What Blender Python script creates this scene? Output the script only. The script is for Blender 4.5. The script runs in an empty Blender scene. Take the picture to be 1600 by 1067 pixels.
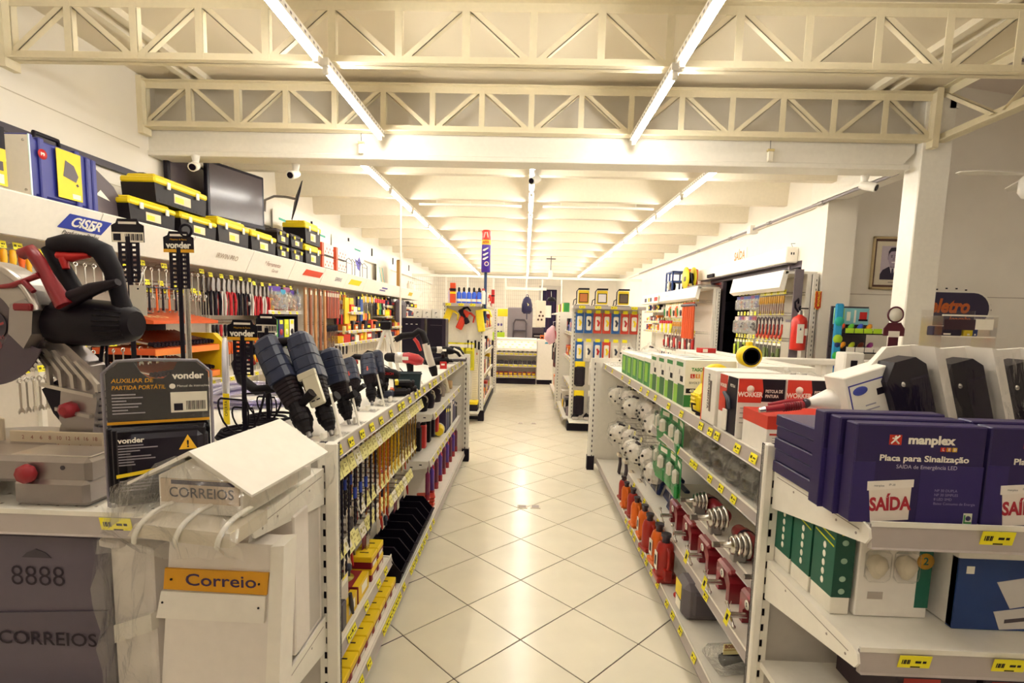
import bpy, bmesh, math, random
from mathutils import Vector, Matrix, Euler
random.seed(7)
PI = math.pi
SC = bpy.context.scene
COL = SC.collection

# ------------------------------------------------------------------ camera, world, exposure
def make_camera():
    yaw, pit, rol, h = -0.0233, -0.1051, 0.0264, 1.6
    fw = Vector((math.sin(yaw)*math.cos(pit), math.cos(yaw)*math.cos(pit), math.sin(pit)))
    rt = Vector((math.cos(yaw), -math.sin(yaw), 0))
    up = rt.cross(fw)
    r2 = math.cos(rol)*rt + math.sin(rol)*up
    u2 = -math.sin(rol)*rt + math.cos(rol)*up
    cam = bpy.data.cameras.new('camera')
    o = bpy.data.objects.new('camera', cam)
    o.matrix_world = Matrix(((r2.x, u2.x, -fw.x, 0), (r2.y, u2.y, -fw.y, 0), (r2.z, u2.z, -fw.z, h), (0, 0, 0, 1)))
    cam.sensor_width = 36
    cam.lens = 36*803.24/1600
    cam.shift_y = 47.1/1600
    cam.clip_start = 0.05
    cam.clip_end = 200
    COL.objects.link(o)
    SC.camera = o
make_camera()
W = bpy.data.worlds.new('world'); SC.world = W
W.use_nodes = True
W.node_tree.nodes['Background'].inputs[0].default_value = (0.80, 0.66, 0.86, 1)
W.node_tree.nodes['Background'].inputs[1].default_value = 0.25
SC.view_settings.view_transform = 'Standard'
SC.view_settings.look = 'None'
SC.view_settings.exposure = 1.68
SC.view_settings.gamma = 1
SC.view_settings.use_curve_mapping = False
TUBE_STRENGTH = 26.0
TUBE_COLOR = (1.0, 0.97, 0.90)

# ------------------------------------------------------------------ materials
def lin(h):
    h = h.lstrip('#')
    c = [int(h[i:i+2], 16)/255 for i in (0, 2, 4)]
    return tuple((x/12.92 if x <= .04045 else ((x+.055)/1.055)**2.4) for x in c)
_M = {}
def M(hx, rough=.5, metal=0., var=.05, bump=0., scale=30., coat=0.):
    k = (hx, rough, metal, var, bump, scale, coat)
    if k in _M: return _M[k]
    m = bpy.data.materials.new('mat_'+hx.strip('#')); m.use_nodes = True
    nt = m.node_tree; b = nt.nodes['Principled BSDF']
    c = lin(hx)
    b.inputs['Roughness'].default_value = rough
    b.inputs['Metallic'].default_value = metal
    if max(c) < .03 and not metal: b.inputs['Specular IOR Level'].default_value = .22   # matt dark plastics and rubber
    if coat: b.inputs['Coat Weight'].default_value = coat
    tc = nt.nodes.new('ShaderNodeTexCoord'); nz = nt.nodes.new('ShaderNodeTexNoise')
    nz.inputs['Scale'].default_value = scale; nz.inputs['Detail'].default_value = 2
    nt.links.new(tc.outputs['Object'], nz.inputs['Vector'])
    mx = nt.nodes.new('ShaderNodeMixRGB')
    mx.inputs[1].default_value = (*[x*(1-var) for x in c], 1)
    mx.inputs[2].default_value = (*[min(1, x*(1+var)) for x in c], 1)
    nt.links.new(nz.outputs['Fac'], mx.inputs[0]); nt.links.new(mx.outputs[0], b.inputs['Base Color'])
    if bump:
        bp = nt.nodes.new('ShaderNodeBump'); bp.inputs['Strength'].default_value = bump; bp.inputs['Distance'].default_value = .01
        nt.links.new(nz.outputs['Fac'], bp.inputs['Height']); nt.links.new(bp.outputs[0], b.inputs['Normal'])
    _M[k] = m; return m
def glow(name, col, s):
    if name in _M: return _M[name]
    m = bpy.data.materials.new(name); m.use_nodes = True
    b = m.node_tree.nodes['Principled BSDF']
    b.inputs['Base Color'].default_value = (*col, 1)
    b.inputs['Emission Color'].default_value = (*col, 1); b.inputs['Emission Strength'].default_value = s
    _M[name] = m; return m
def film(name, tint=(1, 1, 1), gloss=.12, rough=.12, wr=.6, scale=14., milk=0.):
    """thin clear plastic: mostly see-through, glossy wrinkles"""
    if name in _M: return _M[name]
    m = bpy.data.materials.new(name); m.use_nodes = True
    nt = m.node_tree; nt.nodes.clear()
    out = nt.nodes.new('ShaderNodeOutputMaterial'); mix = nt.nodes.new('ShaderNodeMixShader')
    tr = nt.nodes.new('ShaderNodeBsdfTransparent'); gl = nt.nodes.new('ShaderNodeBsdfGlossy')
    tr.inputs[0].default_value = (*tint, 1); gl.inputs['Roughness'].default_value = rough
    tc = nt.nodes.new('ShaderNodeTexCoord'); nz = nt.nodes.new('ShaderNodeTexNoise'); nz.inputs['Scale'].default_value = scale
    nz.inputs['Detail'].default_value = 5; nz.inputs['Distortion'].default_value = 1.5
    mp = nt.nodes.new('ShaderNodeMapping'); mp.inputs['Scale'].default_value = (1, .7, .35); mp.inputs['Rotation'].default_value = (.5, .3, .4)
    nt.links.new(tc.outputs['Object'], mp.inputs['Vector']); nt.links.new(mp.outputs[0], nz.inputs['Vector'])
    bp = nt.nodes.new('ShaderNodeBump'); bp.inputs['Strength'].default_value = wr; bp.inputs['Distance'].default_value = .03
    nt.links.new(nz.outputs['Fac'], bp.inputs['Height']); nt.links.new(bp.outputs[0], gl.inputs['Normal'])
    fr = nt.nodes.new('ShaderNodeLayerWeight'); fr.inputs[0].default_value = .25
    nt.links.new(bp.outputs[0], fr.inputs['Normal'])
    ma = nt.nodes.new('ShaderNodeMath'); ma.operation = 'ADD'; ma.use_clamp = True; ma.inputs[1].default_value = gloss
    mu = nt.nodes.new('ShaderNodeMath'); mu.operation = 'MULTIPLY'; mu.inputs[1].default_value = .42
    nt.links.new(fr.outputs['Fresnel'], mu.inputs[0]); nt.links.new(mu.outputs[0], ma.inputs[0])
    nt.links.new(ma.outputs[0], mix.inputs[0]); nt.links.new(tr.outputs[0], mix.inputs[1])
    if milk:
        df = nt.nodes.new('ShaderNodeBsdfDiffuse'); df.inputs[0].default_value = (.9, .87, .8, 1)
        m2 = nt.nodes.new('ShaderNodeMixShader'); m2.inputs[0].default_value = milk
        nt.links.new(gl.outputs[0], m2.inputs[1]); nt.links.new(df.outputs[0], m2.inputs[2]); nt.links.new(m2.outputs[0], mix.inputs[2])
    else:
        nt.links.new(gl.outputs[0], mix.inputs[2])
    nt.links.new(mix.outputs[0], out.inputs[0])
    _M[name] = m; return m

WHITE = M('#f4eee2', .45); WALLW = M('#f2eadc', .7, scale=3.); CREAM = M('#f0e6d0', .6)
STEELW = M('#f4eee2', .35); GREYRAIL = M('#b5aaa4', .4); BLACK = M('#140b1a', .5); BLACKG = M('#140b1a', .22)
RUBBER = M('#140c17', .75); DGREY = M('#4a4148', .5); GREY = M('#8c8486', .5); LGREY = M('#c9c1b8', .5)
CHROME = M('#c9c4bf', .25, 1.); STEEL = M('#9c9896', .35, 1.); ALU = M('#b9b2aa', .42, .8); DSTEEL = M('#55505a', .4, .8)
RED = M('#c4201f', .4); DRED = M('#8a1420', .35, coat=.5); ORANGE = M('#e8641a', .45); YELLOW = M('#f5d70c', .45); TAGY = M('#f7ea1a', .55)
TAGP = M('#efe79a', .55)
BLUE = M('#1f4fae', .4); NAVY = M('#2c2350', .45); INK = M('#1c1420', .6); GREEN = M('#2f8a3a', .45); TEAL = M('#16604c', .45)
GOLD = M('#c8942a', .4, .3); WOOD = M('#b98247', .55, scale=12., var=.18); BROWN = M('#6e3b1e', .55, var=.15); PURPLE = M('#3a2a86', .4)
BLUEBLK = M('#2a3046', .5); PRINTW = M('#f6efe0', .55); PINK = M('#d98a9a', .5)
CLEAR = film('clear_film', gloss=.05, rough=.1, wr=.4, scale=7.); WRAP = film('wrap_film', gloss=.15, rough=.12, wr=.9, scale=10., milk=.12); BLIST = film('blister_plastic', gloss=.05, rough=.08, wr=.25, scale=9.)
BAGF = film('bag_film', gloss=.22, wr=1., scale=30., milk=.5)

# ------------------------------------------------------------------ mesh builder
class MB:
    def __init__(s, mat=None):
        s.v = []; s.f = []; s.mi = []; s.sm = []; s.mats = []; s.cur = 0; s.T = None
        if mat: s.m(mat)
    def m(s, mat):
        if mat not in s.mats: s.mats.append(mat)
        s.cur = s.mats.index(mat); return s
    def add(s, vs, fs, smooth=False):
        n = len(s.v)
        if s.T is not None: vs = [s.T @ Vector(p) for p in vs]
        s.v += [tuple(p) for p in vs]
        for f in fs:
            s.f.append([i+n for i in f]); s.mi.append(s.cur); s.sm.append(smooth)
        return s
    def box(s, x0, x1, y0, y1, z0, z1):
        return s.add([(x, y, z) for x in (x0, x1) for y in (y0, y1) for z in (z0, z1)],
                     [(0, 1, 3, 2), (4, 6, 7, 5), (0, 4, 5, 1), (2, 3, 7, 6), (0, 2, 6, 4), (1, 5, 7, 3)])
    def cbox(s, x0, x1, y0, y1, z0, z1, c=.004):
        c = min(c, .45*min(abs(x1-x0), abs(y1-y0), abs(z1-z0)))
        X, Y, Z = (x0, x1), (y0, y1), (z0, z1); vs = []; idx = {}
        for i in (0, 1):
            for j in (0, 1):
                for k in (0, 1):
                    dx, dy, dz = (c if i == 0 else -c), (c if j == 0 else -c), (c if k == 0 else -c)
                    for a, p in enumerate(((X[i], Y[j]+dy, Z[k]+dz), (X[i]+dx, Y[j], Z[k]+dz), (X[i]+dx, Y[j]+dy, Z[k]))):
                        idx[i, j, k, a] = len(vs); vs.append(p)
        fs = []
        for a in range(3):
            for e in (0, 1):
                q = []
                for u, w in ((0, 0), (1, 0), (1, 1), (0, 1)):
                    t = [u, w]; t.insert(a, e); q.append(idx[(*t, a)])
                fs.append(q)
        for a in range(3):
            b, d = [x for x in range(3) if x != a]
            for u in (0, 1):
                for w in (0, 1):
                    t0 = [0, 0, 0]; t0[b] = u; t0[d] = w; t1 = t0[:]; t1[a] = 1
                    fs.append([idx[(*t0, b)], idx[(*t1, b)], idx[(*t1, d)], idx[(*t0, d)]])
        for i in (0, 1):
            for j in (0, 1):
                for k in (0, 1):
                    fs.append([idx[i, j, k, 0], idx[i, j, k, 1], idx[i, j, k, 2]])
        return s.add(vs, fs)
    def prism(s, pts, a, b, axis='y'):
        n = len(pts)
        def P(p, d):
            return {'y': (p[0], d, p[1]), 'x': (d, p[0], p[1]), 'z': (p[0], p[1], d)}[axis]
        vs = [P(p, a) for p in pts]+[P(p, b) for p in pts]
        return s.add(vs, [list(range(n)), list(range(2*n-1, n-1, -1))]+[(i, (i+1) % n, n+(i+1) % n, n+i) for i in range(n)])
    def quad(s, *p):
        return s.add(p, [list(range(len(p)))])
    def tube(s, pts, r, n=8, closed=False, smooth=True, flat=1.):
        pts = [Vector(p) for p in pts]; k = len(pts); vs = []; fs = []
        rs = r if isinstance(r, (list, tuple)) else [r]*k
        t0 = (pts[1]-pts[0]).normalized(); u = t0.orthogonal().normalized()
        if abs(t0.z) < .9: u = t0.cross(Vector((0, 0, 1))).normalized()
        for i, p in enumerate(pts):
            if closed: t = pts[(i+1) % k]-pts[i-1]
            else: t = pts[min(i+1, k-1)]-pts[max(i-1, 0)]
            if t.length < 1e-9: t = t0
            t = t.normalized(); u = u-t*u.dot(t)
            u = u.normalized() if u.length > 1e-6 else t.orthogonal().normalized()
            w = t.cross(u)
            for j in range(n):
                a = 2*PI*j/n
                vs.append(p+(u*math.cos(a)+w*math.sin(a)*flat)*rs[i])
        for i in range(k if closed else k-1):
            for j in range(n):
                fs.append((i*n+j, i*n+(j+1) % n, ((i+1) % k)*n+(j+1) % n, ((i+1) % k)*n+j))
        s.add(vs, fs, smooth)
        if not closed:
            s.add(vs[:n], [list(range(n))]); s.add(vs[-n:], [list(range(n))])
        return s
    def cyl(s, a, b, r, n=12, r2=None):
        return s.tube([a, b], [r, r if r2 is None else r2], n)
    def lathe(s, prof, n=16, o=(0, 0, 0), axis='z', smooth=True):
        vs = []; fs = []; k = len(prof)
        for r, z in prof:
            for j in range(n):
                a = 2*PI*j/n; c, d = r*math.cos(a), r*math.sin(a)
                p = {'z': (c, d, z), 'y': (c, z, d), 'x': (z, c, d)}[axis]
                vs.append((p[0]+o[0], p[1]+o[1], p[2]+o[2]))
        for i in range(k-1):
            for j in range(n): fs.append((i*n+j, i*n+(j+1) % n, (i+1)*n+(j+1) % n, (i+1)*n+j))
        s.add(vs, fs, smooth)
        if prof[0][0] > 1e-6: s.add(vs[:n], [list(range(n))])
        if prof[-1][0] > 1e-6: s.add(vs[-n:], [list(range(n))])
        return s
    def loft(s, secs, n=12, p=.45, smooth=False):
        # secs: (z, rx, ry, cx, cy); rounded-rectangle rings
        vs = []; fs = []
        for z, rx, ry, cx, cy in secs:
            for j in range(n):
                a = 2*PI*(j+.5)/n; c, d = math.cos(a), math.sin(a)
                vs.append((cx+rx*math.copysign(abs(c)**p, c), cy+ry*math.copysign(abs(d)**p, d), z))
        for i in range(len(secs)-1):
            for j in range(n): fs.append((i*n+j, i*n+(j+1) % n, (i+1)*n+(j+1) % n, (i+1)*n+j))
        s.add(vs, fs, smooth); s.add(vs[:n], [list(range(n))]); return s.add(vs[-n:], [list(range(n))])
    def ball(s, c, r, n=10, sq=(1, 1, 1)):
        pr = [(max(1e-5, math.sin(PI*i/n)), -math.cos(PI*i/n)) for i in range(n+1)]
        vs = []; fs = []; q = n+4
        for rr, z in pr:
            for j in range(q):
                a = 2*PI*j/q
                vs.append((c[0]+r*sq[0]*rr*math.cos(a), c[1]+r*sq[1]*rr*math.sin(a), c[2]+r*sq[2]*z))
        for i in range(n):
            for j in range(q): fs.append((i*q+j, i*q+(j+1) % q, (i+1)*q+(j+1) % q, (i+1)*q+j))
        return s.add(vs, fs, True)
    def torus(s, c, R, r, axis='z', n=20, k=8, a0=0., a1=2*PI):
        full = abs(a1-a0-2*PI) < 1e-6; N = n if full else n+1; pts = []
        for i in range(N):
            a = a0+(a1-a0)*i/n; x, y = R*math.cos(a), R*math.sin(a)
            p = {'z': (x, y, 0), 'y': (x, 0, y), 'x': (0, x, y)}[axis]
            pts.append((p[0]+c[0], p[1]+c[1], p[2]+c[2]))
        return s.tube(pts, r, k, closed=full)
    def mesh(s, name):
        me = bpy.data.meshes.new(name); me.from_pydata(s.v, [], s.f)
        for m in s.mats: me.materials.append(m)
        me.polygons.foreach_set('material_index', s.mi); me.polygons.foreach_set('use_smooth', s.sm)
        bm = bmesh.new(); bm.from_mesh(me); bmesh.ops.recalc_face_normals(bm, faces=bm.faces); bm.to_mesh(me); bm.free()
        return me
    def build(s, name, parent=None, loc=(0, 0, 0), rot=(0, 0, 0)):
        return put(s.mesh(name), name, parent, loc, rot)
KIDS = {}
def adopt(o, parent):
    o.parent = parent; KIDS.setdefault(parent.name, []).append(o)
def put(me, name, parent=None, loc=(0, 0, 0), rot=(0, 0, 0)):
    o = bpy.data.objects.new(name, me); COL.objects.link(o)
    o.location = loc; o.rotation_euler = rot
    if parent: adopt(o, parent)
    return o
def fit(l):
    '''keep a label within sixteen words by dropping spare articles from its end'''
    while len(l.split()) > 16 and ' the ' in l:
        i = l.rindex(' the '); l = l[:i]+l[i+4:]
    return l
def tag(o, label, cat, group=None):
    o['label'] = fit(label); o['category'] = cat
    if group: o['group'] = group
    return o
def thing(name, label, cat, loc=(0, 0, 0), rotz=0., group=None, rot=None):
    o = bpy.data.objects.new(name, None); COL.objects.link(o)
    o.empty_display_size = .05
    o.location = loc; o.rotation_euler = rot or (0, 0, rotz)
    return tag(o, label, cat, group)
def struct(mb, name, parent=None, **k):
    o = mb.build(name, parent, **k)
    if not parent: o['kind'] = 'structure'
    return o
def _copy(o, parent):
    c = o.copy(); COL.objects.link(c)
    if parent: adopt(c, parent)
    for ch in KIDS.get(o.name, ()): _copy(ch, c)
    return c
def dup(root, loc, rotz=None, label=None, group=None, rot=None, scale=None):
    r = _copy(root, None); r.location = loc
    if rot: r.rotation_euler = rot
    elif rotz is not None: r.rotation_euler = (0, 0, rotz)
    if scale: r.scale = scale if isinstance(scale, (tuple, list)) else (scale,)*3
    if label: r['label'] = fit(label)
    if group: r['group'] = group
    return r
_T = {}
def text(s, h, mat, parent, o, r=(1, 0, 0), u=(0, 0, 1), align='C', bold=.0, sx=1., shear=0., name='lettering'):
    k = (s, mat.name, align, bold, shear)
    if k not in _T:
        cu = bpy.data.curves.new('t', 'FONT'); cu.body = s; cu.align_x = {'C': 'CENTER', 'L': 'LEFT', 'R': 'RIGHT'}[align]
        cu.align_y = 'CENTER'; cu.offset = bold; cu.shear = shear; cu.resolution_u = 3
        to = bpy.data.objects.new('t', cu); me = bpy.data.meshes.new_from_object(to)
        me.materials.clear(); me.materials.append(mat)
        bpy.data.objects.remove(to); bpy.data.curves.remove(cu); _T[k] = me
    ob = bpy.data.objects.new(name, _T[k]); COL.objects.link(ob)
    r = Vector(r).normalized(); u = Vector(u).normalized(); n = r.cross(u); q = h/.7
    adopt(ob, parent)
    ob.matrix_basis = Matrix(((r.x*q*sx, u.x*q, n.x*q, o[0]), (r.y*q*sx, u.y*q, n.y*q, o[1]), (r.z*q*sx, u.z*q, n.z*q, o[2]), (0, 0, 0, 1)))
    return ob
_O1 = 'first second third fourth fifth sixth seventh eighth ninth tenth eleventh twelfth thirteenth fourteenth fifteenth sixteenth seventeenth eighteenth nineteenth'.split()
def ORD(i):
    """0-based ordinal in words"""
    n = i+1
    if n < 20: return _O1[n-1]
    t = {2: 'twent', 3: 'thirt', 4: 'fort', 5: 'fift', 6: 'sixt', 7: 'sevent', 8: 'eight', 9: 'ninet'}[n//10 % 10]
    return t+'ieth' if n % 10 == 0 else t+'y-'+_O1[n % 10-1]
def cached(fn):
    mem = {}
    def g(*a, **k):
        key = (a, tuple(sorted(k.items())))
        if key not in mem: mem[key] = fn(*a, **k)
        return mem[key]
    return g
# mesh shared by every shelf-edge price tag: yellow card, dark bar code and price print (faces -y)
@cached
def tag_mesh(w=.052, h=.034, paper=TAGY):
    b = MB(paper).box(-w/2, w/2, -.0012, 0, -h/2, h/2)
    b.m(INK if paper == TAGY else M('#b9ab62', .6))
    for i in range(5): b.box(-w*.40+i*w*.055, -w*.40+i*w*.055+w*.03*(1+i % 2*.5), -.0016, -.0011, -h*.1, h*.22)
    b.box(w*.02, w*.2, -.0016, -.0011, -h*.02, h*.14); b.box(w*.25, w*.36, -.0016, -.0011, -h*.02, h*.14); b.box(-w*.1, w*.2, -.0016, -.0011, -h*.34, -h*.26)
    return b.mesh('price_tag')
def price_tag(parent, loc, face='-y', tilt=.0, w=.052, h=.034, paper=TAGY):
    rz = {'-y': 0, '+x': PI/2, '-x': -PI/2, '+y': PI}[face]
    return put(tag_mesh(w, h, paper), 'price_tag', parent, loc, (tilt, 0, rz))
# ================================================================== THE SETTING
def build_floor():
    fl = struct(MB(M('#3b2530', .8)).box(-3.6, 8.6, -3, 20.8, -.12, -.004), 'floor')
    tm = M('#ebe2cc', .2, var=.08, scale=5.)
    half, ta = .294, .0078
    e1 = Vector((math.cos(ta+PI/4), math.sin(ta+PI/4), 0)); e2 = Vector((-e1.y, e1.x, 0))
    S = half*math.sqrt(2); o = Vector((.021, 2.416, 0)); g = .0028
    b = MB(tm).cbox(g, S-g, g, S-g, -.012, 0, .0012); tile = b.mesh('tile')
    for f in tile.polygons: pass
    rest = MB(tm); ang = math.atan2(e1.y, e1.x)
    for i in range(-40, 60):
        for j in range(-40, 60):
            p = o+e1*S*i+e2*S*j; c = p+(e1+e2)*S/2
            if -.78 < c.x < .98 and 1.75 < c.y < 13.2:
                put(tile, 'tile', fl, p, (0, 0, ang))
            elif -3.45 < c.x < 8.2 and -1. < c.y < 20 and not (c.x > 3.3 and c.y > 6.2):
                q = [p+e1*g+e2*g, p+e1*(S-g)+e2*g, p+e1*(S-g)+e2*(S-g), p+e1*g+e2*(S-g)]
                rest.quad(*[(v.x, v.y, 0) for v in q])
    r = rest.build('tile_field', fl); r['kind'] = 'stuff'
    # floor socket covers in the aisle
    for (x, y) in ((.02, 4.23), (.13, 4.24), (-.03, 7.7), (.17, 7.72), (.0, 11.1), (.22, 11.1)):
        t = MB(M('#cfc3ad', .5)).cbox(-.042, .042, -.042, .042, 0, .004, .001).build('floor_socket', None, (x, y, 0))
        MB(M('#a2938a', .5)).box(-.03, .03, -.03, .03, .004, .005).build('socket_lid', t)
        tag(t, 'square pale floor socket cover %s' % {4: 'in the aisle between the low gondolas', 7: 'between the tall gondola ends', 11: 'before the far display counter'}[int(y)]+(', left of its pair' if x in (.02, -.03, .0) else ', right of its pair'), 'socket')
build_floor()
def build_walls():
    w = struct(MB(WALLW).box(-3.62, -3.5, -3, 20.8, 0, 3.7), 'wall_left')
    for z in (2.62, 3.02): MB(M('#cbbfa8', .7)).box(-3.5, -3.497, -3, 4.7, z, z+.006).build('joint_strip', w)
    # ledge band high on the far part of the left wall
    MB(STEELW).box(-3.5, -3.42, 5.0, 19, 2.72, 3.1).build('pelmet', w)
    for y in (6.6, 8.2, 9.9, 11.4, 13.2, 15.): MB(INK).box(-3.42, -3.40, y, y+.03, 2.86, 3.02).build('bracket_clip', w)
    b = struct(MB(WALLW).box(-3.6, .56, 20.4, 20.6, 0, 3.7).box(1.22, 3.6, 20.4, 20.6, 0, 3.7).box(.56, 1.22, 20.4, 20.6, 2.75, 3.7), 'wall_back')
    MB(LGREY).box(.50, .58, 20.33, 20.4, 0, 2.8).box(1.2, 1.42, 20.33, 20.4, 0, 2.72).box(.5, 1.42, 20.33, 20.4, 2.72, 2.86).build('door_frame', b)
    d = struct(MB(M('#231a35', .6)).box(.5, 1.3, 21.2, 21.25, 0, 2.8), 'door_2')
    for i in range(6): MB(M(['#4a2c50', '#2e2a4d', '#3f2b55'][i % 3], .6)).box(.6+i*.1, .68+i*.1, 21.1, 21.13, .1, 2.7).build('strip_curtain', d)
    # right wall with the wide sliding-door opening
    r = struct(MB(WALLW).box(3.5, 3.62, 10.0, 20.8, 0, 3.7).box(3.5, 3.62, 6.456, 10.0, 2.42, 3.7).box(3.5, 3.62, 6.456, 6.75, 0, 2.42), 'wall_right')
    MB(STEELW).box(3.44, 3.5, 6.3, 19, 3.02, 3.08).build('ledge_strip', r)
    struct(MB(WALLW).box(3.46, 3.80, 6.2, 6.455, 0, 3.3), 'column_back')
    # checkout side: wall behind the counter
    p = struct(MB(WALLW).box(3.62, 8.6, 6.46, 6.6, 0, 4.6), 'wall_checkout')
    for z in (1.99, 1.27): MB(M('#b5a596', .7)).box(3.8, 8.5, 6.456, 6.46, z, z+.008).build('joint_strip', p)
    struct(MB(WALLW).box(8.5, 8.62, -3, 6.6, 0, 4.6), 'wall_right_side')
    struct(MB(WALLW).box(-3.6, 8.6, -3.1, -3, 0, 4.6), 'wall_front')
    # column and concrete beam under the second truss
    struct(MB(STEELW).cbox(3.42, 3.68, 4.76, 4.96, 0, 3.62, .008), 'column_front')
    be = MB(STEELW).box(-3.5, 3.3, 4.82, 5.0, 3.03, 3.26)
    be.prism([(3.3, 3.03), (3.3, 3.26), (3.4, 3.26), (3.4, 3.14)], 4.82, 5.0)
    be.cbox(-3.5, 3.36, 4.80, 5.02, 2.99, 3.035, .006)
    struct(be, 'beam_cross')
    struct(MB(WALLW).box(-3.5, 3.5, 4.93, 5.0, 3.26, 3.7), 'wall_above_beam')
    struct(MB(STEELW).box(3.42, 3.66, 4.96, 6.5, 3.05, 3.5), 'beam_right')
    # ceilings
    c = struct(MB(M('#ece0c8', .75, scale=2.)).box(-3.6, 3.66, -3, 4.95, 3.66, 3.76), 'ceiling')
    for x in (-3.05, -2.9): MB(CREAM).box(x-.03, x+.03, -3, 4.9, 3.61, 3.66).build('ceiling_purlin', c)
    for x in (2.95, 3.1): MB(CREAM).box(x-.03, x+.03, -3, 4.9, 3.61, 3.66).build('ceiling_purlin', c)
    f = struct(MB(M('#f4ebd8', .75, scale=2.)).box(-3.6, 3.7, 4.95, 20.8, 3.5, 3.62), 'ceiling_far')
    y = 6.05
    while y < 20:
        MB(M('#f1e7d2', .7)).prism([(y-.045, 3.2), (y+.045, 3.2), (y+.08, 3.5), (y-.08, 3.5)], -3.5, 3.5, 'x').build('rib', f); y += 1.25
    g = struct(MB(M('#e9dcd2', .75, scale=2.)).prism([(3.66, 4.62), (8.6, 3.9), (8.6, 4.0), (3.66, 4.72)], -3, 6.6), 'ceiling_right')
    struct(MB(WALLW).box(3.62, 3.7, -3, 4.76, 3.66, 4.7).box(3.62, 3.7, 4.76, 6.6, 3.5, 4.7), 'wall_upstand')
    for y in (3.2, 4.6, 5.8): MB(M('#6e5a60', .6)).prism([(3.7, 4.60), (8.5, 3.90), (8.5, 3.915), (3.7, 4.615)], y-.015, y+.015).build('joint_strip', g)
    # black plinths are part of the units; white baseboards behind them
    struct(MB(LGREY).box(-3.5, -3.485, 5, 20.4, 0, .08), 'baseboard_left')
build_walls()

def lbar(b, p, q, w, t):
    """steel angle between two points: one flange facing the shop, one underneath"""
    p, q = Vector(p), Vector(q); d = (q-p); L = d.length; d.normalize()
    n = Vector((0, 1, 0)) if abs(d.y) < .9 else Vector((1, 0, 0)); s = d.cross(n).normalized()
    def slab(o, a, wa, c, wc):
        vs = []
        for e in (0, L):
            for i, j in ((0, 0), (1, 0), (1, 1), (0, 1)): vs.append(p+d*e+o+a*wa*i+c*wc*j)
        b.add(vs, [(0, 1, 2, 3), (7, 6, 5, 4), (0, 4, 5, 1), (1, 5, 6, 2), (2, 6, 7, 3), (3, 7, 4, 0)])
    slab(-s*w/2, s, w, n, t); slab(-s*w/2, s, t, n, w)
TRM = M('#efe3c4', .5)
def truss(y, label, x0=-3.5, x1=3.5, z0=3.21, z1=3.61, n=16, lone=None):
    t = thing('roof_truss', label, 'truss', (0, y, 0), 0, 'steel roof trusses over the shop')
    for nm, z, s in (('bottom_chord', z0, 1), ('top_chord', z1, -1)):
        b = MB(TRM).box(x0, x1, 0, .006, z, z+s*.062).box(x0, x1, -.045, .05, z, z+s*.007); b.build(nm, t)
    dx = (x1-x0)/n
    for i in range(n+1):
        b = MB(TRM); x = x0+i*dx; x = min(max(x, x0+.03), x1-.03)
        b.box(x-.024, x+.024, -.002, .004, z0+.02, z1-.02).box(x+.018, x+.024, 0, .045, z0+.02, z1-.02); b.build('vertical_strut', t)
    for i in range(n):
        b = MB(TRM); a, c = x0+i*dx+.03, x0+(i+1)*dx-.03
        lo, hi = z0+.04, z1-.04
        lbar(b, (a, .006, lo if i % 2 == 0 else hi), (c, .006, hi if i % 2 == 0 else lo), .04, .005); b.build('diagonal_strut', t)
    for x in (x0, x1):
        MB(TRM).box(x-.004 if x < 0 else x-.05, x+.05 if x < 0 else x+.004, -.05, .055, z0-.06, z1+.03).build('end_plate', t)
    return t
truss(3.52, 'cream steel lattice truss across the shop, nearest to the camera')
truss(4.74, 'cream steel lattice truss across the shop just above the concrete beam')
def side_truss():
    t = thing('roof_truss', 'cream steel lattice truss running from the column toward the camera on the right', 'truss', (3.56, 0, 0), 0, 'steel roof trusses over the shop')
    y0, y1, z0, z1, n = -.5, 4.76, 3.21, 3.66, 9
    for nm, z, s in (('bottom_chord', z0, 1), ('top_chord', z1, -1)):
        MB(TRM).box(0, .006, y0, y1, z, z+s*.075).box(-.05, .05, y0, y1, z, z+s*.007).build(nm, t)
    d = (y1-y0)/n
    for i in range(n):
        b = MB(TRM); lo, hi = z0+.04, z1-.04
        lbar(b, (.006, y1-i*d-.03, hi if i % 2 == 0 else lo), (.006, y1-(i+1)*d+.03, lo if i % 2 == 0 else hi), .055, .006); b.build('diagonal_strut', t)
side_truss()

# ------------------------------------------------------------------ luminaires
TUBE = glow('tube_glow', TUBE_COLOR, TUBE_STRENGTH); TUBE_FAR = glow('tube_glow_far', TUBE_COLOR, TUBE_STRENGTH*.8)
@cached
def lum_parts(L):
    ch = MB(STEELW).box(-.03, .03, -L/2, L/2, .0, .045)
    ch.m(M('#8b7f78', .5))
    k = int(L/.06)
    for i in range(k):
        y = -L/2+.03+i*L/k
        for s in (-1, 1): ch.box(s*.0300, s*.0306, y, y+.022, .016, .03)
    tb = MB(TUBE if L > 1.25 else TUBE_FAR).cyl((0, -L/2+.05, -.022), (0, L/2-.05, -.022), .0145, 10)
    ec = MB(WHITE).cbox(-.016, .016, 0, .035, -.042, .004, .004)
    return ch.mesh('channel'), tb.mesh('tube'), ec.mesh('lamp_holder')
def luminaire(x, y, z, L, label, group):
    t = thing('fluorescent_light', label, 'ceiling light', (x, y, z), 0, group)
    c, tb, ec = lum_parts(L)
    put(c, 'channel', t); put(tb, 'tube', t); put(ec, 'lamp_holder', t, (0, -L/2+.02, 0)); put(ec, 'lamp_holder', t, (0, L/2-.055, 0))
    return t
for x, w in ((-1.33, 'left'), (.90, 'right')):
    for i, y in enumerate((4.08, 2.68, 1.28, -1.4)):  # last pair, unseen behind the camera, is added to light the front faces
        luminaire(x, y, 3.165, 1.32, 'fluorescent tube on perforated white channel under the trusses, %s row, %s from the beam' % (w, ORD(i)), 'tube lights under the trusses')
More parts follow.
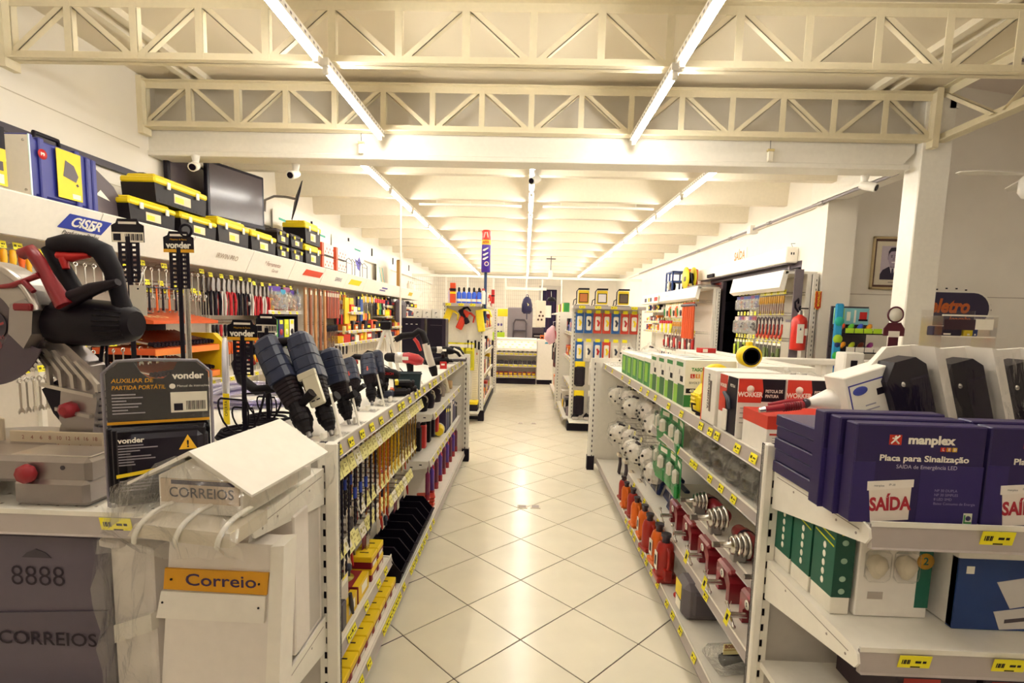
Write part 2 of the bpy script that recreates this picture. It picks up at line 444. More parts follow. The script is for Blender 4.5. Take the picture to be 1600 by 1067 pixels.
for x, w in ((-1.72, 'left'), (.03, 'middle'), (1.87, 'right')):
    for i in range(11):
        luminaire(x, 5.85+i*1.25, 3.13, 1.18, 'bare fluorescent tube under the ribbed ceiling, %s row, %s from the beam' % (w, ORD(i)), 'tube lights under the ribbed ceiling')
luminaire(6.0, 4.2, 4.05, 1.18, 'unseen fluorescent tube added to brighten the sloping ceiling over the checkout', 'added tube light over the checkout')  # extra lamp out of view, added to brighten the right-hand ceiling
# thin pipe runs under the ribs
for i, (xa, xb) in enumerate(((-1.55, -.1), (.2, 1.75))):
    b = MB(STEELW).cyl((xa, 7.45, 3.16), (xb, 7.45, 3.16), .018, 8)
    for x in (xa+.25, (xa+xb)/2, xb-.25): b.cyl((x, 7.45, 3.16), (x, 7.45, 3.5), .006, 6)
    tag(b.build('ceiling_pipe'), 'thin white pipe hung across under the ribbed ceiling, %s of the middle lights' % ('left', 'right')[i], 'pipe')
def lamp_pendant(x, label):
    t = thing('motion_sensor', label, 'sensor', (x, 4.79, 2.99))
    MB(CREAM).cbox(-.025, .025, -.03, .0, .04, .125, .006).build('body', t); MB(M('#d8c48a', .4)).cbox(-.03, .03, -.034, .0, .125, .145, .004).build('cap', t)
    MB(INK).tube([(0, -.01, .145), (-.004, -.012, .2), (0, .0, .27)], .0025, 5).build('wire', t)
lamp_pendant(-1.52, 'small cream box sensor on the beam face, on the left'); lamp_pendant(2.12, 'small cream box sensor on the beam face, on the right')
def camera_dome(x, y, z, label, rz, s=1., mount=None):
    t = thing('security_camera', label, 'camera', (x, y, z), rz)
    MB(WHITE).lathe([(.035*s, 0), (.03*s, -.02*s), (.022*s, -.06*s)], 14).build('mount', t)
    b = MB(WHITE).tube([(0, .03*s, -.07*s), (0, -.01*s, -.085*s), (0, -.09*s, -.115*s)], [.028*s, .036*s, .036*s], 14)
    b.build('body', t)
    MB(BLACKG).lathe([(.026*s, 0), (.0262*s, .006*s)], 14, (0, 0, 0), 'y').build('lens', t, (0, -.096*s, -.117*s), (.3, 0, 0))
camera_dome(-3.05, 4.79, 2.99+.0, 'white bullet camera under the beam by the dark television, facing the aisle', .3, 1.1)
camera_dome(-2.22, 5.0, 2.99, 'white bullet camera under the beam right of the big television', -.1, 1.1)
camera_dome(.07, 5.05, 2.99, 'white bullet camera under the beam beside the middle row of tubes', -.6, 1.0)
camera_dome(3.1, 5.0, 2.99, 'white bullet camera under the beam near the front column', .7, 1.1)

def conduits():
    b = MB(M('#3c3440', .5)).box(-3.495, -3.455, 2.0, 4.72, 2.735, 2.785); b.box(-3.495, -3.44, 4.66, 4.76, 2.58, 2.80)
    t = b.build('cable_trunking'); tag(t, 'dark cable trunking running along the left wall to the beam', 'trunking')
    b = MB(GREY).cyl((3.43, 5.05, 3.03), (3.43, 16, 3.03), .017, 8)
    t = b.build('wall_conduit'); tag(t, 'grey metal conduit high along the right wall above the exit', 'conduit')
    for y in (6.3, 7.6, 9., 10.6): MB(STEEL).cyl((3.43, y-.05, 3.03), (3.43, y+.05, 3.03), .026, 8).build('coupling', t)
    MB(STEELW).box(3.38, 3.5, 8.1, 8.22, 2.97, 3.09).build('junction_box', t)
conduits()
# ================================================================== SHOP SHELVING
SLOT = M('#20161f', .7)
@cached
def upright_mesh(h, w=.062, d=.03, side=1, pitch=.055):
    """slotted post seen from -y: plain strip plus a column of real slots (side=+1: slots on the -x side)"""
    b = MB(STEELW); a, s = -w/2, side
    xs = (a, a+.014, a+.024, w/2) if s > 0 else (w/2, w/2-.014, w/2-.024, a)
    def strip(p, q, z0, z1): b.box(min(p, q), max(p, q), -d/2, -d/2+.003, z0, z1)
    strip(xs[0], xs[1], 0, h); b.cbox(min(xs[2], xs[3]), max(xs[2], xs[3]), -d/2-.004, d/2, 0, h, .004)
    n = int((h-.08)/pitch); z = 0
    for i in range(n):
        z1 = .08+i*pitch; strip(xs[1], xs[2], z, z1); z = z1+.026
    strip(xs[1], xs[2], z, h)
    b.m(SLOT).box(min(xs[0], xs[3]), max(xs[0], xs[3]), -d/2+.012, d/2, 0, h-.002)
    return b.mesh('upright')
def shelf_board(parent, x0, x1, y0, y1, z, lip='+x', h=.036, tags=(), mat=None, paper=TAGY, tw=.05, holes=False):
    """one shelf: board, sloping price rail and its price tags; tags = positions along the edge"""
    s = MB(mat or STEELW).box(x0, x1, y0, y1, z-.022, z).build('shelf', parent)
    e = .012
    if lip in ('+x', '-x'):
        k = 1 if lip == '+x' else -1; xe = x1 if k > 0 else x0
        MB(GREYRAIL).prism([(xe, z+.004), (xe+k*.006, z+.006), (xe+k*.016, z-h), (xe+k*.02, z-h-.004), (xe, z-h-.006)], y0, y1, 'y').m(STEELW).prism([(xe+k*.004, z+.01), (xe+k*.008, z+.01), (xe+k*.009, z), (xe+k*.005, z)], y0, y1, 'y').build('price_rail', s)
        for t in tags: price_tag(s, (xe+k*.0125+k*.002, t, z-.018), lip, -.24, tw, .034, paper)
    else:
        k = -1; ye = y0
        MB(GREYRAIL).prism([(ye, z+.004), (ye+k*.006, z+.006), (ye+k*.014, z-h), (ye+k*.018, z-h-.004), (ye, z-h-.006)], x0, x1, 'x').m(STEELW).prism([(ye+k*.003, z+.012), (ye+k*.009, z+.012), (ye+k*.009, z), (ye+k*.003, z)], x0, x1, 'x').build('price_rail', s)
        for t in tags: price_tag(s, (t, ye-.0135, z-.018), '-y', .2, .062 if tw == .05 else tw, .04, paper)
    if holes:
        hb = MB(M('#8d8078', .8))
        n = int((x1-x0)/.05)
        for i in range(n):
            for yy in (y0+.05, y0+.12): hb.box(x0+.03+i*.05, x0+.037+i*.05, yy, yy+.007, z-.001, z+.0004)
        hb.build('hole_row', s)
    return s
def bracket(parent, x, yb, yf, zt, hb=.12, hf=.045, t=.006):
    p = [(yb, zt+.003), (yf+.01, zt+.003), (yf-.012, zt-.006), (yf-.018, zt-hf*.6), (yf-.006, zt-hf), (yb, zt-hb)]
    b = MB(STEELW).prism(p, x-t/2, x+t/2, 'x')
    b.m(M('#a3968c', .6)).box(x-t/2-.0006, x+t/2+.0006, yf+.02, yb-.02, zt-.0215, zt-.019)
    for y in (yf+.03, yf+.11, (yb+yf)/2+.1): b.lathe([(.0035, -t/2-.001), (.0035, t/2+.001)], 8, (x, y, zt-.034), 'x')
    b.build('bracket', parent)
# peg hooks: rod out of the panel, turned-up tip, plate carrying the price tag
@cached
def hook_mesh(L):
    b = MB(CHROME).tube([(0, 0, 0), (L-.012, 0, 0), (L, 0, .014)], .0032, 6); b.tube([(0, 0, .03), (L+.004, 0, .03)], .002, 5)
    return b.mesh('hook')
def hook(parent, p, L, rz=0., paper=None, tw=.045, th=.032, tilt=-.1):
    h = put(hook_mesh(round(L, 2)), 'hook', parent, p, (0, 0, rz))
    if paper: put(tag_mesh(tw, th, paper), 'price_tag', h, (L+.006, 0, .024-th*.2), (tilt, 0, PI/2))
    return h

# ---------------------------------------------------------------- left low gondola (its near end is the end unit below)
def left_gondola():
    g = thing('gondola_shelf', 'long low white gondola left of the aisle carrying power tools on its top', 'shelving', (0, 0, 0))
    MB(STEELW).box(-1.125, -1.105, 1.72, 5.6, .02, 1.12).build('back_panel', g)
    ys = [1.80+i*.155 for i in range(24)]
    s = MB(WHITE).box(-1.6, -.65, 1.70, 5.58, 1.118, 1.142).build('shelf', g)
    MB(GREYRAIL).prism([(-.65, 1.146), (-.644, 1.148), (-.634, 1.10), (-.63, 1.096), (-.65, 1.094)], 1.70, 5.58, 'y').m(STEELW).box(-.649, -.645, 1.7, 5.58, 1.142, 1.152).build('price_rail', s)
    for y in [1.735, 1.86, 1.99, 2.12, 2.26, 2.43, 2.6, 2.68, 2.84, 3.0, 3.1, 3.25, 3.45, 3.6, 3.68, 3.9, 4.1, 4.3, 4.52, 4.75, 5.0, 5.25]: price_tag(s, (-.6345, y, 1.124), '+x', -.24)
    # end panel at the far end, with its posts
    MB(STEELW).box(-1.62, -.60, 5.58, 5.60, .06, 1.19).build('end_panel', g)
    for x in (-.62, -1.6): put(upright_mesh(1.19, side=1), 'upright', g, (x, 5.575, 0))
    MB(BLACK).box(-.66, -.585, 5.54, 5.62, 0, .14).build('post_foot', g)
    # base deck and lower shelves on the aisle side
    MB(BLACK).box(-1.58, -.665, 1.70, 5.56, 0, .06).build('plinth', g)
    shelf_board(g, -1.1, -.645, 1.70, 5.56, .115, '+x', .04, [1.95, 2.06, 2.30, 2.36, 2.42, 2.48, 2.54, 2.60, 2.70, 2.88, 2.95, 3.02, 3.12, 3.2, 3.28, 3.36, 3.5, 3.62], tw=.052)
    shelf_board(g, -1.1, -.715, 1.74, 2.72, .265, '+x', .036, [1.80, 2.02, 2.07, 2.25, 2.45, 2.58], tw=.055)
    shelf_board(g, -1.1, -.69, 3.86, 5.54, .845, '+x', .036, [3.95, 4.3, 4.62, 4.95, 5.3], tw=.045)
    shelf_board(g, -1.1, -.69, 3.72, 5.54, .515, '+x', .036, [3.85, 4.05, 4.18, 4.32, 4.5, 4.68, 4.9], tw=.045)
    for z, y in ((.845, 3.86), (.515, 3.72)):
        MB(STEELW).prism([(-1.1, z), (-.70, z), (-.69, z-.02), (-.70, z-.05), (-1.1, z-.11)], y-.004, y+.004, 'y').m(SLOT).box(-.76, -.74, y-.0046, y+.0046, z-.03, z-.022).box(-.83, -.81, y-.0046, y+.0046, z-.05, z-.042).build('bracket', g)
    return g
GL = left_gondola()
def right_gondola():
    g = thing('gondola_shelf', 'long low white gondola right of the aisle carrying boxed lamps and tools on its top', 'shelving', (0, 0, 0))
    MB(STEELW).box(1.275, 1.295, 1.72, 5.45, .02, 1.12).build('back_panel', g)
    s = MB(WHITE).box(.84, 1.75, 1.70, 5.42, 1.118, 1.142).build('shelf', g)
    MB(GREYRAIL).prism([(.84, 1.146), (.834, 1.148), (.824, 1.10), (.82, 1.096), (.84, 1.094)], 1.70, 5.42, 'y').m(STEELW).box(.835, .839, 1.7, 5.42, 1.142, 1.152).build('price_rail', s)
    for y in (1.81, 1.95, 2.16, 2.24, 2.36, 2.66, 2.9, 3.2, 3.4, 3.6, 4.0, 4.3, 4.8, 5.2): price_tag(s, (.8245, y, 1.124), '-x', -.24)
    MB(STEELW).box(.74, 1.77, 5.42, 5.44, .06, 1.20).build('end_panel', g)
    put(upright_mesh(1.20, side=-1), 'upright', g, (.735, 5.41, 0)); put(upright_mesh(1.2, side=-1), 'upright', g, (1.75, 5.41, 0))
    MB(BLACK).box(.70, .775, 5.38, 5.46, 0, .15).build('post_foot', g)
    MB(BLACK).box(.83, 1.73, 1.70, 5.40, 0, .06).build('plinth', g)
    shelf_board(g, .815, 1.27, 1.70, 5.40, .115, '-x', .04, [2.19, 2.39, 2.52, 2.63, 2.83, 2.97, 3.1, 3.2, 3.3, 3.45, 3.55, 3.66, 3.76], tw=.05)
    shelf_board(g, .915, 1.27, 1.70, 3.55, .878, '-x', .036, [2.13, 2.27, 2.41, 2.62, 2.68, 2.93], tw=.052)
    shelf_board(g, .90, 1.27, 1.70, 4.2, .335, '-x', .03, [2.32, 3.2, 3.58, 3.93], tw=.05)
    shelf_board(g, 1.0, 1.27, 1.70, 3.4, .515, '-x', .03, [], tw=.05)
    return g
GR = right_gondola()

# ---------------------------------------------------------------- the two end units that face the camera
def end_unit(side):
    x0, x1 = (-1.66, -.61) if side < 0 else (.79, 1.80)
    lab = 'white end-of-aisle shelf unit facing the camera, carrying a mitre saw and mailboxes' if side < 0 else 'white end-of-aisle shelf unit facing the camera, carrying purple sign boxes'
    g = thing('end_shelf_unit', lab, 'shelving', (0, 0, 0))
    MB(LGREY).box(x0+.03, x1-.03, 1.668, 1.682, .06, 1.15).build('back_panel', g)
    if side < 0:
        put(upright_mesh(1.172, .064, side=1), 'upright', g, (-.642, 1.66, 0)); put(upright_mesh(1.172, .064, side=1), 'upright', g, (-1.63, 1.66, 0))
        shelf_board(g, -1.63, -.66, 1.205, 1.65, 1.085, '-y', .045, [-.99], tw=.078, holes=True)
        bracket(g, -.655, 1.64, 1.21, 1.085)
        shelf_board(g, -1.63, -.66, 1.20, 1.65, .55, '-y', .045, [-1.2], tw=.078); bracket(g, -.655, 1.64, 1.21, .565)
        shelf_board(g, -1.63, -.66, 1.20, 1.65, .12, '-y', .05, [])
    else:
        put(upright_mesh(1.215, .052, side=-1), 'upright', g, (.815, 1.66, 0)); put(upright_mesh(1.215, .052, side=-1), 'upright', g, (1.77, 1.66, 0))
        shelf_board(g, .825, 1.78, 1.19, 1.65, 1.135, '-y', .048, [1.11, 1.5], tw=.075); bracket(g, .822, 1.64, 1.195, 1.135, .13)
        shelf_board(g, .825, 1.78, 1.185, 1.65, .825, '-y', .048, [.95, 1.17], tw=.075); bracket(g, .822, 1.64, 1.19, .825, .13)
        shelf_board(g, .825, 1.78, 1.18, 1.65, .47, '-y', .05, []); shelf_board(g, .825, 1.78, 1.18, 1.65, .12, '-y', .05, [])
    return g
EL = end_unit(-1); ER = end_unit(1)

# ---------------------------------------------------------------- left wall shelving with its lit white header
def wall_shelving():
    g = thing('wall_shelving', 'long white tool wall along the left side with slanted header panels and hooks', 'shelving', (0, 0, 0))
    MB(M('#d9cfc0', .6)).box(-3.44, -3.42, 1.2, 14.4, 0, 2.02).build('back_panel', g)
    y = 1.55
    while y < 14.3:
        y1 = min(y+.98, 14.4)
        MB(M('#f7f1e6', .35)).prism([(-3.0, 2.01), (-2.99, 2.0), (-2.885, 2.225), (-2.895, 2.235)], y+.004, y1-.004, 'y').build('header_panel', g); y += .98
    MB(STEELW).box(-3.46, -2.90, 1.5, 14.4, 2.215, 2.235).build('top_shelf', g)
    MB(LGREY).box(-3.42, -3.0, 1.5, 14.4, 1.995, 2.005).build('header_soffit', g)
    y = 1.55
    while y < 14.5:
        MB(STEELW).box(-3.42, -3.39, y-.02, y+.02, 0, 2.0).build('upright', g); y += .98
    MB(BLACK).box(-3.40, -2.92, 1.5, 14.4, 0, .08).build('plinth', g)
    shelf_board(g, -3.42, -2.88, 1.5, 14.4, .14, '+x', .04, [])
    # yellow-railed shelf with many tags
    s = shelf_board(g, -3.42, -2.96, 4.3, 7.4, .93, '+x', .036, [4.45+i*.16 for i in range(17)], tw=.07)
    s = shelf_board(g, -3.42, -3.05, 7.3, 8.5, .93, '+x', .036, [7.4+i*.2 for i in range(5)], tw=.06)
    for z, y0, y1 in ((1.30, 8.6, 11.0), (1.62, 8.75, 9.4), (1.55, 11., 14.3), (1.32, 11., 14.3), (1.78, 11., 14.3), (1.1, 8.2, 14.3)):
        shelf_board(g, -3.42, -2.98, y0, y1, z, '+x', .036, [y0+.15+i*.3 for i in range(int((y1-y0)/.3))], tw=.07)
    shelf_board(g, -3.42, -3.05, 6.05, 6.95, 1.60, '+x', .03, [6.15, 6.3, 6.6, 6.8], tw=.06)
    return g
WL = wall_shelving()
# printing on the header panels
def header_sign(y, cx, w, h, mat, label=None):
    n = Vector((-.225, 0, .105)).normalized()
HDR_R = (0, 1, 0); HDR_U = Vector((.107, 0, .225)).normalized()
def on_header(y, f, off=.004):
    n = Vector(HDR_R).cross(HDR_U)
    return Vector((-2.99, y, 2.0))+HDR_U*(.25*f)+n*off
def header_plate(y0, y1, f0, f1, mat, skew=.0):
    b = MB(mat); ps = [on_header(y0, f0), on_header(y1, f0), on_header(y1+skew, f1), on_header(y0+skew, f1)]
    n = Vector(HDR_R).cross(HDR_U)*-.0035
    b.add(ps+[p+n for p in ps], [(0, 1, 2, 3), (7, 6, 5, 4), (0, 4, 5, 1), (1, 5, 6, 2), (2, 6, 7, 3), (3, 7, 4, 0)])
    return b.build('header_sign', WL)
LB = M('#2b3fa8', .5)
p = header_plate(3.22, 3.55, .40, .80, LB, .05)
text('CISER', .062, PRINTW, p, on_header(3.41, .60, .0048), HDR_R, HDR_U, bold=.03, sx=1.05, shear=.2)
text('Parafusos e Porcas', .026, INK, p, on_header(3.40, .30, .0048), HDR_R, HDR_U, bold=.01, shear=.25)
MB(PRINTW).torus((0, 0, 0), .05, .006, 'x', 20, 4).build('logo_ring', p, on_header(3.405, .63, .005), (0, -.44, 0))
text('IRWIN PRO', .05, M('#b9a48f'), WL, on_header(5.05, .5), HDR_R, HDR_U, bold=.01)
text('* Ferramentas', .05, M('#8a3a2a'), WL, on_header(5.95, .58), HDR_R, HDR_U, bold=.0, sx=.9)
text('Gerais', .04, M('#8a5a4a'), WL, on_header(6.05, .3), HDR_R, HDR_U)
header_plate(6.78, 7.35, .38, .72, M('#d8452a', .5), .05)
header_plate(8.55, 9.1, .35, .72, M('#efd21c', .5), .05)
header_plate(10.5, 10.9, .5, .62, M('#5a4aa0', .5)); header_plate(10.4, 10.8, .3, .4, M('#5a4aa0', .5)); header_plate(12.9, 13.3, .35, .7, M('#e0c030', .5))
text('SERRAS', .06, M('#6a5a70'), WL, on_header(8.05, .5), HDR_R, HDR_U)
# ================================================================== NEAR LEFT END UNIT: THINGS ON IT
def mitre_saw():
    t = thing('mitre_saw', 'silver and black mitre saw with red levers on the left end shelf', 'saw', (-1.36, 1.40, 1.088))
    def loc(pts): return [(x+1.36, z-1.088) for x, z in pts]
    SIL = M('#a39b98', .3, .85); SIL2 = M('#bfb7b0', .28, .8)
    b = MB(SIL)     # cast base: front arm block with feet, turntable
    b.cbox(-.10, .257, -.15, -.02, .055, .125, .012).cbox(.06, .257, -.16, -.03, .0, .07, .012).cbox(-.30, .06, -.10, .12, .045, .085, .01)
    b.cbox(-.30, -.2, -.14, .1, 0, .06, .01); b.cbox(.10, .25, .04, .16, 0, .125, .01)
    b.lathe([(.20, .05), (.205, .06), (.205, .11), (.195, .122), (.03, .124), (0.001, .124)], 36, (-.16, .0, 0)); b.build('base', t)
    MB(SIL2).cbox(.04, .25, -.135, -.035, .123, .128, .002).build('table_plate', t)
    MB(M('#3a323a', .5)).box(-.085, -.02, -.1515, -.149, .07, .083).lathe([(.006, -.1515), (.006, -.149)], 10, (.19, 0, .1), 'y').build('slot', t)
    k = MB(M('#9a1c28', .4)).lathe([(.004, -.02), (.022, -.018), (.026, -.008), (.024, .0)], 8, (0, 0, 0), 'y').build('knob', t, (.105, -.155, .085))
    # ruler fence
    f = MB(M('#c9b9a0', .4, .3)).cbox(-.10, .17, .0, .008, .10, .155, .002); f.cbox(-.42, -.12, .0, .012, .10, .19, .003); f.build('fence', t)
    sc = MB(M('#7a2a2a', .6))
    for i in range(40): sc.box(-.085+i*.0063, -.0835+i*.0063, -.0008, .0, .102, .102+(.018 if i % 5 == 0 else .011))
    r = sc.build('scale_marks', t)
    for i in range(1, 10): text(str(i*2), .011, M('#7a2a2a', .6), t, (-.085+i*.026, -.0012, .137), name='scale_number')
    # pivot bracket and arm
    d = MB(M('#a8a09a', .35, .6)).lathe([(.06, 0), (.062, .006), (.062, .03), (.055, .036)], 28, (.05, .06, .135), 'y').build('bevel_plate', t)
    MB(M('#9a1c28', .4)).lathe([(.012, 0), (.022, .006), (.024, .03), (.016, .04)], 8, (.06, -.0, .215), 'y').build('lock_knob', t)
    arm = loc([(-1.436, 1.574), (-1.385, 1.600), (-1.356, 1.52), (-1.30, 1.486), (-1.239, 1.43), (-1.225, 1.33), (-1.245, 1.225), (-1.30, 1.205), (-1.34, 1.27), (-1.327, 1.375), (-1.385, 1.45), (-1.43, 1.50)])
    MB(SIL).prism(arm, .03, .085).build('arm', t)
    rb = MB(SIL2)
    for i in range(5):
        x = -.02+i*.0345
        rb.prism([(x-.035, .41-i*.014), (x-.027, .413-i*.014), (x+.03, .34-i*.012), (x+.032, .285-i*.004), (x+.023, .285-i*.004), (x+.02, .336-i*.012)], .018, .03)
    rb.prism([(-.02, .292), (.135, .262), (.135, .252), (-.022, .282)], .018, .03); rb.prism([(.02, .222), (.12, .202), (.12, .192), (.02, .212)], .018, .03); rb.build('arm_ribs', t)
    # coil spring of wire on the right of the arm
    sp = MB(DSTEEL).tube([(.135+.018*math.cos(a), .06+.018*math.sin(a), .15+a*.0032) for a in [i*.5 for i in range(76)]], .003, 5); sp.build('spring', t)
    MB(BLACK).prism([(.02, .30), (.06, .24), (.09, .17), (.04, .15), (.0, .2), (-.03, .27)], .035, .07).build('link', t)
    # blade with teeth
    n = 60; pr = []
    for i in range(n):
        a = 2*PI*i/n
        pr += [(.150*math.cos(a), .150*math.sin(a)), (.163*math.cos(a+.03), .163*math.sin(a+.03)), (.152*math.cos(a+.055), .152*math.sin(a+.055))]
    bl = MB(M('#6a6166', .3, .85)).prism(pr, -.001, .0015).build('blade', t, (-.135, .01, .452))
    MB(DSTEEL).lathe([(.045, -.004), (.045, .004)], 20, (0, 0, 0), 'y').build('blade_washer', bl)
    # fixed upper guard (swept silver housing) and smoky lower guard
    def arc(R, a0, a1, m): return [(R*math.cos(a0+(a1-a0)*i/m), R*math.sin(a0+(a1-a0)*i/m)) for i in range(m+1)]
    up = arc(.178, math.radians(20), math.radians(165), 22)+arc(.10, math.radians(165), math.radians(20), 18)
    MB(M('#b5ada6', .35, .55)).prism(up, -.035, .03).build('upper_guard', t, (-.135, .012, .452))
    MB(SIL2).torus((0, 0, 0), .172, .011, 'y', 30, 8, math.radians(15), math.radians(165)).build('guard_rim', t, (-.135, -.024, .452))
    lo = arc(.168, math.radians(195), math.radians(338), 22)+arc(.07, math.radians(338), math.radians(195), 16)
    MB(M('#4c3d49', .2)).prism(lo, -.012, -.009).build('lower_guard', t, (-.135, .0, .452))
    text('SKIL', .034, M('#a03038', .5), t, (-.125, -.0135, .455), (.9, 0, .35), (-.35, 0, .9), bold=.02, shear=.2)
    text('10"', .03, M('#7a3a44', .5), t, (-.10, -.0135, .40), (.9, 0, .35), (-.35, 0, .9), bold=.01)
    # gearbox and motor (lying cylinder toward +x)
    MB(SIL).prism(loc([(-1.40, 1.60), (-1.36, 1.615), (-1.335, 1.60), (-1.345, 1.52), (-1.37, 1.48), (-1.41, 1.52)]), -.03, .11).build('gearbox', t)
    mo = MB(M('#150e17', .45)).lathe([(.045, -.03), (.057, -.01), (.066, .02), (.067, .12), (.064, .165), (.058, .20), (.05, .232), (.036, .245)], 28, (.0, .055, .465), 'x'); mo.build('motor', t)
    v = MB(M('#120b14', .6))
    for i in range(7):
        a = -.9+i*.26; y, z = .055-.063*math.cos(a), .465+.063*math.sin(a)
        v.tube([(.165, y-.001, z), (.232, .055-.049*math.cos(a), .465+.049*math.sin(a))], .004, 5)
    v.build('vent_slots', t)
    # big D handle
    H = M('#110b14', .6)
    outer = loc([(-1.368, 1.778), (-1.352, 1.796), (-1.20, 1.787), (-1.165, 1.770), (-1.150, 1.70), (-1.128, 1.60), (-1.175, 1.565), (-1.30, 1.575), (-1.328, 1.62), (-1.33, 1.67), (-1.352, 1.72)])
    # handle built as a tube loop so the opening is real
    loop = [(-1.340, 1.765), (-1.30, 1.774), (-1.24, 1.770), (-1.20, 1.755), (-1.172, 1.70), (-1.158, 1.63), (-1.146, 1.58)]
    MB(H).tube([(x+1.36, .05, z-1.088) for x, z in loop], [.026, .028, .028, .028, .024, .022, .026], 12).build('handle_grip', t)
    MB(H).tube([(x+1.36, .05, z-1.088) for x, z in [(-1.345, 1.762), (-1.325, 1.71), (-1.295, 1.65), (-1.27, 1.615)]], [.026, .023, .025, .03], 12).build('handle_strut', t)
    MB(RED).tube([(.04, .04, .652), (.08, .04, .648), (.13, .04, .655)], [.012, .014, .008], 8).tube([(.058, .036, .645), (.066, .034, .615)], [.012, .009], 8).build('trigger', t)
    MB(M('#1c141c', .45)).tube([(x+1.36, .0, z-1.088) for x, z in [(-1.285, 1.60), (-1.25, 1.622), (-1.19, 1.648), (-1.12, 1.668)]], [.026, .026, .022, .012], 12, flat=.8).build('side_grip', t)
    # red release levers on the guard
    lv = MB(M('#86141f', .4)).tube([(x+1.36, -.02, z-1.088) for x, z in [(-1.365, 1.735), (-1.34, 1.745), (-1.322, 1.72), (-1.30, 1.68), (-1.275, 1.635), (-1.255, 1.60)]], [.016, .018, .017, .016, .02, .022], 8)
    lv.build('release_lever', t)
    MB(M('#96202a', .4)).tube([(x+1.36, -.03, z-1.088) for x, z in [(-1.43, 1.645), (-1.39, 1.65), (-1.34, 1.668), (-1.31, 1.68)]], [.008, .010, .010, .012], 8, flat=.7).build('guard_lever', t)
    MB(M('#86141f', .4)).tube([(x+1.36, -.04, z-1.088) for x, z in [(-1.345, 1.66), (-1.32, 1.635)]], [.008, .007], 8).build('guard_link', t)
    MB(M('#86141f', .4)).cbox(-.02, .03, -.045, -.01, .495, .515, .004).build('guard_catch', t)
    # cable loops
    MB(BLACK).tube([(.115, .09, .42), (.112, .08, .36), (.10, .09, .30), (.11, .10, .20), (.12, .12, .06)], .005, 6).tube([(.125, .09, .42), (.128, .08, .35), (.13, .1, .2)], .004, 6).build('power_cord', t)
    return t
mitre_saw()

def blister_pack():
    a = math.atan2(.145, .13)*.62
    t = thing('blister_pack', 'black clamshell pack of a portable jump starter with yellow lettering, beside the mitre saw', 'package', (-.955, 1.312, 1.088), .50)
    w, h = .118, .375
    card = [(-w, .015), (w, .0), (w, h-.03), (w-.03, h), (.045, h), (.03, h-.03), (.01, h-.045), (-.02, h-.045), (-.04, h-.028), (-.055, h), (-w+.03, h), (-w, h-.03)]
    c = MB(M('#150f1b', .35)).prism([(x*.95, .008+z*.972) for x, z in card], .0, .004).build('card', t)
    MB(BLIST).prism([(-w, 0), (w, 0), (w, h-.03), (w-.03, h), (-w+.03, h), (-w, h-.03)], -.004, -.003).build('clear_cover', t)
    b = MB(M('#8a838c', .15))
    pts = [(-w, 0, .0), (-w, 0, h-.03), (-w+.03, 0, h), (-.03, 0, h+.004), (w-.03, 0, h), (w, 0, h-.03), (w, 0, .0)]
    b.tube(pts, .0045, 6).tube([(-w, 0, 0), (w, 0, 0)], .004, 6); b.build('clear_rim', t)
    body = MB(M('#1c1522', .3)).cbox(-.078, .108, -.062, .0, .02, .205, .022); body.build('jump_starter_case', t)
    for i in range(3): MB(M('#120c16', .3)).cbox(-.112+i*.012, .104, -.026-.012*i, -.018-.012*i, .014, .209-.002*i, .004).build('case_rib', t)
    y = -.0018
    text('AUXILIAR DE', .0105, M('#e0a020'), t, (-.10, y-.003, .325), align='L', bold=.01, shear=.15)
    text('PARTIDA PORTÁTIL', .0105, M('#e0a020'), t, (-.10, y-.003, .307), align='L', bold=.01, shear=.15, sx=.86)
    for i in range(7): MB(M('#a9a2a8')).box(-.10, -.1+.05+.02*math.sin(i*2.3), y-.0045, y-.004, .288-i*.008, .291-i*.008).build('print_line', t)
    text('vonder', .017, PRINTW, t, (.066, y-.003, .335), bold=.035)
    MB(PRINTW).lathe([(.007, y-.0045), (.007, y-.004)], 14, (.03, 0, .308), 'y').build('seal', t)
    text('Manual de instruções', .006, PRINTW, t, (.04, y-.003, .308), align='L')
    MB(M('#ece4d2')).box(.025, .108, y-.006, y-.004, .238, .292).m(INK).box(.032, .052, y-.0065, y-.006, .243, .262).build('barcode_label', t)
    bc = MB(INK)
    for i in range(14): bc.box(.06+i*.0032, .0612+i*.0032+(i % 3)*.0004, y-.0068, y-.006, .244, .268)
    bc.build('barcode', t)
    MB(M('#e8a818')).box(-.112, .112, y-.005, y-.004, .213, .220).build('yellow_band', t)
    q = -.0630
    text('vonder', .013, PRINTW, t, (-.055, q, .182), bold=.03)
    for i in range(8): MB(M('#8f8890')).box(-.082, -.03+.03*math.sin(i*1.7), q-.0005, q, .168-i*.007, .171-i*.007).build('print_line', t)
    MB(M('#f0b81c')).prism([(.045, .15), (.085, .15), (.065, .188)], q-.001, q).build('warning_triangle', t)
    text('!', .018, INK, t, (.065, q-.0015, .163), bold=.03)
    MB(M('#f0d01c')).prism([(-.088, .088), (.09, .110), (.09, .119), (-.088, .097)], q-.001, q).build('yellow_stripe', t)
    for i in range(4): MB(M('#8f8890')).box(-.082, .0+.03*math.sin(i*1.7), q-.0005, q, .078-i*.008, .081-i*.008).build('print_line', t)
blister_pack()

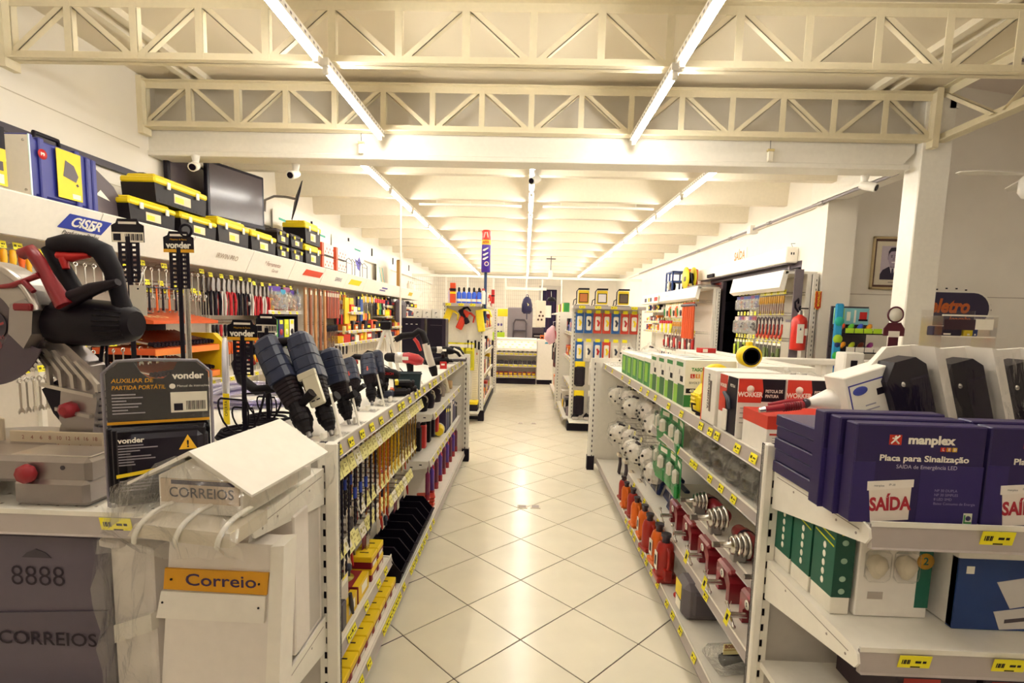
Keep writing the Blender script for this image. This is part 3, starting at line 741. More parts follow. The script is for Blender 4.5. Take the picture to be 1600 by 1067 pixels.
def house_mailbox():
    t = thing('mailbox', 'white house-shaped mailbox wrapped in clear plastic on the left end shelf', 'mailbox', (-.758, 1.125, 1.088), -.07)
    PW = M('#efe8dc', .45); BR = M('#c9b49a', .5)
    # roof: two slabs meeting at the ridge; apex is a little left of the middle
    L, zr, ze = .385, .190, .102
    for s, xe in ((-1, -.155), (1, .150)):
        ze_ = ze+(.006 if s < 0 else -.006)
        MB(PW).prism([(0, zr), (xe, ze_), (xe, ze_-.006), (0, zr-.010)], 0, L).build('roof', t)
    body = MB(PW).prism([(-.105, .028), (.105, .028), (.105, .118), (0, .172), (-.105, .118)], .035, L-.02).build('body', t)
    MB(M('#cdb79c', .5)).prism([(-.098, .055), (.098, .055), (.098, .112), (-.098, .112)], .031, .035).build('front_panel', t)
    MB(M('#3a2a3c', .6)).box(-.07, .088, .0295, .031, .100, .110).build('letter_slot', t)
    text('CORREIOS', .024, M('#3a3238'), t, (.006, .0285, .080), bold=.01, sx=1.0)
    # newspaper holder below with three curved white straps
    h = MB(M('#d9cdb8', .4)).prism([(-.12, .0), (.125, -.012), (.125, .022), (-.10, .03)], -.045, .1).build('newspaper_tray', t)
    for x in (-.098, .0, .10):
        MB(WHITE).tube([(x+.028-.032*(k/10), .03-.09*math.sin(PI*.5*k/10)**.8+.012*(k/10)**4, -.012+.066*math.cos(PI*.5*k/10)) for k in range(11)], .0075, 8, flat=.6).build('strap', t)
    # crumpled wrap: roof skin plus skirts hanging to the shelf
    rnd = random.Random(3); w = MB(WRAP); N = 14
    prof = [(-.172, .012), (-.168, .06), (-.166, .108), (0, .196), (.160, .096), (.166, .05), (.158, -.01)]
    vs = []; fs = []
    for j in range(N+1):
        y = -.035+(L+.06)*j/N
        for k, (x, z) in enumerate(prof):
            a = .009 if k in (0, 1, 5, 6) else .003
            vs.append((x+rnd.uniform(-a, a), y+rnd.uniform(-a, a), z+rnd.uniform(-a, a)))
    P = len(prof)
    for j in range(N):
        for k in (0, 1, 4, 5): fs.append((j*P+k, j*P+k+1, (j+1)*P+k+1, (j+1)*P+k))
    w.add(vs, fs)
    # front sheet
    n0 = len(w.v); g = 9; vs = []; fs = []
    for i in range(g+1):
        x = -.170+.335*i/g; zt = .196-abs(x)*.58
        for j in range(6):
            z = zt-(zt+.03)*j/5; vs.append((x+rnd.uniform(-.01, .01), -.03-.05*math.sin(PI*min(1, j/4.2))*.5-.03*(j > 2)+rnd.uniform(-.016, .012), z+rnd.uniform(-.008, .008)))
    for i in range(g):
        for j in range(5): fs.append((i*6+j, i*6+j+1, (i+1)*6+j+1, (i+1)*6+j))
    w.add(vs, fs); w.build('plastic_wrap', t)
house_mailbox()

def post_mailboxes():
    PW = M('#e9e0d8', .4); Z = .562
    # grey box with debossed numerals (far left)
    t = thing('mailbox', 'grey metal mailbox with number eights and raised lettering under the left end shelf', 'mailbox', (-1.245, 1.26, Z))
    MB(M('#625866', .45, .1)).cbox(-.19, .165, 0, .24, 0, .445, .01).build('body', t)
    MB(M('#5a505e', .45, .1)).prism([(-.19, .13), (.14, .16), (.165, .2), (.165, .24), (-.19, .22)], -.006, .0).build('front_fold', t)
    text('8888', .055, M('#2a222e'), t, (-.02, -.0015, .325), bold=-.008, sx=.95)
    text('CORREIOS', .036, M('#2a222e'), t, (0, -.008, .155), bold=.01, sx=1.1)
    MB(M('#3c3440')).prism([(-.06, .378), (.02, .378), (.005, .392), (-.02, .402), (-.045, .392)], -.0015, 0).build('emblem', t)
    # white box beside it in crumpled film
    t = thing('mailbox', 'white mailbox standing side-on in clear wrap between the grey box and the leaning box', 'mailbox', (-1.03, 1.24, Z), -.25)
    MB(PW).cbox(-.055, .09, .02, .3, 0, .425, .004).cbox(-.068, .0, .0, .26, .415, .437, .004).build('body', t)
    MB(M('#f1eade', .4)).prism([(-.03, .155), (.1, .215), (.1, .262), (-.03, .205)], .0, .02).build('name_strip', t)
    rnd = random.Random(5); w = MB(WRAP); vs = []; fs = []
    for i in range(7):
        for j in range(8): vs.append((-.075+i*.03+rnd.uniform(-.006, .006), -.012+rnd.uniform(-.01, .01), j*.063+rnd.uniform(-.01, .01)))
    for i in range(6):
        for j in range(7): fs.append((i*8+j, (i+1)*8+j, (i+1)*8+j+1, i*8+j+1))
    w.add(vs, fs).build('plastic_wrap', t)
    # leaning white box with the yellow name strip
    def leaning(x, y, rz, lab, s=1., lean=-.1):
        t = thing('mailbox', lab, 'mailbox', (x, y, Z), rot=(0, 0, rz))
        prof = [(-.155, .0), (.125, .0), (.152, .458), (-.110, .462)]
        MB(PW).prism(prof, .0, .06).build('body', t)
        MB(M('#f2ebe0', .4)).prism([(.125, 0), (.16, .0), (.185, .462), (.152, .458)], -.012, .06).build('side_cover', t)
        MB(M('#d99a12', .38)).prism([(-.128, .334), (.135, .328), (.142, .386), (-.122, .389)], -.006, .0).build('name_strip', t)
        text('Correio', .031, M('#3a2450'), t, (.02, -.0068, .360), (1, 0, -.01), bold=.012, sx=1.25)
        MB(M('#efe8de', .4)).prism([(-.148, .258), (.128, .254), (.134, .326), (-.132, .330)], -.009, .0).build('letter_flap', t)
        for qx, qz in ((-.105, .362), (.118, .358), (-.13, .30), (.115, .295)): MB(INK).ball((qx, -.009, qz), .003, 5).build('screw', t)
        return t
    leaning(-.765, 1.215, 0, 'white mailbox with a yellow name strip leaning under the left end shelf')
    t = thing('mailbox', 'second white mailbox with a yellow strip showing behind the leaning one by the shelf post', 'mailbox', (-.640, 1.40, Z))
    MB(PW).cbox(-.16, -.005, 0, .10, .03, .455, .004).build('body', t); MB(M('#f0a818', .38)).box(-.15, -.008, -.006, 0, .345, .40).build('name_strip', t); MB(PW).box(-.15, -.008, -.008, 0, .26, .335).build('letter_flap', t)
    for i in range(2):
        t = thing('mailbox_board', 'tall white mailbox panel leaning at the post, %s of two' % ('first', 'second')[i], 'panel', (-.672-.026*(1-i), 1.455-.05*(1-i), Z), group='white panels at the left post')
        MB(PW).cbox(-.012, .010, 0, .18, 0, .46, .003).build('board', t); MB(LGREY).box(.0102, .011, .02, .16, .02, .44).build('edge_fold', t)
post_mailboxes()

# black perforated straps standing on thin stems with printed header cards
def hanger_strap(x, y, z0, ztop, w, lab, front, s=1., loop=True, top_loop=False):
    t = thing('hanging_strap', lab, 'strap', (x, y, z0)); H = ztop-z0
    c = MB(M('#140e19', .4)); hw = w/2; ch = .078*s
    c.prism([(-hw, H-ch), (hw, H-ch), (hw, H-.022*s), (hw*.72, H-.014*s), (hw*.62, H), (-hw*.62, H), (-hw*.72, H-.014*s), (-hw, H-.022*s)], -.002, .0); c.build('header_card', t)
    MB(M('#efe6d6', .5)).box(-hw*.55, hw*.55, -.0028, -.002, H-.018*s, H-.010*s).build('hang_slot', t)
    if front:
        text('vonder', .023*s, PRINTW, t, (0, -.003, H-.052*s), bold=.04, sx=.98*w/.115/s)
        MB(M('#e8a818')).box(-hw, hw, -.003, -.002, H-ch, H-ch+.012*s).build('yellow_band', t)
        text('Máquinas de Ferro', .006*s, M('#e8a818'), t, (0, -.003, H-.030*s))
    else:
        MB(M('#ece0cc')).box(-hw*.97, hw*.97, -.003, -.002, H-ch, H-ch+.033*s).build('barcode_label', t)
        b = MB(INK).box(-hw*.88, -hw*.42, -.0036, -.003, H-ch+.005*s, H-ch+.028*s)
        for i in range(12): b.box(-hw*.15+i*hw*.09, -hw*.15+i*hw*.09+hw*(.03+.02*(i % 3)), -.0036, -.003, H-ch+.006*s, H-ch+.028*s)
        b.build('barcode', t)
    # perforated plate: real holes as two ladders of bars
    p = MB(M('#1a1220', .5)); pw = hw*.66; n = 8; ph = .135*s; z1 = H-ch; dz = ph/n
    for xa, xb in ((-pw, -pw*.68), (-pw*.32, pw*.32), (pw*.68, pw)): p.box(xa, xb, -.0015, .0015, z1-ph, z1)
    for k in range(n+1):
        for xa, xb in ((-pw*.68, -pw*.32), (pw*.32, pw*.68)): p.box(xa, xb, -.0015, .0015, max(z1-ph, z1-k*dz-dz*.28), min(z1, z1-k*dz+dz*.28))
    p.build('perforated_plate', t)
    MB(BLACK).cbox(-.008, .008, -.005, .003, 0.0, H-ch*.75, .002).build('stem', t)
    if loop:
        l = MB(RUBBER)
        for q, (w_, h_, y_) in enumerate(((-.075, .13, -.02), (.070, .15, .01), (-.055, .09, .03))):
            l.tube([(w_*math.sin(PI*k/14)*(1+.25*math.cos(PI*k/14)), y_-.02*math.sin(PI*k/7), .012+h_*(1-math.cos(PI*k/7))/2) if k <= 7 else (w_*.25*math.sin(PI*k/7), y_+.01, .012+h_*(1-math.cos(PI*k/7))/2) for k in range(15)], .006, 6, flat=.5)
        for k in range(3): l.torus((.01*k-.02, -.02+.02*k, .008+.007*k), .065+.012*k, .006, 'z', 22, 5)
        l.build('coiled_strap', t)
    if top_loop: MB(RUBBER).torus((hw*.5, .0, H+.004), .022, .005, 'y', 16, 6).build('top_ring', t)
hanger_strap(-1.358, 1.752, 1.145, 1.898, .112, 'black perforated strap with a barcode header card, tallest at left behind the mitre saw', False)
hanger_strap(-1.318, 1.95, 1.145, 1.889, .116, 'black perforated strap with a white lettered header card beside the chrome pole', True, 1., False, True)
hanger_strap(-1.0, 1.80, 1.145, 1.566, .108, 'shorter black perforated strap with a lettered header card, coiled on the gondola top', True, .92)
hanger_strap(-1.04, 2.05, 1.145, 1.588, .085, 'shorter black perforated strap with a barcode card before the demolition hammers', False, .95)
t = thing('paper_tag', 'blank white paper tag hanging from the tallest black strap', 'tag', (-1.232, 1.62, 1.575))
MB(M('#f3e9d6', .7)).box(-.028, .026, -.001, .0, .0, .095).build('card', t); MB(INK).lathe([(.003, -.0016), (.003, -.001)], 8, (0, 0, .084), 'y').build('hole', t); MB(PRINTW).tube([(0, 0, .084), (-.006, .03, .13), (-.03, .08, .16)], .0015, 4).build('string', t)
t = thing('chrome_pole', 'upright chrome display pole on the gondola beside the tall lettered strap', 'pole', (-1.395, 2.1, 1.142))
MB(CHROME).cyl((0, 0, .01), (0, 0, .70), .011, 12).build('tube', t); MB(STEEL).lathe([(.045, 0), (.045, .006), (.014, .012)], 16).build('foot', t)
# ================================================================== POWER TOOLS ON THE LEFT GONDOLA
BB = M('#262c44', .42); BB2 = M('#20263e', .45); TB = M('#120b11', .55); TB2 = M('#22181d', .5)
def quat(d, roll=0.):
    q = Vector((0, 0, 1)).rotation_difference(Vector(d).normalized())
    return (q.to_matrix() @ Matrix.Rotation(roll, 3, 'Z')).to_euler()
def stand(x, y, s=1.):
    return
def demo_hammer(tip, top, label, s=1., plate=False, red='text', roll=0.):
    tip, top = Vector(tip), Vector(top); L = (top-tip).length
    t = thing('demolition_hammer', label, 'power tool', tip, rot=quat(top-tip, roll), group='blue-black hammers in a row on the left gondola')
    r = .043*s
    # nose, striker tube and ribbed black barrel
    MB(TB).lathe([(r*.40, .0), (r*.44, .012*s), (r*.60, .026*s), (r*.60, .034*s), (r*.72, .036*s), (r*.75, .052*s), (r*.70, .054*s), (r*.70, .060*s), (r*.75, .062*s), (r*.74, .080*s), (r*.60, .083*s), (r*.66, .115*s)], 14, smooth=False).build('chuck', t)
    zb = L*.50; z = .105*s; n = 6; se = [(z, r*.6, r*.6, 0, 0)]
    for i in range(n):
        z0 = z+(zb-z)*i/n; z1 = z+(zb-z)*(i+.88)/n; rr = r*(.74+.22*(i/n))
        se += [(z0, rr*.90, rr*.86, 0, 0), (z0+.003, rr, rr*.94, 0, 0), (z1, rr*1.03, rr*.97, 0, 0), (z1+.002, rr*.92, rr*.88, 0, 0)]
    MB(TB2).loft(se, 12, .62).build('barrel', t)
    se = [(zb, r*.9, r*.85, 0, 0)]; n = 4
    for i in range(n):
        z0 = zb+(L*.95-zb)*i/n; z1 = zb+(L*.95-zb)*(i+.93)/n; rr = r*(1.04-.16*(i/n)**2)
        se += [(z0, rr*.96, rr*.96, 0, 0), (z0+.003, rr*1.02, rr, 0, 0), (z1, rr*1.0, rr*.98, 0, 0), (z1+.002, rr*.96, rr*.94, 0, 0)]
    se += [(L*.975, r*.78, r*.76, .0, 0), (L, r*.45, r*.5, 0, 0)]
    MB(BB).loft(se, 12, .5).build('motor_housing', t)
    v = MB(INK)
    for i in range(5): v.torus((0, 0, L*(.82+.03*i)), r*(.93-.03*i), .003, 'z', 12, 4, PI*1.1, PI*1.9)
    v.build('vent_slots', t)
    # flat flank with lettering on the -x side
    MB(BB2).cbox(-r*1.12, -r*.5, -r*.62, r*.62, zb+.01, L*.93, .008).build('flank', t)
    if red == 'text': text('BOSCH', .018*s, RED, t, (-r*.72, -r*.64, zb+(L-zb)*.48), (0, 0, -1), (1, 0, 0), bold=.04)
    elif red == 'band': MB(M('#c23a28', .4)).lathe([(r*1.03, zb+.02), (r*1.03, zb+.045)], 12).build('orange_band', t)
    # rear D handle
    h = MB(TB).tube([(-r*.7, 0, L*.95), (-r*1.9, 0, L*1.0), (-r*2.9, 0, L*.93), (-r*3.0, 0, L*.76), (-r*2.3, 0, L*.6), (-r*.9, 0, zb+.01)], [r*.42, r*.42, r*.46, r*.42, r*.38, r*.34], 10); h.build('rear_handle', t)
    MB(RED).cbox(-r*1.95, -r*1.55, -.008, .008, L*.84, L*.92, .003).build('trigger', t)
    # side handle
    MB(TB).tube([(r*.5, -.01, .095*s), (r*1.7, -.03, .10*s)], [r*.3, r*.38], 10).build('side_handle', t)
    if plate:
        p = MB(M('#c8c0a8', .35, .2)).cbox(-r*.55, r*.8, -r*1.16, -r*.9, L*.22, L*.52, .006); p.cbox(-r*.85, r*.8, -r*1.18, -r*.9, L*.50, L*.57, .004); p.build('silver_cover', t)
        MB(INK).box(-r*.3, r*.0, -r*1.19, -r*1.15, L*.27, L*.28).box(r*.15, r*.45, -r*1.19, -r*1.15, L*.27, L*.28).build('cover_slots', t)
    MB(STEEL).cyl((0, 0, -.02), (0, 0, .02), r*.2, 8).build('bit_shank', t)
    return t
demo_hammer((-.775, 1.81, 1.166), (-1.015, 2.0, 1.49), 'big blue-black demolition hammer nearest the camera on the gondola, leaning', 1.15, red=None)
demo_hammer((-.712, 1.86, 1.165), (-.885, 1.99, 1.515), 'big blue-black demolition hammer with a silver cover plate and red lettering', 1.05, plate=True)
demo_hammer((-.715, 2.06, 1.165), (-.812, 2.12, 1.45), 'blue-black hammer leaning just behind the silver-plated one', .92, red=None)
demo_hammer((-.775, 2.36, 1.165), (-.865, 2.50, 1.375), 'blue-black rotary hammer with an orange band, fourth from the camera', .80, red='band')
demo_hammer((-.755, 2.52, 1.165), (-.815, 2.66, 1.390), 'stout blue-black rotary hammer with an orange band, fifth from the camera', .85, red='band')
demo_hammer((-.735, 2.62, 1.165), (-.785, 2.72, 1.405), 'slim upright blue drill, sixth in the row of hammers', .62, red=None)
# clear angled display stands under the tool noses
for i, (x, y) in enumerate(((-.72, 1.80), (-.70, 1.88), (-.70, 2.09), (-.735, 2.37), (-.715, 2.53), (-.70, 2.64))):
    t = thing('display_stand', 'clear plastic stand under the nose of hammer in the row, %s from the camera' % ORD(i), 'stand', (x, y, 1.143), group='clear stands under the hammers')
    MB(BLIST).cbox(-.05, .05, -.03, .05, 0, .004, .001).build('base_plate', t)
    MB(M('#e8e2d4', .3)).cbox(.0, .012, -.02, .02, .004, .03, .002).build('support', t)
    if i in (1, 2, 4): MB(STEELW).tube([(-.01, -.02, .16), (.03, -.03, .0)], .005, 6).build('prop_rod', t)
# lower drill lying, flashlights, tray
t = thing('cordless_drill', 'dark cordless drill with red lettering lying across behind the slim upright drill', 'power tool', (-.735, 2.78, 1.147))
MB(TB).tube([(-.055, 0, .135), (-.03, 0, .135), (.03, 0, .125), (.055, 0, .12)], [.02, .03, .028, .018], 12).build('body', t); MB(TB).tube([(-.02, 0, .12), (-.03, 0, .03)], [.02, .018], 10).build('grip', t)
MB(BLUEBLK).cbox(-.07, .02, -.03, .03, .0, .035, .006).build('battery', t); text('BOSCH', .013, RED, t, (0, -.0305, .132), bold=.03)
for i, (x, y, z, c) in enumerate(((-.70, 2.86, 1.147, 0), (-.69, 2.98, 1.147, 1), (-.69, 2.92, 1.187, 1))):
    t = thing('battery_pack', 'black battery pack %s' % ('with orange trim lying by the shelf edge', 'with yellow clips beside the dark tray', 'with yellow clips stacked on top')[i], 'battery', (x, y, z), .3)
    MB(TB).cbox(-.055, .045, -.035, .035, 0, .038, .01).build('body', t); MB(TB2).lathe([(.018, 0), (.02, .01), (.016, .016)], 12, (.045, 0, .019), 'x').build('end_cap', t)
    MB(YELLOW if c else ORANGE).cbox(-.05, -.03, -.037, .037, .012, .040, .003).build('clip', t)
t = thing('tool_tray', 'open dark teal tool tray standing among the power tools', 'tray', (-.715, 3.12, 1.147), .15)
TE = M('#24363d', .4)
MB(TE).prism([(-.075, .03), (-.085, .10), (.085, .10), (.075, .03)], -.04, -.036).prism([(-.075, 0), (-.085, .10), (.085, .10), (.075, 0)], .06, .064).box(-.078, .078, -.04, .062, 0, .03).prism([(-.085, .10), (-.075, 0), (-.072, 0), (-.082, .10)], -.04, .064).prism([(.085, .10), (.075, 0), (.072, 0), (.082, .10)], -.04, .064).build('tray_body', t)
MB(TE).cbox(-.092, .092, -.046, -.036, .094, .102, .002).build('front_rim', t)
rnd = random.Random(9)
for i in range(8): MB(M(['#d8d4cc', '#8a9aa0', '#b8c0c0'][i % 3], .3, .5)).cyl((-.06+i*.016, -.02, .03), (-.06+i*.016+rnd.uniform(-.01, .01), .03, .085), .004, 6).build('bit', t)
def pistol_tool(x, y, z, label, body, accent, s=1., rz=0., tilt=0.):
    t = thing('electric_drill', label, 'power tool', (x, y, z), rot=(0, tilt, rz))
    MB(TB).tube([(-.13*s, 0, .14*s), (-.115*s, 0, .14*s), (-.075*s, 0, .14*s), (-.06*s, 0, .14*s)], [.018*s, .028*s, .03*s, .026*s], 12).build('chuck', t)
    MB(M('#cfc8c0', .35, .4)).lathe([(.03*s, -.06*s), (.034*s, -.05*s), (.034*s, -.012*s), (.03*s, -.005*s)], 14, (0, 0, .14*s), 'x').build('gear_case', t)
    MB(body).tube([(-.01*s, 0, .14*s), (.02*s, 0, .138*s), (.08*s, 0, .128*s), (.115*s, 0, .118*s)], [.033*s, .038*s, .036*s, .02*s], 12).build('motor_housing', t)
    MB(accent).tube([(.03*s, 0, .115*s), (.035*s, 0, .06*s), (.03*s, 0, .0)], [.024*s, .02*s, .023*s], 10).build('grip', t)
    MB(PRINTW).cbox(-.01*s, .03*s, -.040*s, -.034*s, .128*s, .15*s, .002).build('name_label', t)
    MB(RUBBER).tube([(.03*s, 0, .0), (-.05*s, -.02, .01), (-.13*s, -.01, .04*s), (-.15*s, 0, .10*s), (-.10*s, .01, .07*s), (-.06*s, 0, .01)], .004, 5).build('cord', t)
    return t
pistol_tool(-.80, 3.42, 1.165, 'red and black electric drill with a silver collar held level on a rest', M('#b8262c', .4), TB, 1.05)
t = thing('drill_rest', 'white angled rest under the red and black drill', 'stand', (-.74, 3.42, 1.143)); MB(STEELW).prism([(-.07, 0), (.07, 0), (.06, .02), (-.02, .025)], -.03, .03).build('wedge', t)
t = thing('heat_gun', 'black-handled tool with a long silver barrel pointing down, behind the red drill', 'power tool', (-.65, 3.72, 1.160))
MB(TB).tube([(-.29, 0, .255), (-.24, 0, .285), (-.16, 0, .295), (-.12, 0, .325), (-.095, 0, .31), (-.06, 0, .22)], [.02, .024, .022, .024, .026, .024], 12).build('handle', t)
MB(M('#d8d0c4', .35, .3)).tube([(-.07, 0, .235), (-.045, 0, .14), (-.02, 0, .07)], [.027, .028, .026], 14).build('barrel', t)
MB(TB).tube([(-.02, 0, .07), (-.012, 0, .045), (.0, 0, .0)], [.03, .031, .022], 14).build('nozzle', t); MB(RED).tube([(-.155, 0, .27), (-.13, 0, .24), (-.105, 0, .18)], [.012, .014, .01], 8).build('trigger_bar', t)
MB(RUBBER).tube([(-.29, 0, .255), (-.33, 0, .22), (-.30, -.02, .1), (-.22, -.03, .02), (-.1, -.02, .0)], .004, 5).build('cord', t)
t = thing('angle_grinder', 'black angle grinder lying with its disc up before the black cabinets', 'power tool', (-.76, 4.45, 1.147), .5)
MB(TB).tube([(-.12, 0, .05), (-.06, 0, .05), (.05, 0, .06), (.1, 0, .06)], [.02, .032, .036, .03], 12).build('body', t); MB(STEEL).lathe([(.0, .0), (.055, .0), (.055, .004), (0, .005)], 20, (.12, 0, .035)).build('disc', t); MB(TB).cyl((.06, 0, .08), (.03, -.06, .13), .016, 8).build('side_handle', t)
pistol_tool(-.77, 4.80, 1.147, 'dark jigsaw-like tool with a white label at the far end of the gondola top', TB, TB2, .95, .4)
t = thing('sander', 'black and white orbital sander near the far end of the gondola top', 'power tool', (-.70, 5.15, 1.147), .3)
MB(TB).tube([(-.10, 0, .10), (-.04, 0, .12), (.03, 0, .11), (.07, 0, .06)], [.022, .034, .04, .034], 12).build('body', t); MB(PRINTW).tube([(-.02, -.03, .13), (.04, -.035, .10), (.075, -.03, .05)], .011, 6).build('white_trim', t); MB(DGREY).cbox(-.06, .11, -.05, .05, 0, .022, .006).build('pad', t)
t = thing('battery_charger', 'small black charger with its lead by the far end of the gondola edge', 'charger', (-.72, 4.95, 1.147)); MB(TB).cbox(-.04, .03, -.04, .04, 0, .03, .006).build('body', t); MB(RUBBER).tube([(.0, -.04, .01), (.05, -.08, .006), (.04, -.13, .006), (-.03, -.12, .006)], .004, 5).build('lead', t)
t = thing('small_box', 'small bright red carton by the price rail on the left gondola top', 'box', (-.70, 4.42, 1.143), .25); MB(RED).cbox(-.028, .028, -.025, .025, 0, .06, .002).build('carton', t); MB(PRINTW).box(-.02, .01, -.0256, -.025, .03, .045).build('print_patch', t)
# two black cabinets with white cartons on top, tripod, hose
for i, x in enumerate((-1.135, -.90)):
    t = thing('black_cabinet', 'black electronics cabinet on the left gondola, %s' % ('with four small lights, left one', 'the narrower right one'), 'cabinet', (x, 5.3, 1.143)) if 0 else thing('black_cabinet', ('wide black cabinet with three small lights', 'narrower black cabinet')[i]+' at the far end of the left gondola', 'cabinet', (x, 5.3, 1.143))
    w = (.115, .095)[i]
    MB(M('#181020', .3)).cbox(-w, w, -.1, .1, 0, .425, .006).build('case', t); MB(M('#2c2230', .4)).cbox(w-.035, w+.001, -.103, -.1, .0, .425, .001).build('side_strip', t)
    if i == 0:
        for k in range(3): MB(PRINTW).box(-.075+k*.05, -.055+k*.05, -.1025, -.1, .36, .366).build('light', t)
    else: MB(DGREY).box(-.06, .06, -.1025, -.1, .355, .36).build('slot', t)
for i in range(3):
    t = thing('small_carton', 'small white carton on top of the black cabinets, %s from the left' % ORD(i), 'box', (-1.10+i*.095, 5.3, 1.569), group='white cartons on the black cabinets')
    MB(M('#f2eadb', .5)).cbox(-.044, .044, -.05, .05, 0, .09, .002).build('carton', t); MB(INK).box(-.012, .008, -.0506, -.05, .055, .062).box(-.012, -.008, -.0506, -.05, .04, .062).box(-.005, .012, -.0506, -.05, .012, .016).build('print_mark', t)
t = thing('laser_tripod', 'white tripod with a dark head standing on the far half of the left gondola', 'tripod', (-.955, 3.52, 1.143))
for a, bx in ((-.135, 0), (.035, .02), (.06, .16)): MB(STEELW).tube([(0, bx*.3, .37), (a, bx, .0)], .013, 8).build('leg', t)
MB(TB).cbox(-.035, .035, -.03, .03, .35, .41, .008).build('head', t)
t = thing('hose_coil', 'coil of clear violet hose lying on the far half of the left gondola', 'hose', (-1.36, 2.55, 1.143))
HO = film('hose_violet', (.72, .66, .92), gloss=.35, rough=.2, wr=.2, milk=.25)
for k in range(9): MB(HO).torus((0, 0, .012+.009*(k % 5)), .24-.02*(k//5)-.012*(k % 3), .011, 'z', 34, 7).build('hose_turn', t, (0, 0, 0), (.04*(k % 3), .05*((k+1) % 3), 0))
t = thing('hose_coil', 'loop of grey hose standing up beside the coil of violet hose', 'hose', (-1.3, 2.2, 1.143))
MB(M('#c9c4c8', .3)).torus((0, 0, .17), .165, .009, 'x', 30, 7).build('hose_turn', t, (0, 0, .0), (.2, 0, .5))
t = thing('yellow_label', 'narrow yellow label standing upright beside the loop of grey hose', 'label', (-1.185, 2.0, 1.143)); MB(YELLOW).box(-.013, .013, -.001, .0, .0, .125).build('strip', t); text('OFERTA', .012, INK, t, (0, -.0016, .065), (0, 0, 1), (-1, 0, 0))

# ================================================================== GOODS ON THE AISLE FACE OF THE LEFT GONDOLA
@cached
def bit_mesh(L, kind):
    c = {'black': '#201a2e', 'blue': '#2a3c90', 'orange': '#d06a1c', 'yellow': '#e3b41c', 'gold': '#9a7430'}[kind]
    b = MB(M('#2a2434', .35, .5) if kind in ('black', 'blue') else M(c, .38, .25)); pts = []; rs = []; n = int(L/.014)
    for i in range(n+1):
        z = -.03-(L-.03)*i/n; pts.append((0, 0, z)); rs.append(.0065 if i % 2 else .0046)
    rs[-1] = .001
    b.tube(pts, rs, 6)
    b.m(M(c, .4)).cyl((0, 0, 0), (0, 0, -.035), .006, 6)
    if kind == 'blue': b.m(M('#2c48b8', .4)).cyl((0, 0, -L*.45), (0, 0, -L*.6), .0085, 7)
    return b.mesh('drill_bit')
hooks_top = []
nB = 0; cnt = {}
for i in range(22):
    y = 1.80+i*.079
    kind = 'black' if i < 5 else 'blue' if i < 8 else 'black' if i < 10 else 'orange' if i < 13 else 'yellow' if i < 16 else 'gold'
    Lh = .36
    hk = hook(GL, (-1.105, y, .985), .405, 0, TAGP if i % 4 else M('#f3ecd9', .5), .074, .062, -.3)
    n = 4 if i < 10 else 3
    for j in range(n):
        L = {'black': .44, 'blue': .33, 'orange': .46, 'yellow': .30, 'gold': .34}[kind]*(1-.04*((i*3+j) % 3))
        o = put(bit_mesh(round(L, 2), kind), 'drill_bit', None, (-.735-j*.075, y+.006*(j % 2), .982))
        k = cnt.setdefault(kind, {}).setdefault(i, len(cnt[kind]))
        tag(o, '%s drill bit on the left gondola, %s %s hook from camera, %s on it' % ({'black': 'long black spiral', 'blue': 'blue-collared', 'orange': 'long orange', 'yellow': 'golden yellow', 'gold': 'brown gilt'}[kind], ORD(k), {'black': 'black', 'blue': 'blue', 'orange': 'orange', 'yellow': 'yellow', 'gold': 'brown'}[kind], ORD(j)), 'drill bit', 'drill bits hanging on the left gondola')
# second and third rows: short blister packs behind pale label plates
@cached
def blister_mesh(w, h, card, item, d=.02):
    b = MB(card).box(-.001, .001, -w/2, w/2, -h, 0)
    return b.mesh('card')
def blister(label, w, h, card, item, loc, rz=0., group=None, d=.022, shape=0):
    """carded pack hanging from its top edge; faces +x before rotation"""
    key = (w, h, card.name, item.name, d, shape)
    if key not in _BL:
        t = thing('blister_pack', label, 'package', loc, rz, group)
        c = MB(card).box(-.001, .001, -w/2, w/2, -h, .0); c.build('card', t)
        MB(PRINTW).box(.001, .0016, -w*.42, w*.42, -h*.18, -h*.06).m(TAGY).box(.001, .0018, -w*.3, w*.3, -h*.05, -h*.0).build('header_print', t)
        if shape == 0: MB(item).cbox(.001, d, -w*.32, w*.32, -h*.9, -h*.3, .006).build('product', t)
        elif shape == 1: MB(item).lathe([(w*.1, 0), (w*.3, .004), (w*.3, d), (w*.2, d+.004)], 12, (0, 0, -h*.62), 'x').cbox(.001, d, -w*.1, w*.1, -h*.9, -h*.55, .003).build('product', t)
        elif shape == 2: MB(item).tube([(d, -w*.2, -h*.35), (d, -w*.05, -h*.6), (d, w*.2, -h*.9)], [w*.1, w*.13, w*.07], 8).build('product', t)
        elif shape == 3:
            pb = MB(item)
            for q in (-.25, 0, .25): pb.lathe([(w*.08, -h*.9), (w*.1, -h*.8), (w*.09, -h*.4), (w*.03, -h*.32)], 8, (d, w*q, 0))
            pb.build('product', t)
        _BL[key] = t; return t
    return dup(_BL[key], loc, rz, label, group)
_BL = {}
kinds = [(M('#e8dccb', .5), DGREY, 0), (M('#b8263a', .5), STEEL, 2), (M('#efe6d6', .5), BLUEBLK, 1), (M('#8a2a4a', .5), CHROME, 3), (M('#d9cdb9', .5), RED, 2)]
i = 0
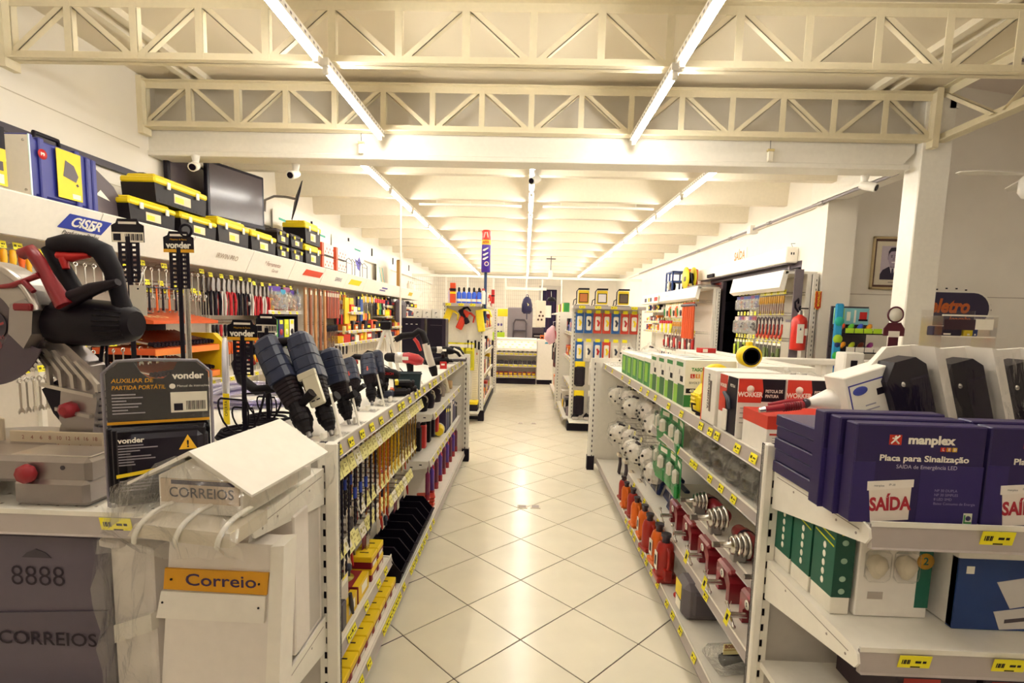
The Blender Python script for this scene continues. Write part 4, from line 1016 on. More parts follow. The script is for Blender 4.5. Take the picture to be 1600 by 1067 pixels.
for r, (z, y0, n, L) in enumerate(((.70, 2.30, 14, .36), (.52, 2.0, 11, .32), (.50, 2.9, 7, .34))):
    for k in range(n):
        y = y0+k*.088
        hook(GL, (-1.105, y, z), L, 0, TAGP if (k+r) % 3 else M('#f3ecd9', .5), .078, .062, -.3)
        if (k+r) % 2 == 0 or r:
            c, it, sh = kinds[(k*2+r) % 5]
            blister('small carded pack, %s row of the left gondola, %s from the camera' % (('middle', 'lower', 'far lower')[r], ORD(k)), .062, .15, c, it, (-.80-.02*(k % 3), y, z-.004), 0, 'carded packs on the left gondola', .018, sh)
# lower set of short black bits by the near post
for i in range(6):
    y = 1.83+i*.07; hook(GL, (-1.105, y, .60), .36, 0, TAGP if i % 2 else M('#f3ecd9', .5), .07, .055, -.3)
    for j in range(4):
        o = put(bit_mesh(.24, 'black' if (i+j) % 3 else 'gold'), 'drill_bit', None, (-.77-j*.07, y+.005*(j % 2), .597))
        tag(o, 'short %s drill bit low on left gondola, %s low hook from camera, %s on it' % ('black' if (i+j) % 3 else 'brown', ORD(i), ORD(j)), 'drill bit', 'short drill bits low on the left gondola')
# big carded packs near the post
for k in range(4):
    blister('grey carded pack hanging low by the near post of the left gondola, %s from the camera' % ORD(k), .085, .2, M('#cfc5bb', .5), DSTEEL, (-.735-.005*k, 1.80+k*.1, .47), 0, 'grey packs by the near left post', .03, (0, 1, 0, 2)[k])
# yellow and dark red boxes on the low shelf and on the base deck
def yrbox(x, y, z, w, d, h, label, big=False):
    t = thing('bit_box', label, 'box', (x, y, z), group='yellow and dark red boxes low on the left gondola')
    MB(M('#8a1624', .45)).cbox(-w/2, w/2, -d/2, d/2, 0, h, .003).build('carton', t)
    if big:
        MB(M('#e9c21a', .45)).box(w/2-.03, w/2+.0008, -d/2+.004, d/2-.004, .004, h+.0008).build('yellow_side', t)
        MB(M('#a89424', .3)).lathe([(.0, h+.001), (w*.26, h+.001), (w*.26, h+.0015), (0, h+.002)], 18).build('window', t); MB(PRINTW).box(w/2+.0005, w/2+.0014, -d*.2, d*.3, h*.3, h*.8).build('label_patch', t)
    else:
        MB(M('#f0cc18', .45)).cbox(-w/2-.001, w/2+.001, -d/2-.001, d/2+.001, h*.55, h+.002, .003).build('yellow_lid', t); MB(INK).box(-w*.25, w*.2, -.004, .004, h+.002, h+.0026).build('lid_slot', t); MB(PRINTW).box(w/2+.0006, w/2+.0014, -d*.3, d*.3, h*.1, h*.42).build('label_patch', t)
    return t
for i in range(3): yrbox(-.83, 1.95+i*.175, .266, .2, .16, .085, 'flat dark red box with a yellow side on the low left shelf, %s from the camera' % ORD(i), True)
for i in range(4): yrbox(-.78, 2.475+(i//2)*.11, .266+(i % 2)*.066, .1, .1, .062, 'small yellow-lidded red box stacked on the low left shelf, %s pair, %s' % (ORD(i//2), ('bottom', 'top')[i % 2]))
for i in range(9): yrbox(-.715, 1.76+i*.105, .116, .1, .098, .062, 'small yellow-lidded red box on the base deck of the left gondola, %s from the camera' % ORD(i))
# row of black open-front bins
def bin_box(label, y):
    t = thing('storage_bin', label, 'bin', (-.76, y, .116), group='black storage bins on the left base deck')
    BK = M('#140e1c', .4)
    b = MB(BK).box(-.11, .10, -.058, .058, 0, .004)
    b.prism([(-.11, 0), (.10, 0), (.115, .06), (.04, .15), (-.11, .15)], -.060, -.056).prism([(-.11, 0), (.10, 0), (.115, .06), (.04, .15), (-.11, .15)], .056, .060).box(-.112, -.108, -.06, .06, 0, .15).build('bin_body', t)
    MB(BK).prism([(.10, 0), (.104, 0), (.119, .06), (.115, .06)], -.06, .06).cbox(.108, .126, -.061, .061, .056, .066, .002).build('front_lip', t)
    return t
for i in range(8): bin_box('black open-front storage bin on the left base deck, %s from the camera' % ORD(i), 2.76+i*.123)
for i in range(4):
    t = thing('red_pack', 'flat red packet lying beyond the black bins, %s of the pile from the bottom' % ORD(i), 'package', (-.74, 3.86+.01*i, .116+.022*i), .08*i, 'red packets beyond the black bins')
    MB(M('#c63a26', .3)).cbox(-.07, .07, -.05, .05, 0, .02, .006).build('packet', t); MB(PRINTW).box(-.04, .03, -.0506, -.0495, .006, .014).build('print_patch', t)
# far shelves of the left gondola
t = thing('paper_roll', 'thick cream paper roll leaning under the top shelf at the far left gondola', 'roll', (-.76, 4.98, .847), rot=(.0, -.25, 0)); MB(M('#e9dcc0', .6)).lathe([(.02, .0), (.045, 0), (.045, .23), (.02, .23)], 16).build('roll', t)
t = thing('paper_roll', 'second tan roll lying behind the cream one at the far left gondola', 'roll', (-.84, 5.25, .893), rot=(0, 0, 0)); MB(M('#c9a070', .6)).lathe([(.02, -.1), (.045, -.1), (.045, .1), (.02, .1)], 16, (0, 0, 0), 'x').build('roll', t)
for i in range(6):
    t = thing('tool_belt', ('dark leather tool pouch', 'black work glove pair', 'brown tool pouch', 'black knee pad', 'dark belt roll', 'grey work glove pair')[i]+' on the upper far shelf of the left gondola', 'pouch', (-.80+.03*(i % 2), 3.98+i*.155, .847), .3*(i % 3), 'pouches on the upper far left shelf')
    c = [TB, BLACK, M('#6a4a34', .6), M('#2a2028', .5), TB2, M('#8a7c70', .6)][i]
    MB(c).tube([(0, 0, .0), (.01, 0, .06), (-.01, .01, .12), (.0, .02, .16)], [.05, .055, .05, .03], 10, flat=.6).build('pouch_body', t); MB(M('#c8bca8', .5)).torus((.02, 0, .09), .03, .006, 'y', 14, 5).build('strap', t)
names = ['navy tool case', 'dark blue boxed kit', 'black tool case', 'white and navy boxed kit', 'navy kit box', 'slate box', 'dark box with grey top']
for i in range(7):
    t = thing('kit_box', names[i]+' on the middle far shelf of the left gondola', 'box', (-.80, 4.72+i*.115, .517), 0, 'kit boxes on the middle far left shelf')
    c = [NAVY, M('#24305e', .5), BLACK, M('#d9d4cc', .5), NAVY, M('#4a4660', .5), TB][i]; h = (.24, .22, .2, .23, .24, .19, .16)[i]
    MB(c).cbox(-.1, .09, -.05, .05, 0, h, .003).build('carton', t); MB(TAGY if i in (0, 1) else PRINTW).box(.09, .0908, -.03, .03, h*.78, h*.9).build('label_patch', t)
for i in range(9):
    k = ['black handled saw in a hanging sleeve', 'red hanging tool sleeve', 'black hanging tool sleeve'][i % 3]
    t = thing('tool_sleeve', '%s on the far left gondola, %s from the camera' % (k, ORD(i)), 'tool', (-.78+.02*(i % 2), 3.78+i*.095, .80), 0, 'hanging sleeves on the far left gondola')
    MB([TB, M('#b82a2a', .5), BLACK][i % 3]).cbox(-.02, .02, -.03, .03, -.22, -.04, .006).build('sleeve', t); MB([M('#3a2a30', .5), TB, RED][i % 3]).tube([(0, 0, -.04), (0, .0, .0)], [.016, .012], 8).build('grip', t)
t = thing('yellow_bag', 'yellow and white zipped bag on the middle far shelf of the left gondola', 'bag', (-.76, 4.55, .517), .3); MB(YELLOW).tube([(0, -.06, .05), (0, 0, .06), (0, .06, .05)], [.04, .055, .04], 12).build('bag_body', t); MB(PRINTW).torus((0, 0, .06), .056, .006, 'y', 16, 5).build('white_band', t)
for i in range(16):
    c = [M('#8a2a58', .35), M('#5a3a9a', .35), M('#c03a4a', .35), M('#6a2a44', .35)][i % 4]
    t = thing('sealant_tube', '%s capped tube hanging at the far lower left gondola, %s from the camera' % (['plum', 'violet', 'red', 'dark plum'][i % 4], ORD(i)), 'tube', (-.72+.015*(i % 2), 3.85+i*.1, .47), 0, 'tubes hanging at the far lower left gondola')
    MB(c).lathe([(.0, -.30), (.018, -.298), (.018, -.09), (.004, -.07), (.003, -.02)], 9).build('cartridge', t); MB(M('#a02838', .4)).lathe([(.0195, -.305), (.0195, -.25)], 9).build('cap', t)
t = thing('red_bucket', 'small red tub on the base deck at the far end of the left gondola', 'tub', (-.76, 5.42, .116)); MB(M('#b04a44', .5)).lathe([(.0, 0), (.035, 0), (.045, .075), (.042, .075), (.034, .004), (0, .004)], 16).build('tub_body', t)
MB(M('#d8ccb8')).torus((0, 0, .07), .045, .003, 'z', 18, 5).build('rim', t)
# ================================================================== RIGHT END UNIT: SIGN BOXES, GREEN CARTONS
PUR = M('#2d2254', .32); PUR2 = M('#352a66', .3)
def sign_box(x, y, z, label, w=.300, h=.238, d=.045, front=True, rz=0.):
    t = thing('sign_box', label, 'box', (x, y, z), rz)
    MB(PUR).cbox(0, w, 0, d, 0, h, .003).build('carton', t)
    MB(PUR2).box(.0, .05, -.0006, 0, 0, h*.62).build('purple_panel', t); MB(PUR2).box(w*.52, w, -.0006, 0, 0, h*.60).build('purple_panel', t)
    if front:
        MB(M('#c8321e', .45)).box(.076, .104, -.0012, 0, .190, .214).build('logo_square', t)
        lg = MB(PRINTW); lg.ball((.090, -.0012, .209), .0032, 6, (1, .1, 1)).tube([(.080, -.0014, .193), (.087, -.0014, .2), (.099, -.0014, .212)], .002, 4).tube([(.090, -.0014, .201), (.098, -.0014, .193)], .002, 4).tube([(.082, -.0014, .206), (.090, -.0014, .204)], .0018, 4); lg.build('logo_figure', t)
        text('manplex', .0195, PRINTW, t, (.172, -.0014, .2025), bold=.045, sx=1.12)
        for i, (c, s) in enumerate(((M('#c8321e'), 'L'), (M('#d98a1c'), 'E'), (M('#e8b81c'), 'D'))):
            MB(c).box(.196+i*.0135, .2065+i*.0135, -.0012, 0, .177, .187).build('logo_tile', t); text(s, .006, PRINTW, t, (.2012+i*.0135, -.0018, .182), bold=.03)
        text('Placa para Sinalização', .0140, PRINTW, t, (.160, -.0014, .158), bold=.03, sx=1.2)
        text('SAÍDA de Emergência LED', .0092, M('#cfc6dc'), t, (.168, -.0014, .138), sx=.98)
        MB(M('#efe4d8', .5)).prism([(.050, .002), (.138, .010), (.138, .092), (.040, .082)], -.0014, 0).build('sign_picture', t)
        MB(M('#f5ece2', .5)).prism([(.036, .078), (.142, .090), (.142, .108), (.035, .100)], -.002, 0).build('sign_picture_cap', t)
        text('SAÍDA', .031, M('#b02434'), t, (.091, -.0022, .046), (1, 0, .08), (-.06, 0, 1), bold=.04, sx=.76)
        text('manplex', .005, DGREY, t, (.062, -.0026, .091)); text('IP-20', .005, DGREY, t, (.092, -.0026, .094))
        for i, s in enumerate(('NP 30 DUPLA', 'NP 30 SIMPLES', '8 LED SMD', 'Baixo Consumo de Energia')): text(s, .0062, M('#9a8fb6'), t, (.192, -.0014, .083-i*.0105), align='L')
        MB(M('#dfe0c8', .5)).box(.266, .286, -.0014, 0, .004, .030).m(GREEN).box(.267, .285, -.0018, 0, .005, .009).box(.267, .27, -.0018, 0, .008, .026).build('seal_label', t); MB(NAVY).lathe([(.0, -.0022), (.006, -.0022), (.006, -.001)], 12, (.277, 0, .018), 'y').build('seal_mark', t)
    return t
Z1 = 1.1365
sign_box(.785, 1.205, Z1, 'purple exit-sign box at the front of the right end shelf, the whole lettered face in view')
sign_box(1.094, 1.205, Z1, 'purple exit-sign box at the front of the right end shelf, second from the aisle')
sign_box(1.404, 1.205, Z1, 'purple exit-sign box at the front of the right end shelf, third from the aisle')
sign_box(.775, 1.255, Z1, 'purple exit-sign box standing directly behind the front one nearest the aisle', h=.243, front=False)
sign_box(.765, 1.303, Z1, 'purple exit-sign box in the third layer back nearest the aisle', h=.248, front=False)
sign_box(1.088, 1.255, Z1, 'purple exit-sign box standing behind the second front one', h=.243, front=False)
for i in range(5):
    t = sign_box(.800+.004*(i % 2), 1.355, Z1+i*.0368, 'purple exit-sign box lying flat in the stack by the right post, %s from the bottom' % ORD(i), .30, .0358, .265, False)
    if i == 4: text('manplex', .016, M('#8a80c0'), t, (.12, .10, .0366), (1, 0, 0), (0, 1, 0), bold=.03); MB(M('#e6dfe6', .4)).box(.17, .29, .06, .2, .0356, .0364).build('top_label', t)
    MB(M('#6a5c8e', .4)).box(.0, .3, -.0007, -.0003, .031, .0335).build('edge_line', t)
# emergency lamps in clear bags leaning behind the sign boxes
def bagged_lamp(x, label):
    t = thing('emergency_lamp', label, 'lamp', (x, 1.76, 1.144), rot=(0, -.30, 0), group='black emergency lamps in white sleeves')
    MB(M('#efe6da', .5)).prism([(-.012, 0), (.135, 0), (.14, .27), (.05, .285), (-.025, .24), (-.03, .20)], .055, .08).build('sleeve_back', t)
    MB(M('#f3ebe0', .5)).prism([(.118, 0), (.142, 0), (.142, .262), (.118, .275)], -.05, .06).build('sleeve_side', t)
    b = MB(M('#171020', .3)).prism([(0, 0), (.10, 0), (.10, .235), (.075, .258), (.015, .258), (-.018, .215), (-.012, .17)], -.03, .05); b.build('lamp_body', t)
    MB(M('#221a2c', .25)).cbox(.045, .098, -.036, -.028, .01, .21, .004).build('lens', t); MB(CHROME).ball((.025, -.03, .20), .007, 6).build('indicator', t)
    rnd = random.Random(int(x*1000)); w = MB(CLEAR); vs = []; fs = []
    for i in range(7):
        for j in range(9): vs.append((-.035+i*.031+rnd.uniform(-.005, .005), -.055+rnd.uniform(-.008, .008), -.0+j*.037+rnd.uniform(-.006, .006)))
    for i in range(6):
        for j in range(8): fs.append((i*9+j, (i+1)*9+j, (i+1)*9+j+1, i*9+j+1))
    w.add(vs, fs, True); w.build('clear_bag', t); t.scale = (1.15, 1., 1.36)
for i, x in enumerate((1.315, 1.50, 1.685)): bagged_lamp(x, 'black emergency lamp in a clear bag behind the purple boxes, %s from the aisle' % ORD(i))
t = thing('labelled_carton', 'white carton with a blue-edged printed label leaning by the bagged emergency lamps', 'box', (1.195, 1.76, 1.144), rot=(0, -.30, .12)); t.scale = (1.05, 1, 1.16)
MB(M('#f3ece0', .5)).cbox(-.03, .145, 0, .10, 0, .262, .003).build('carton', t)
MB(M('#3a3a94', .5)).box(-.022, .13, -.001, 0, .03, .235).m(PRINTW).box(-.018, .126, -.0016, 0, .034, .231).m(M('#4a54b0')).ball((.015, -.002, .212), .026, 8, (1, .06, .5)).build('printed_label', t)
b = MB(M('#a8a2ac'))
for i in range(9): b.box(.0+.012*(i % 3), .06+.01*(i % 2), -.0022, -.0016, .05+i*.014, .054+i*.014)
b.build('print_lines', t); MB(INK).box(.07, .11, -.0022, -.0016, .185, .205).build('barcode', t)
# heap of clear wrapped white cartons behind
rnd = random.Random(12)
for i in range(7):
    t = thing('wrapped_carton', 'white carton in crumpled clear wrap on the right gondola top, %s from the emergency lamps' % ORD(i), 'box', (1.32+.14*(i % 3), 2.08+.25*(i//3)+.03*(i % 3), 1.143), rnd.uniform(-.1, .1), 'wrapped white cartons on the right gondola')
    h = .20+.02*(i % 2)
    MB(M('#f1e9dc', .5)).cbox(-.065, .065, -.10, .10, 0, h, .003).build('carton', t); MB(M('#b8b0a8')).box(-.04, .03, -.1006, -.1, h*.6, h*.75).build('print_patch', t)
    w = MB(CLEAR); vs = []; fs = []
    for a in range(9):
        for j in range(6): vs.append((-.072+a*.018+rnd.uniform(-.006, .006), -.11+j*.045, h+.012+rnd.uniform(-.01, .018)))
    for a in range(8):
        for j in range(5): fs.append((a*6+j, (a+1)*6+j, (a+1)*6+j+1, a*6+j+1))
    w.add(vs, fs); w.build('clear_wrap', t)
# lower shelf: green lamp cartons, bulb pack, blue luminaire box
def green_carton(y, label):
    t = thing('lamp_carton', label, 'box', (.843, y, .8265), group='tall green lamp cartons on the right end shelf'); G = M('#17604a', .45)
    MB(PRINTW).cbox(0, .05, 0, .098, 0, .27, .002).build('carton', t)
    MB(G).box(-.0008, .0508, -.0008, .0988, .048, .2705).build('green_wrap', t)
    MB(M('#0f4a3a', .45)).box(.0, .0515, -.0014, -.0006, .048, .2705).build('dark_front', t)
    b = MB(M('#d8d21c'))
    b.prism([(.005, .205), (.093, .222), (.093, .226), (.005, .209)], -.0016, -.0008, 'x'); b.prism([(.005, .185), (.093, .202), (.093, .206), (.005, .189)], -.0016, -.0008, 'x'); b.build('yellow_line', t)
    text('LED', .014, PRINTW, t, (-.0018, .05, .240), (0, -1, 0), bold=.03); 
    for i, z in enumerate((.175, .15, .125, .10, .075)): MB(PRINTW).ball((-.0012, .045, z), .009, 6, (.1, .8, 1.1)).build('lamp_icon', t)
    for i, z in enumerate((.2, .15, .10, .065)): MB(M('#9ab8a0')).ball((.025, -.0014, z), .009, 6, (1, .1, .9)).build('front_icon', t)
    text('25K', .010, M('#d8c81c'), t, (.025, -.002, .225), bold=.03)
for i, y in enumerate((1.335, 1.445, 1.555)): green_carton(y, 'tall green and white lamp carton on the lower right end shelf, %s from the front' % ORD(i))
t = thing('bulb_pack', 'white twin bulb pack with clear domes and a green edge beside the green cartons', 'package', (.905, 1.33, .8265))
MB(M('#f3ece2', .5)).cbox(0, .19, 0, .12, 0, .25, .003).build('carton', t); MB(TEAL).box(.155, .1905, -.001, .121, .03, .251).build('green_edge', t)
for x in (.04, .115):
    MB(BLIST).cbox(x-.034, x+.034, -.03, .0, .105, .195, .014).build('clear_dome', t); MB(M('#d8ccb4', .3)).lathe([(.008, .145), (.018, .16), (.026, .18), (.02, .2), (.0, .21)], 12, (x, -.012, -.03)).build('bulb', t)
MB(GOLD).lathe([(.0, -.0025), (.022, -.0025), (.022, -.001)], 20, (.172, 0, .16), 'y').build('gold_seal', t); text('2', .02, TEAL, t, (.172, -.003, .16), bold=.02)
MB(M('#b8aca0')).box(.03, .07, -.001, 0, .05, .07).build('print_patch', t)
t = thing('luminaire_box', 'blue and white box with a printed ceiling lamp picture on the lower right end shelf', 'box', (1.13, 1.29, .8265))
MB(M('#efe8e0', .5)).cbox(0, .42, 0, .25, 0, .245, .003).build('carton', t); MB(M('#1f3c78', .45)).box(.0, .4205, -.001, .02, .0, .19).build('blue_wrap', t)
MB(M('#d9d2cc', .4)).prism([(.10, .13), (.30, .17), (.33, .10), (.14, .06)], -.002, -.001).prism([(.10, .05), (.34, .09), (.36, .02), (.12, -.0+.002)], -.002, -.001).build('lamp_picture', t); MB(DGREY).prism([(.13, .03), (.33, .06), (.33, .05), (.13, .02)], -.0026, -.002).build('picture_slot', t)
text('LUMINÁRIA LED', .012, M('#8a8494'), t, (.09, -.001, .215)); MB(PRINTW).box(.02, .04, -.0016, -.001, .15, .17).build('logo_patch', t)
for i in range(3):
    t = thing('dark_carton', 'dark brown carton on the low shelf of the right end unit, %s from the aisle' % ORD(i), 'box', (1.06+i*.24, 1.36, .4715), group='dark cartons on the low right shelf'); MB(M('#3a2a34', .5)).cbox(0, .22, 0, .26, 0, .2, .003).build('carton', t); MB(M('#b83a30', .5)).box(.02, .12, -.001, 0, .08, .16).build('print_patch', t)

# ================================================================== ON TOP OF THE RIGHT GONDOLA
ZT = 1.143
def lamp_box(y, i, h, w, full):
    t = thing('lamp_box', 'white and green lamp box standing on the right gondola, %s from the camera' % ORD(i), 'box', (.862, y, ZT), 0, 'white and green lamp boxes in a row')
    d = .27; GR_ = M('#2f8a3c', .45); LG = M('#8cc63a', .45)
    MB(M('#f3eee2', .45)).cbox(0, d, 0, w, 0, h, .002).build('carton', t)
    if full:
        MB(GR_).box(-.0008, 0, .003, w-.003, .004, h*.86).build('green_face', t); MB(LG).box(-.0014, -.0006, w*.35, w*.8, .03, h*.8).build('light_panel', t)
    else:
        MB(M('#286b34', .45)).box(-.0008, 0, .003, w*.60, .004, h*.46).m(LG).box(-.0008, 0, w*.60, w-.003, .004, h*.42).build('green_face', t)
        MB(INK).box(-.0014, 0, w*.15, w*.4, h*.52, h*.64).build('black_square', t); MB(GR_).box(-.0014, 0, w*.2, w*.8, h*.84, h*.93).build('green_title', t)
        MB(LGREY).ball((-.001, w*.5, h*.72), .02, 6, (.06, .4, .8)).build('lamp_picture', t)
    MB(INK).prism([(.06, w*.35), (d*.5, w*.62), (d-.02, w*.45), (d*.5, w*.38)], h, h+.0006, 'z').build('top_print', t)
    if i == 0:
        text('TASCHIBRA', .017, GREEN, t, (.095, -.0012, h*.80), bold=.04, sx=.95)
        for k, (c, s) in enumerate(((RED, 'L'), (M('#d98a2c'), 'E'), (M('#3a9ac0'), 'D'))): MB(c).box(.03+k*.028, .053+k*.028, -.001, 0, h*.62, h*.71).build('logo_tile', t); text(s, .015, PRINTW, t, (.0415+k*.028, -.0016, h*.665), bold=.03)
        text('BIVOLT LED', .012, DGREY, t, (.07, -.0012, h*.52)); MB(INK).box(.01, .09, -.001, 0, h*.30, h*.40).build('black_band', t); text('40W', .015, PRINTW, t, (.05, -.0016, h*.35), bold=.03); MB(M('#2c7a38')).box(.0, .12, -.001, 0, .002, h*.26).build('green_foot', t)
y = 2.76
for i in range(9):
    w = (.20, .19, .19, .18, .19, .20, .20, .21, .22)[i]; h = (.255, .25, .245, .24, .20, .195, .195, .19, .19)[i]
    lamp_box(y, i, h, w-.006, i >= 4); y += w
def bag(label, loc, r, colour, rz=0., group=None, seed=1, hang=True):
    """lamp with a fluted shade inside a crumpled clear bag"""
    t = thing('bagged_lamp', label, 'lamp', loc, rz, group)
    n = 20; pr = [(.1, -.75), (.62, -.62), (.95, -.25), (1., .05), (.8, .4), (.4, .62), (.12, .7)]
    vs = []; fs = []
    for rr, z in pr:
        for j in range(n):
            a = 2*PI*j/n; q = r*rr*(1 if j % 2 else .90); vs.append((q*math.cos(a)*.7, q*math.sin(a), z*r))
    for i in range(len(pr)-1):
        for j in range(n): fs.append((i*n+j, i*n+(j+1) % n, (i+1)*n+(j+1) % n, (i+1)*n+j))
    MB(colour).add(vs, fs).build('shade', t)
    MB(M('#2c2028', .5)).lathe([(.14*r, -.8*r), (.2*r, -.78*r), (.2*r, -.66*r)], 10).cyl((.0, -.25*r, .68*r), (.1*r, .25*r, .74*r), .12*r, 7).build('fitting', t)
    for k, (a, z) in enumerate(((2.4, -.1), (3.3, .25), (3.9, -.3), (2.9, -.45))): MB(INK).ball((r*.72*math.cos(a), r*math.sin(a), z*r), r*.09, 5).build('screw', t)
    rnd = random.Random(seed); w = MB(CLEAR); w2 = []; f2 = []; m = 14
    for i in range(8):
        z = -1.05+i*.32
        for j in range(m):
            a = 2*PI*j/m; q = r*(1.1 if i < 6 else .55)*math.sqrt(max(.1, 1-(z*.75)**2))*rnd.uniform(.88, 1.14); w2.append((q*math.cos(a)*.75, q*math.sin(a), z*r))
    for i in range(7):
        for j in range(m): f2.append((i*m+j, i*m+(j+1) % m, (i+1)*m+(j+1) % m, (i+1)*m+j))
    w.add(w2, f2).build('clear_bag', t)
    return t
SH = M('#efe8dc', .35)
bag('white lamp in a clear bag standing at the far end of the right gondola top', (1.0, 4.98, ZT+.115), .105, SH, 0, None, 4)
bag('second white lamp in a clear bag behind the one at the far end of the right gondola top', (1.25, 5.12, ZT+.12), .11, SH, .4, None, 5)
t = thing('flat_bag', 'flat clear bag of white fittings lying at the far aisle corner of the right gondola top', 'bag', (.93, 5.2, ZT)); MB(BAGF).cbox(-.08, .1, -.12, .12, 0, .03, .012).build('bag_body', t)
for i in range(12):
    x, y = 1.36+.17*(i % 2), 2.98+.26*(i//2)
    t = thing('small_carton', 'plain white carton behind the lamp boxes on the right gondola, %s row from the camera, %s' % (ORD(i//2), ('inner', 'outer')[i % 2]), 'box', (x, y, ZT), 0, 'plain white cartons on the right gondola'); h = .225
    MB(M('#f4eee2', .5)).cbox(-.075, .075, -.12, .12, 0, h, .002).build('carton', t); MB(INK).box(-.06, -.03, -.1206, -.12, h*.8, h*.85).box(.0, .03, -.1206, -.12, h*.8, h*.85).build('print_mark', t)
    if i == 0: MB(NAVY).torus((.02, -.1205, h*.4), .022, .006, 'y', 10, 4, 0, PI).build('arc_logo', t)
t = thing('small_box', 'red and white carton lying on the plain cartons of the right gondola', 'box', (1.40, 4.0, ZT+.226), .2); MB(RED).cbox(-.06, .06, -.04, .04, 0, .035, .002).build('carton', t); MB(PRINTW).box(-.05, -.01, -.0406, -.04, .005, .03).build('print_patch', t)
# yellow blower with black cord
t = thing('yellow_blower', 'bright yellow blower with a round black inlet and coiled black cord on the right gondola', 'power tool', (.945, 2.60, ZT)); t.scale = (.82, .82, .9)
Y = M('#f2d412', .4)
MB(Y).prism([(-.085, .0), (.10, 0), (.10, .125), (.07, .16), (-.04, .165), (-.085, .11)], -.06, .06).cbox(-.10, .10, -.066, .066, .012, .105, .012).build('body', t)
MB(Y).lathe([(.045, -.045), (.082, -.04), (.086, 0), (.082, .04), (.045, .045)], 28, (.03, 0, .195), 'y').build('fan_housing', t)
MB(M('#160f1a', .35)).lathe([(.0, -.040), (.052, -.0465), (.056, -.044)], 24, (.045, 0, .19), 'y').build('inlet', t)
for i in range(4): MB(Y).cbox(-.108, -.09, -.04, .04, .03+i*.022, .042+i*.022, .003).build('rib', t)
b = MB(RUBBER)
for k in range(4): b.torus((-.06+.035*k, -.10, .008+.006*k), .05+.006*k, .0055, 'z', 20, 6)
b.tube([(-.08, -.03, .05), (-.13, -.06, .06), (-.135, -.10, .03), (-.09, -.12, .012)], .006, 6); b.build('power_cord', t)
# spray-gun cartons
def worker_face(t, x0, x1, y, h, split=.5, title='PISTOLA DE'):
    w = x1-x0
    MB(M('#d03a28', .45)).prism([(x0, h*.60), (x0+w*.50, h*.60), (x0+w*.54, h*.80), (x0+w*.50, h*.985), (x0, h*.985)], y-.0008, y).build('red_panel', t)
    MB(M('#1d1522', .45)).prism([(x0+w*.50, h*.62), (x1, h*.62), (x1, h*.985), (x0+w*.50, h*.985), (x0+w*.54, h*.80)], y-.0008, y).build('black_panel', t)
    text('WORKER', h*.075, PRINTW, t, (x0+w*.26, y-.0014, h*.73), bold=.04, sx=w/.2*.95); MB(PRINTW).lathe([(0, y-.0014), (h*.06, y-.0014), (h*.06, y-.0008)], 12, (x0+w*.26, 0, h*.82), 'y').build('sun_logo', t)
    text(title, h*.05, PRINTW, t, (x0+w*.58, y-.0014, h*.79), align='L', bold=.02, sx=w/.2*.8); text('PINTURA', h*.05, PRINTW, t, (x0+w*.58, y-.0014, h*.71), align='L', bold=.02, sx=w/.2*.8)
    b = MB(M('#a89e98'))
    for i in range(4): b.box(x0+w*.06, x0+w*(.5+.1*(i % 2)), y-.0008, y, h*(.50-i*.08), h*(.515-i*.08))
    b.build('print_lines', t)
W_ = M('#f3ece2', .5)
def spray_carton(x, y, label, side=True):
    t = thing('spray_gun_carton', label, 'box', (x, y, ZT), group='red, black and white spray gun cartons'); w, d, h = .185, .19, .245
    MB(W_).cbox(0, w, 0, d, 0, h, .002).build('carton', t); worker_face(t, .002, w-.002, 0, h)
    if side:
        MB(M('#d03a28', .45)).box(-.0008, 0, d*.55, d*.97, h*.35, h*.985).build('side_red', t); MB(M('#1d1522', .45)).prism([(.002, .01), (d*.55, .0+.01), (d*.62, h*.6), (d*.5, h*.985), (.002, h*.985)], -.0008, 0, 'x').build('side_black', t)
        text('WORKER', .014, PRINTW, t, (-.0014, d*.76, h*.80), (0, -1, 0), bold=.04, sx=.8); text('PISTOLA', .011, PRINTW, t, (-.0014, d*.26, h*.84), (0, -1, 0), bold=.02, sx=.8)
        g = MB(M('#2a2c38', .35)).tube([(-.004, d*.62, h*.70), (-.006, d*.35, h*.62), (-.006, d*.28, h*.45)], [.012, .016, .01], 8, flat=.4); g.build('gun_picture', t); MB(M('#ece4d8', .4)).cbox(-.008, -.001, d*.42, d*.66, h*.06, h*.42, .006).build('cup_picture', t)
    return t
spray_carton(.845, 2.03, 'spray gun carton with its pictured side to the aisle, left of its twin')
spray_carton(1.035, 2.03, 'spray gun carton right of the one with the pictured side', False)
t = thing('tool_carton', 'white carton with an orange edge and black lettering behind the spray gun carton', 'box', (.835, 2.235, ZT)); h = .25
MB(W_).cbox(0, .28, 0, .17, 0, h, .002).build('carton', t); MB(M('#d8562a', .5)).box(-.0008, .0, .158, .1705, 0, h).build('orange_edge', t); text('FERRAMENTA', .02, DGREY, t, (-.0012, .085, h*.6), (0, 0, -1), (0, 1, 0) if 0 else (0, -1, 0), bold=.02, sx=.9); MB(M('#6a5a52')).box(-.001, 0, .05, .07, h*.25, h*.8).build('picture_strip', t)
t = thing('tool_carton', 'low red and white carton at the near corner of the right gondola under the spray gun', 'box', (.86, 1.80, ZT)); h = .135
MB(W_).cbox(0, .34, 0, .2, 0, h, .002).build('carton', t); MB(M('#cf3a28', .45)).box(-.001, .341, -.001, .2005, h*.66, h+.0008).build('red_band', t); MB(M('#cf3a28')).box(.005, .335, -.0012, 0, .004, .012).box(.01, .06, -.0012, 0, h*.5, h*.55).build('red_lines', t)
MB(PRINTW).lathe([(0, -.0018), (.012, -.0018), (.012, -.001)], 12, (.12, 0, h*.83), 'y').build('sun_logo', t); text('WORKER', .012, PRINTW, t, (.12, -.0018, h*.72), bold=.03)
b = MB(M('#a89e98'))
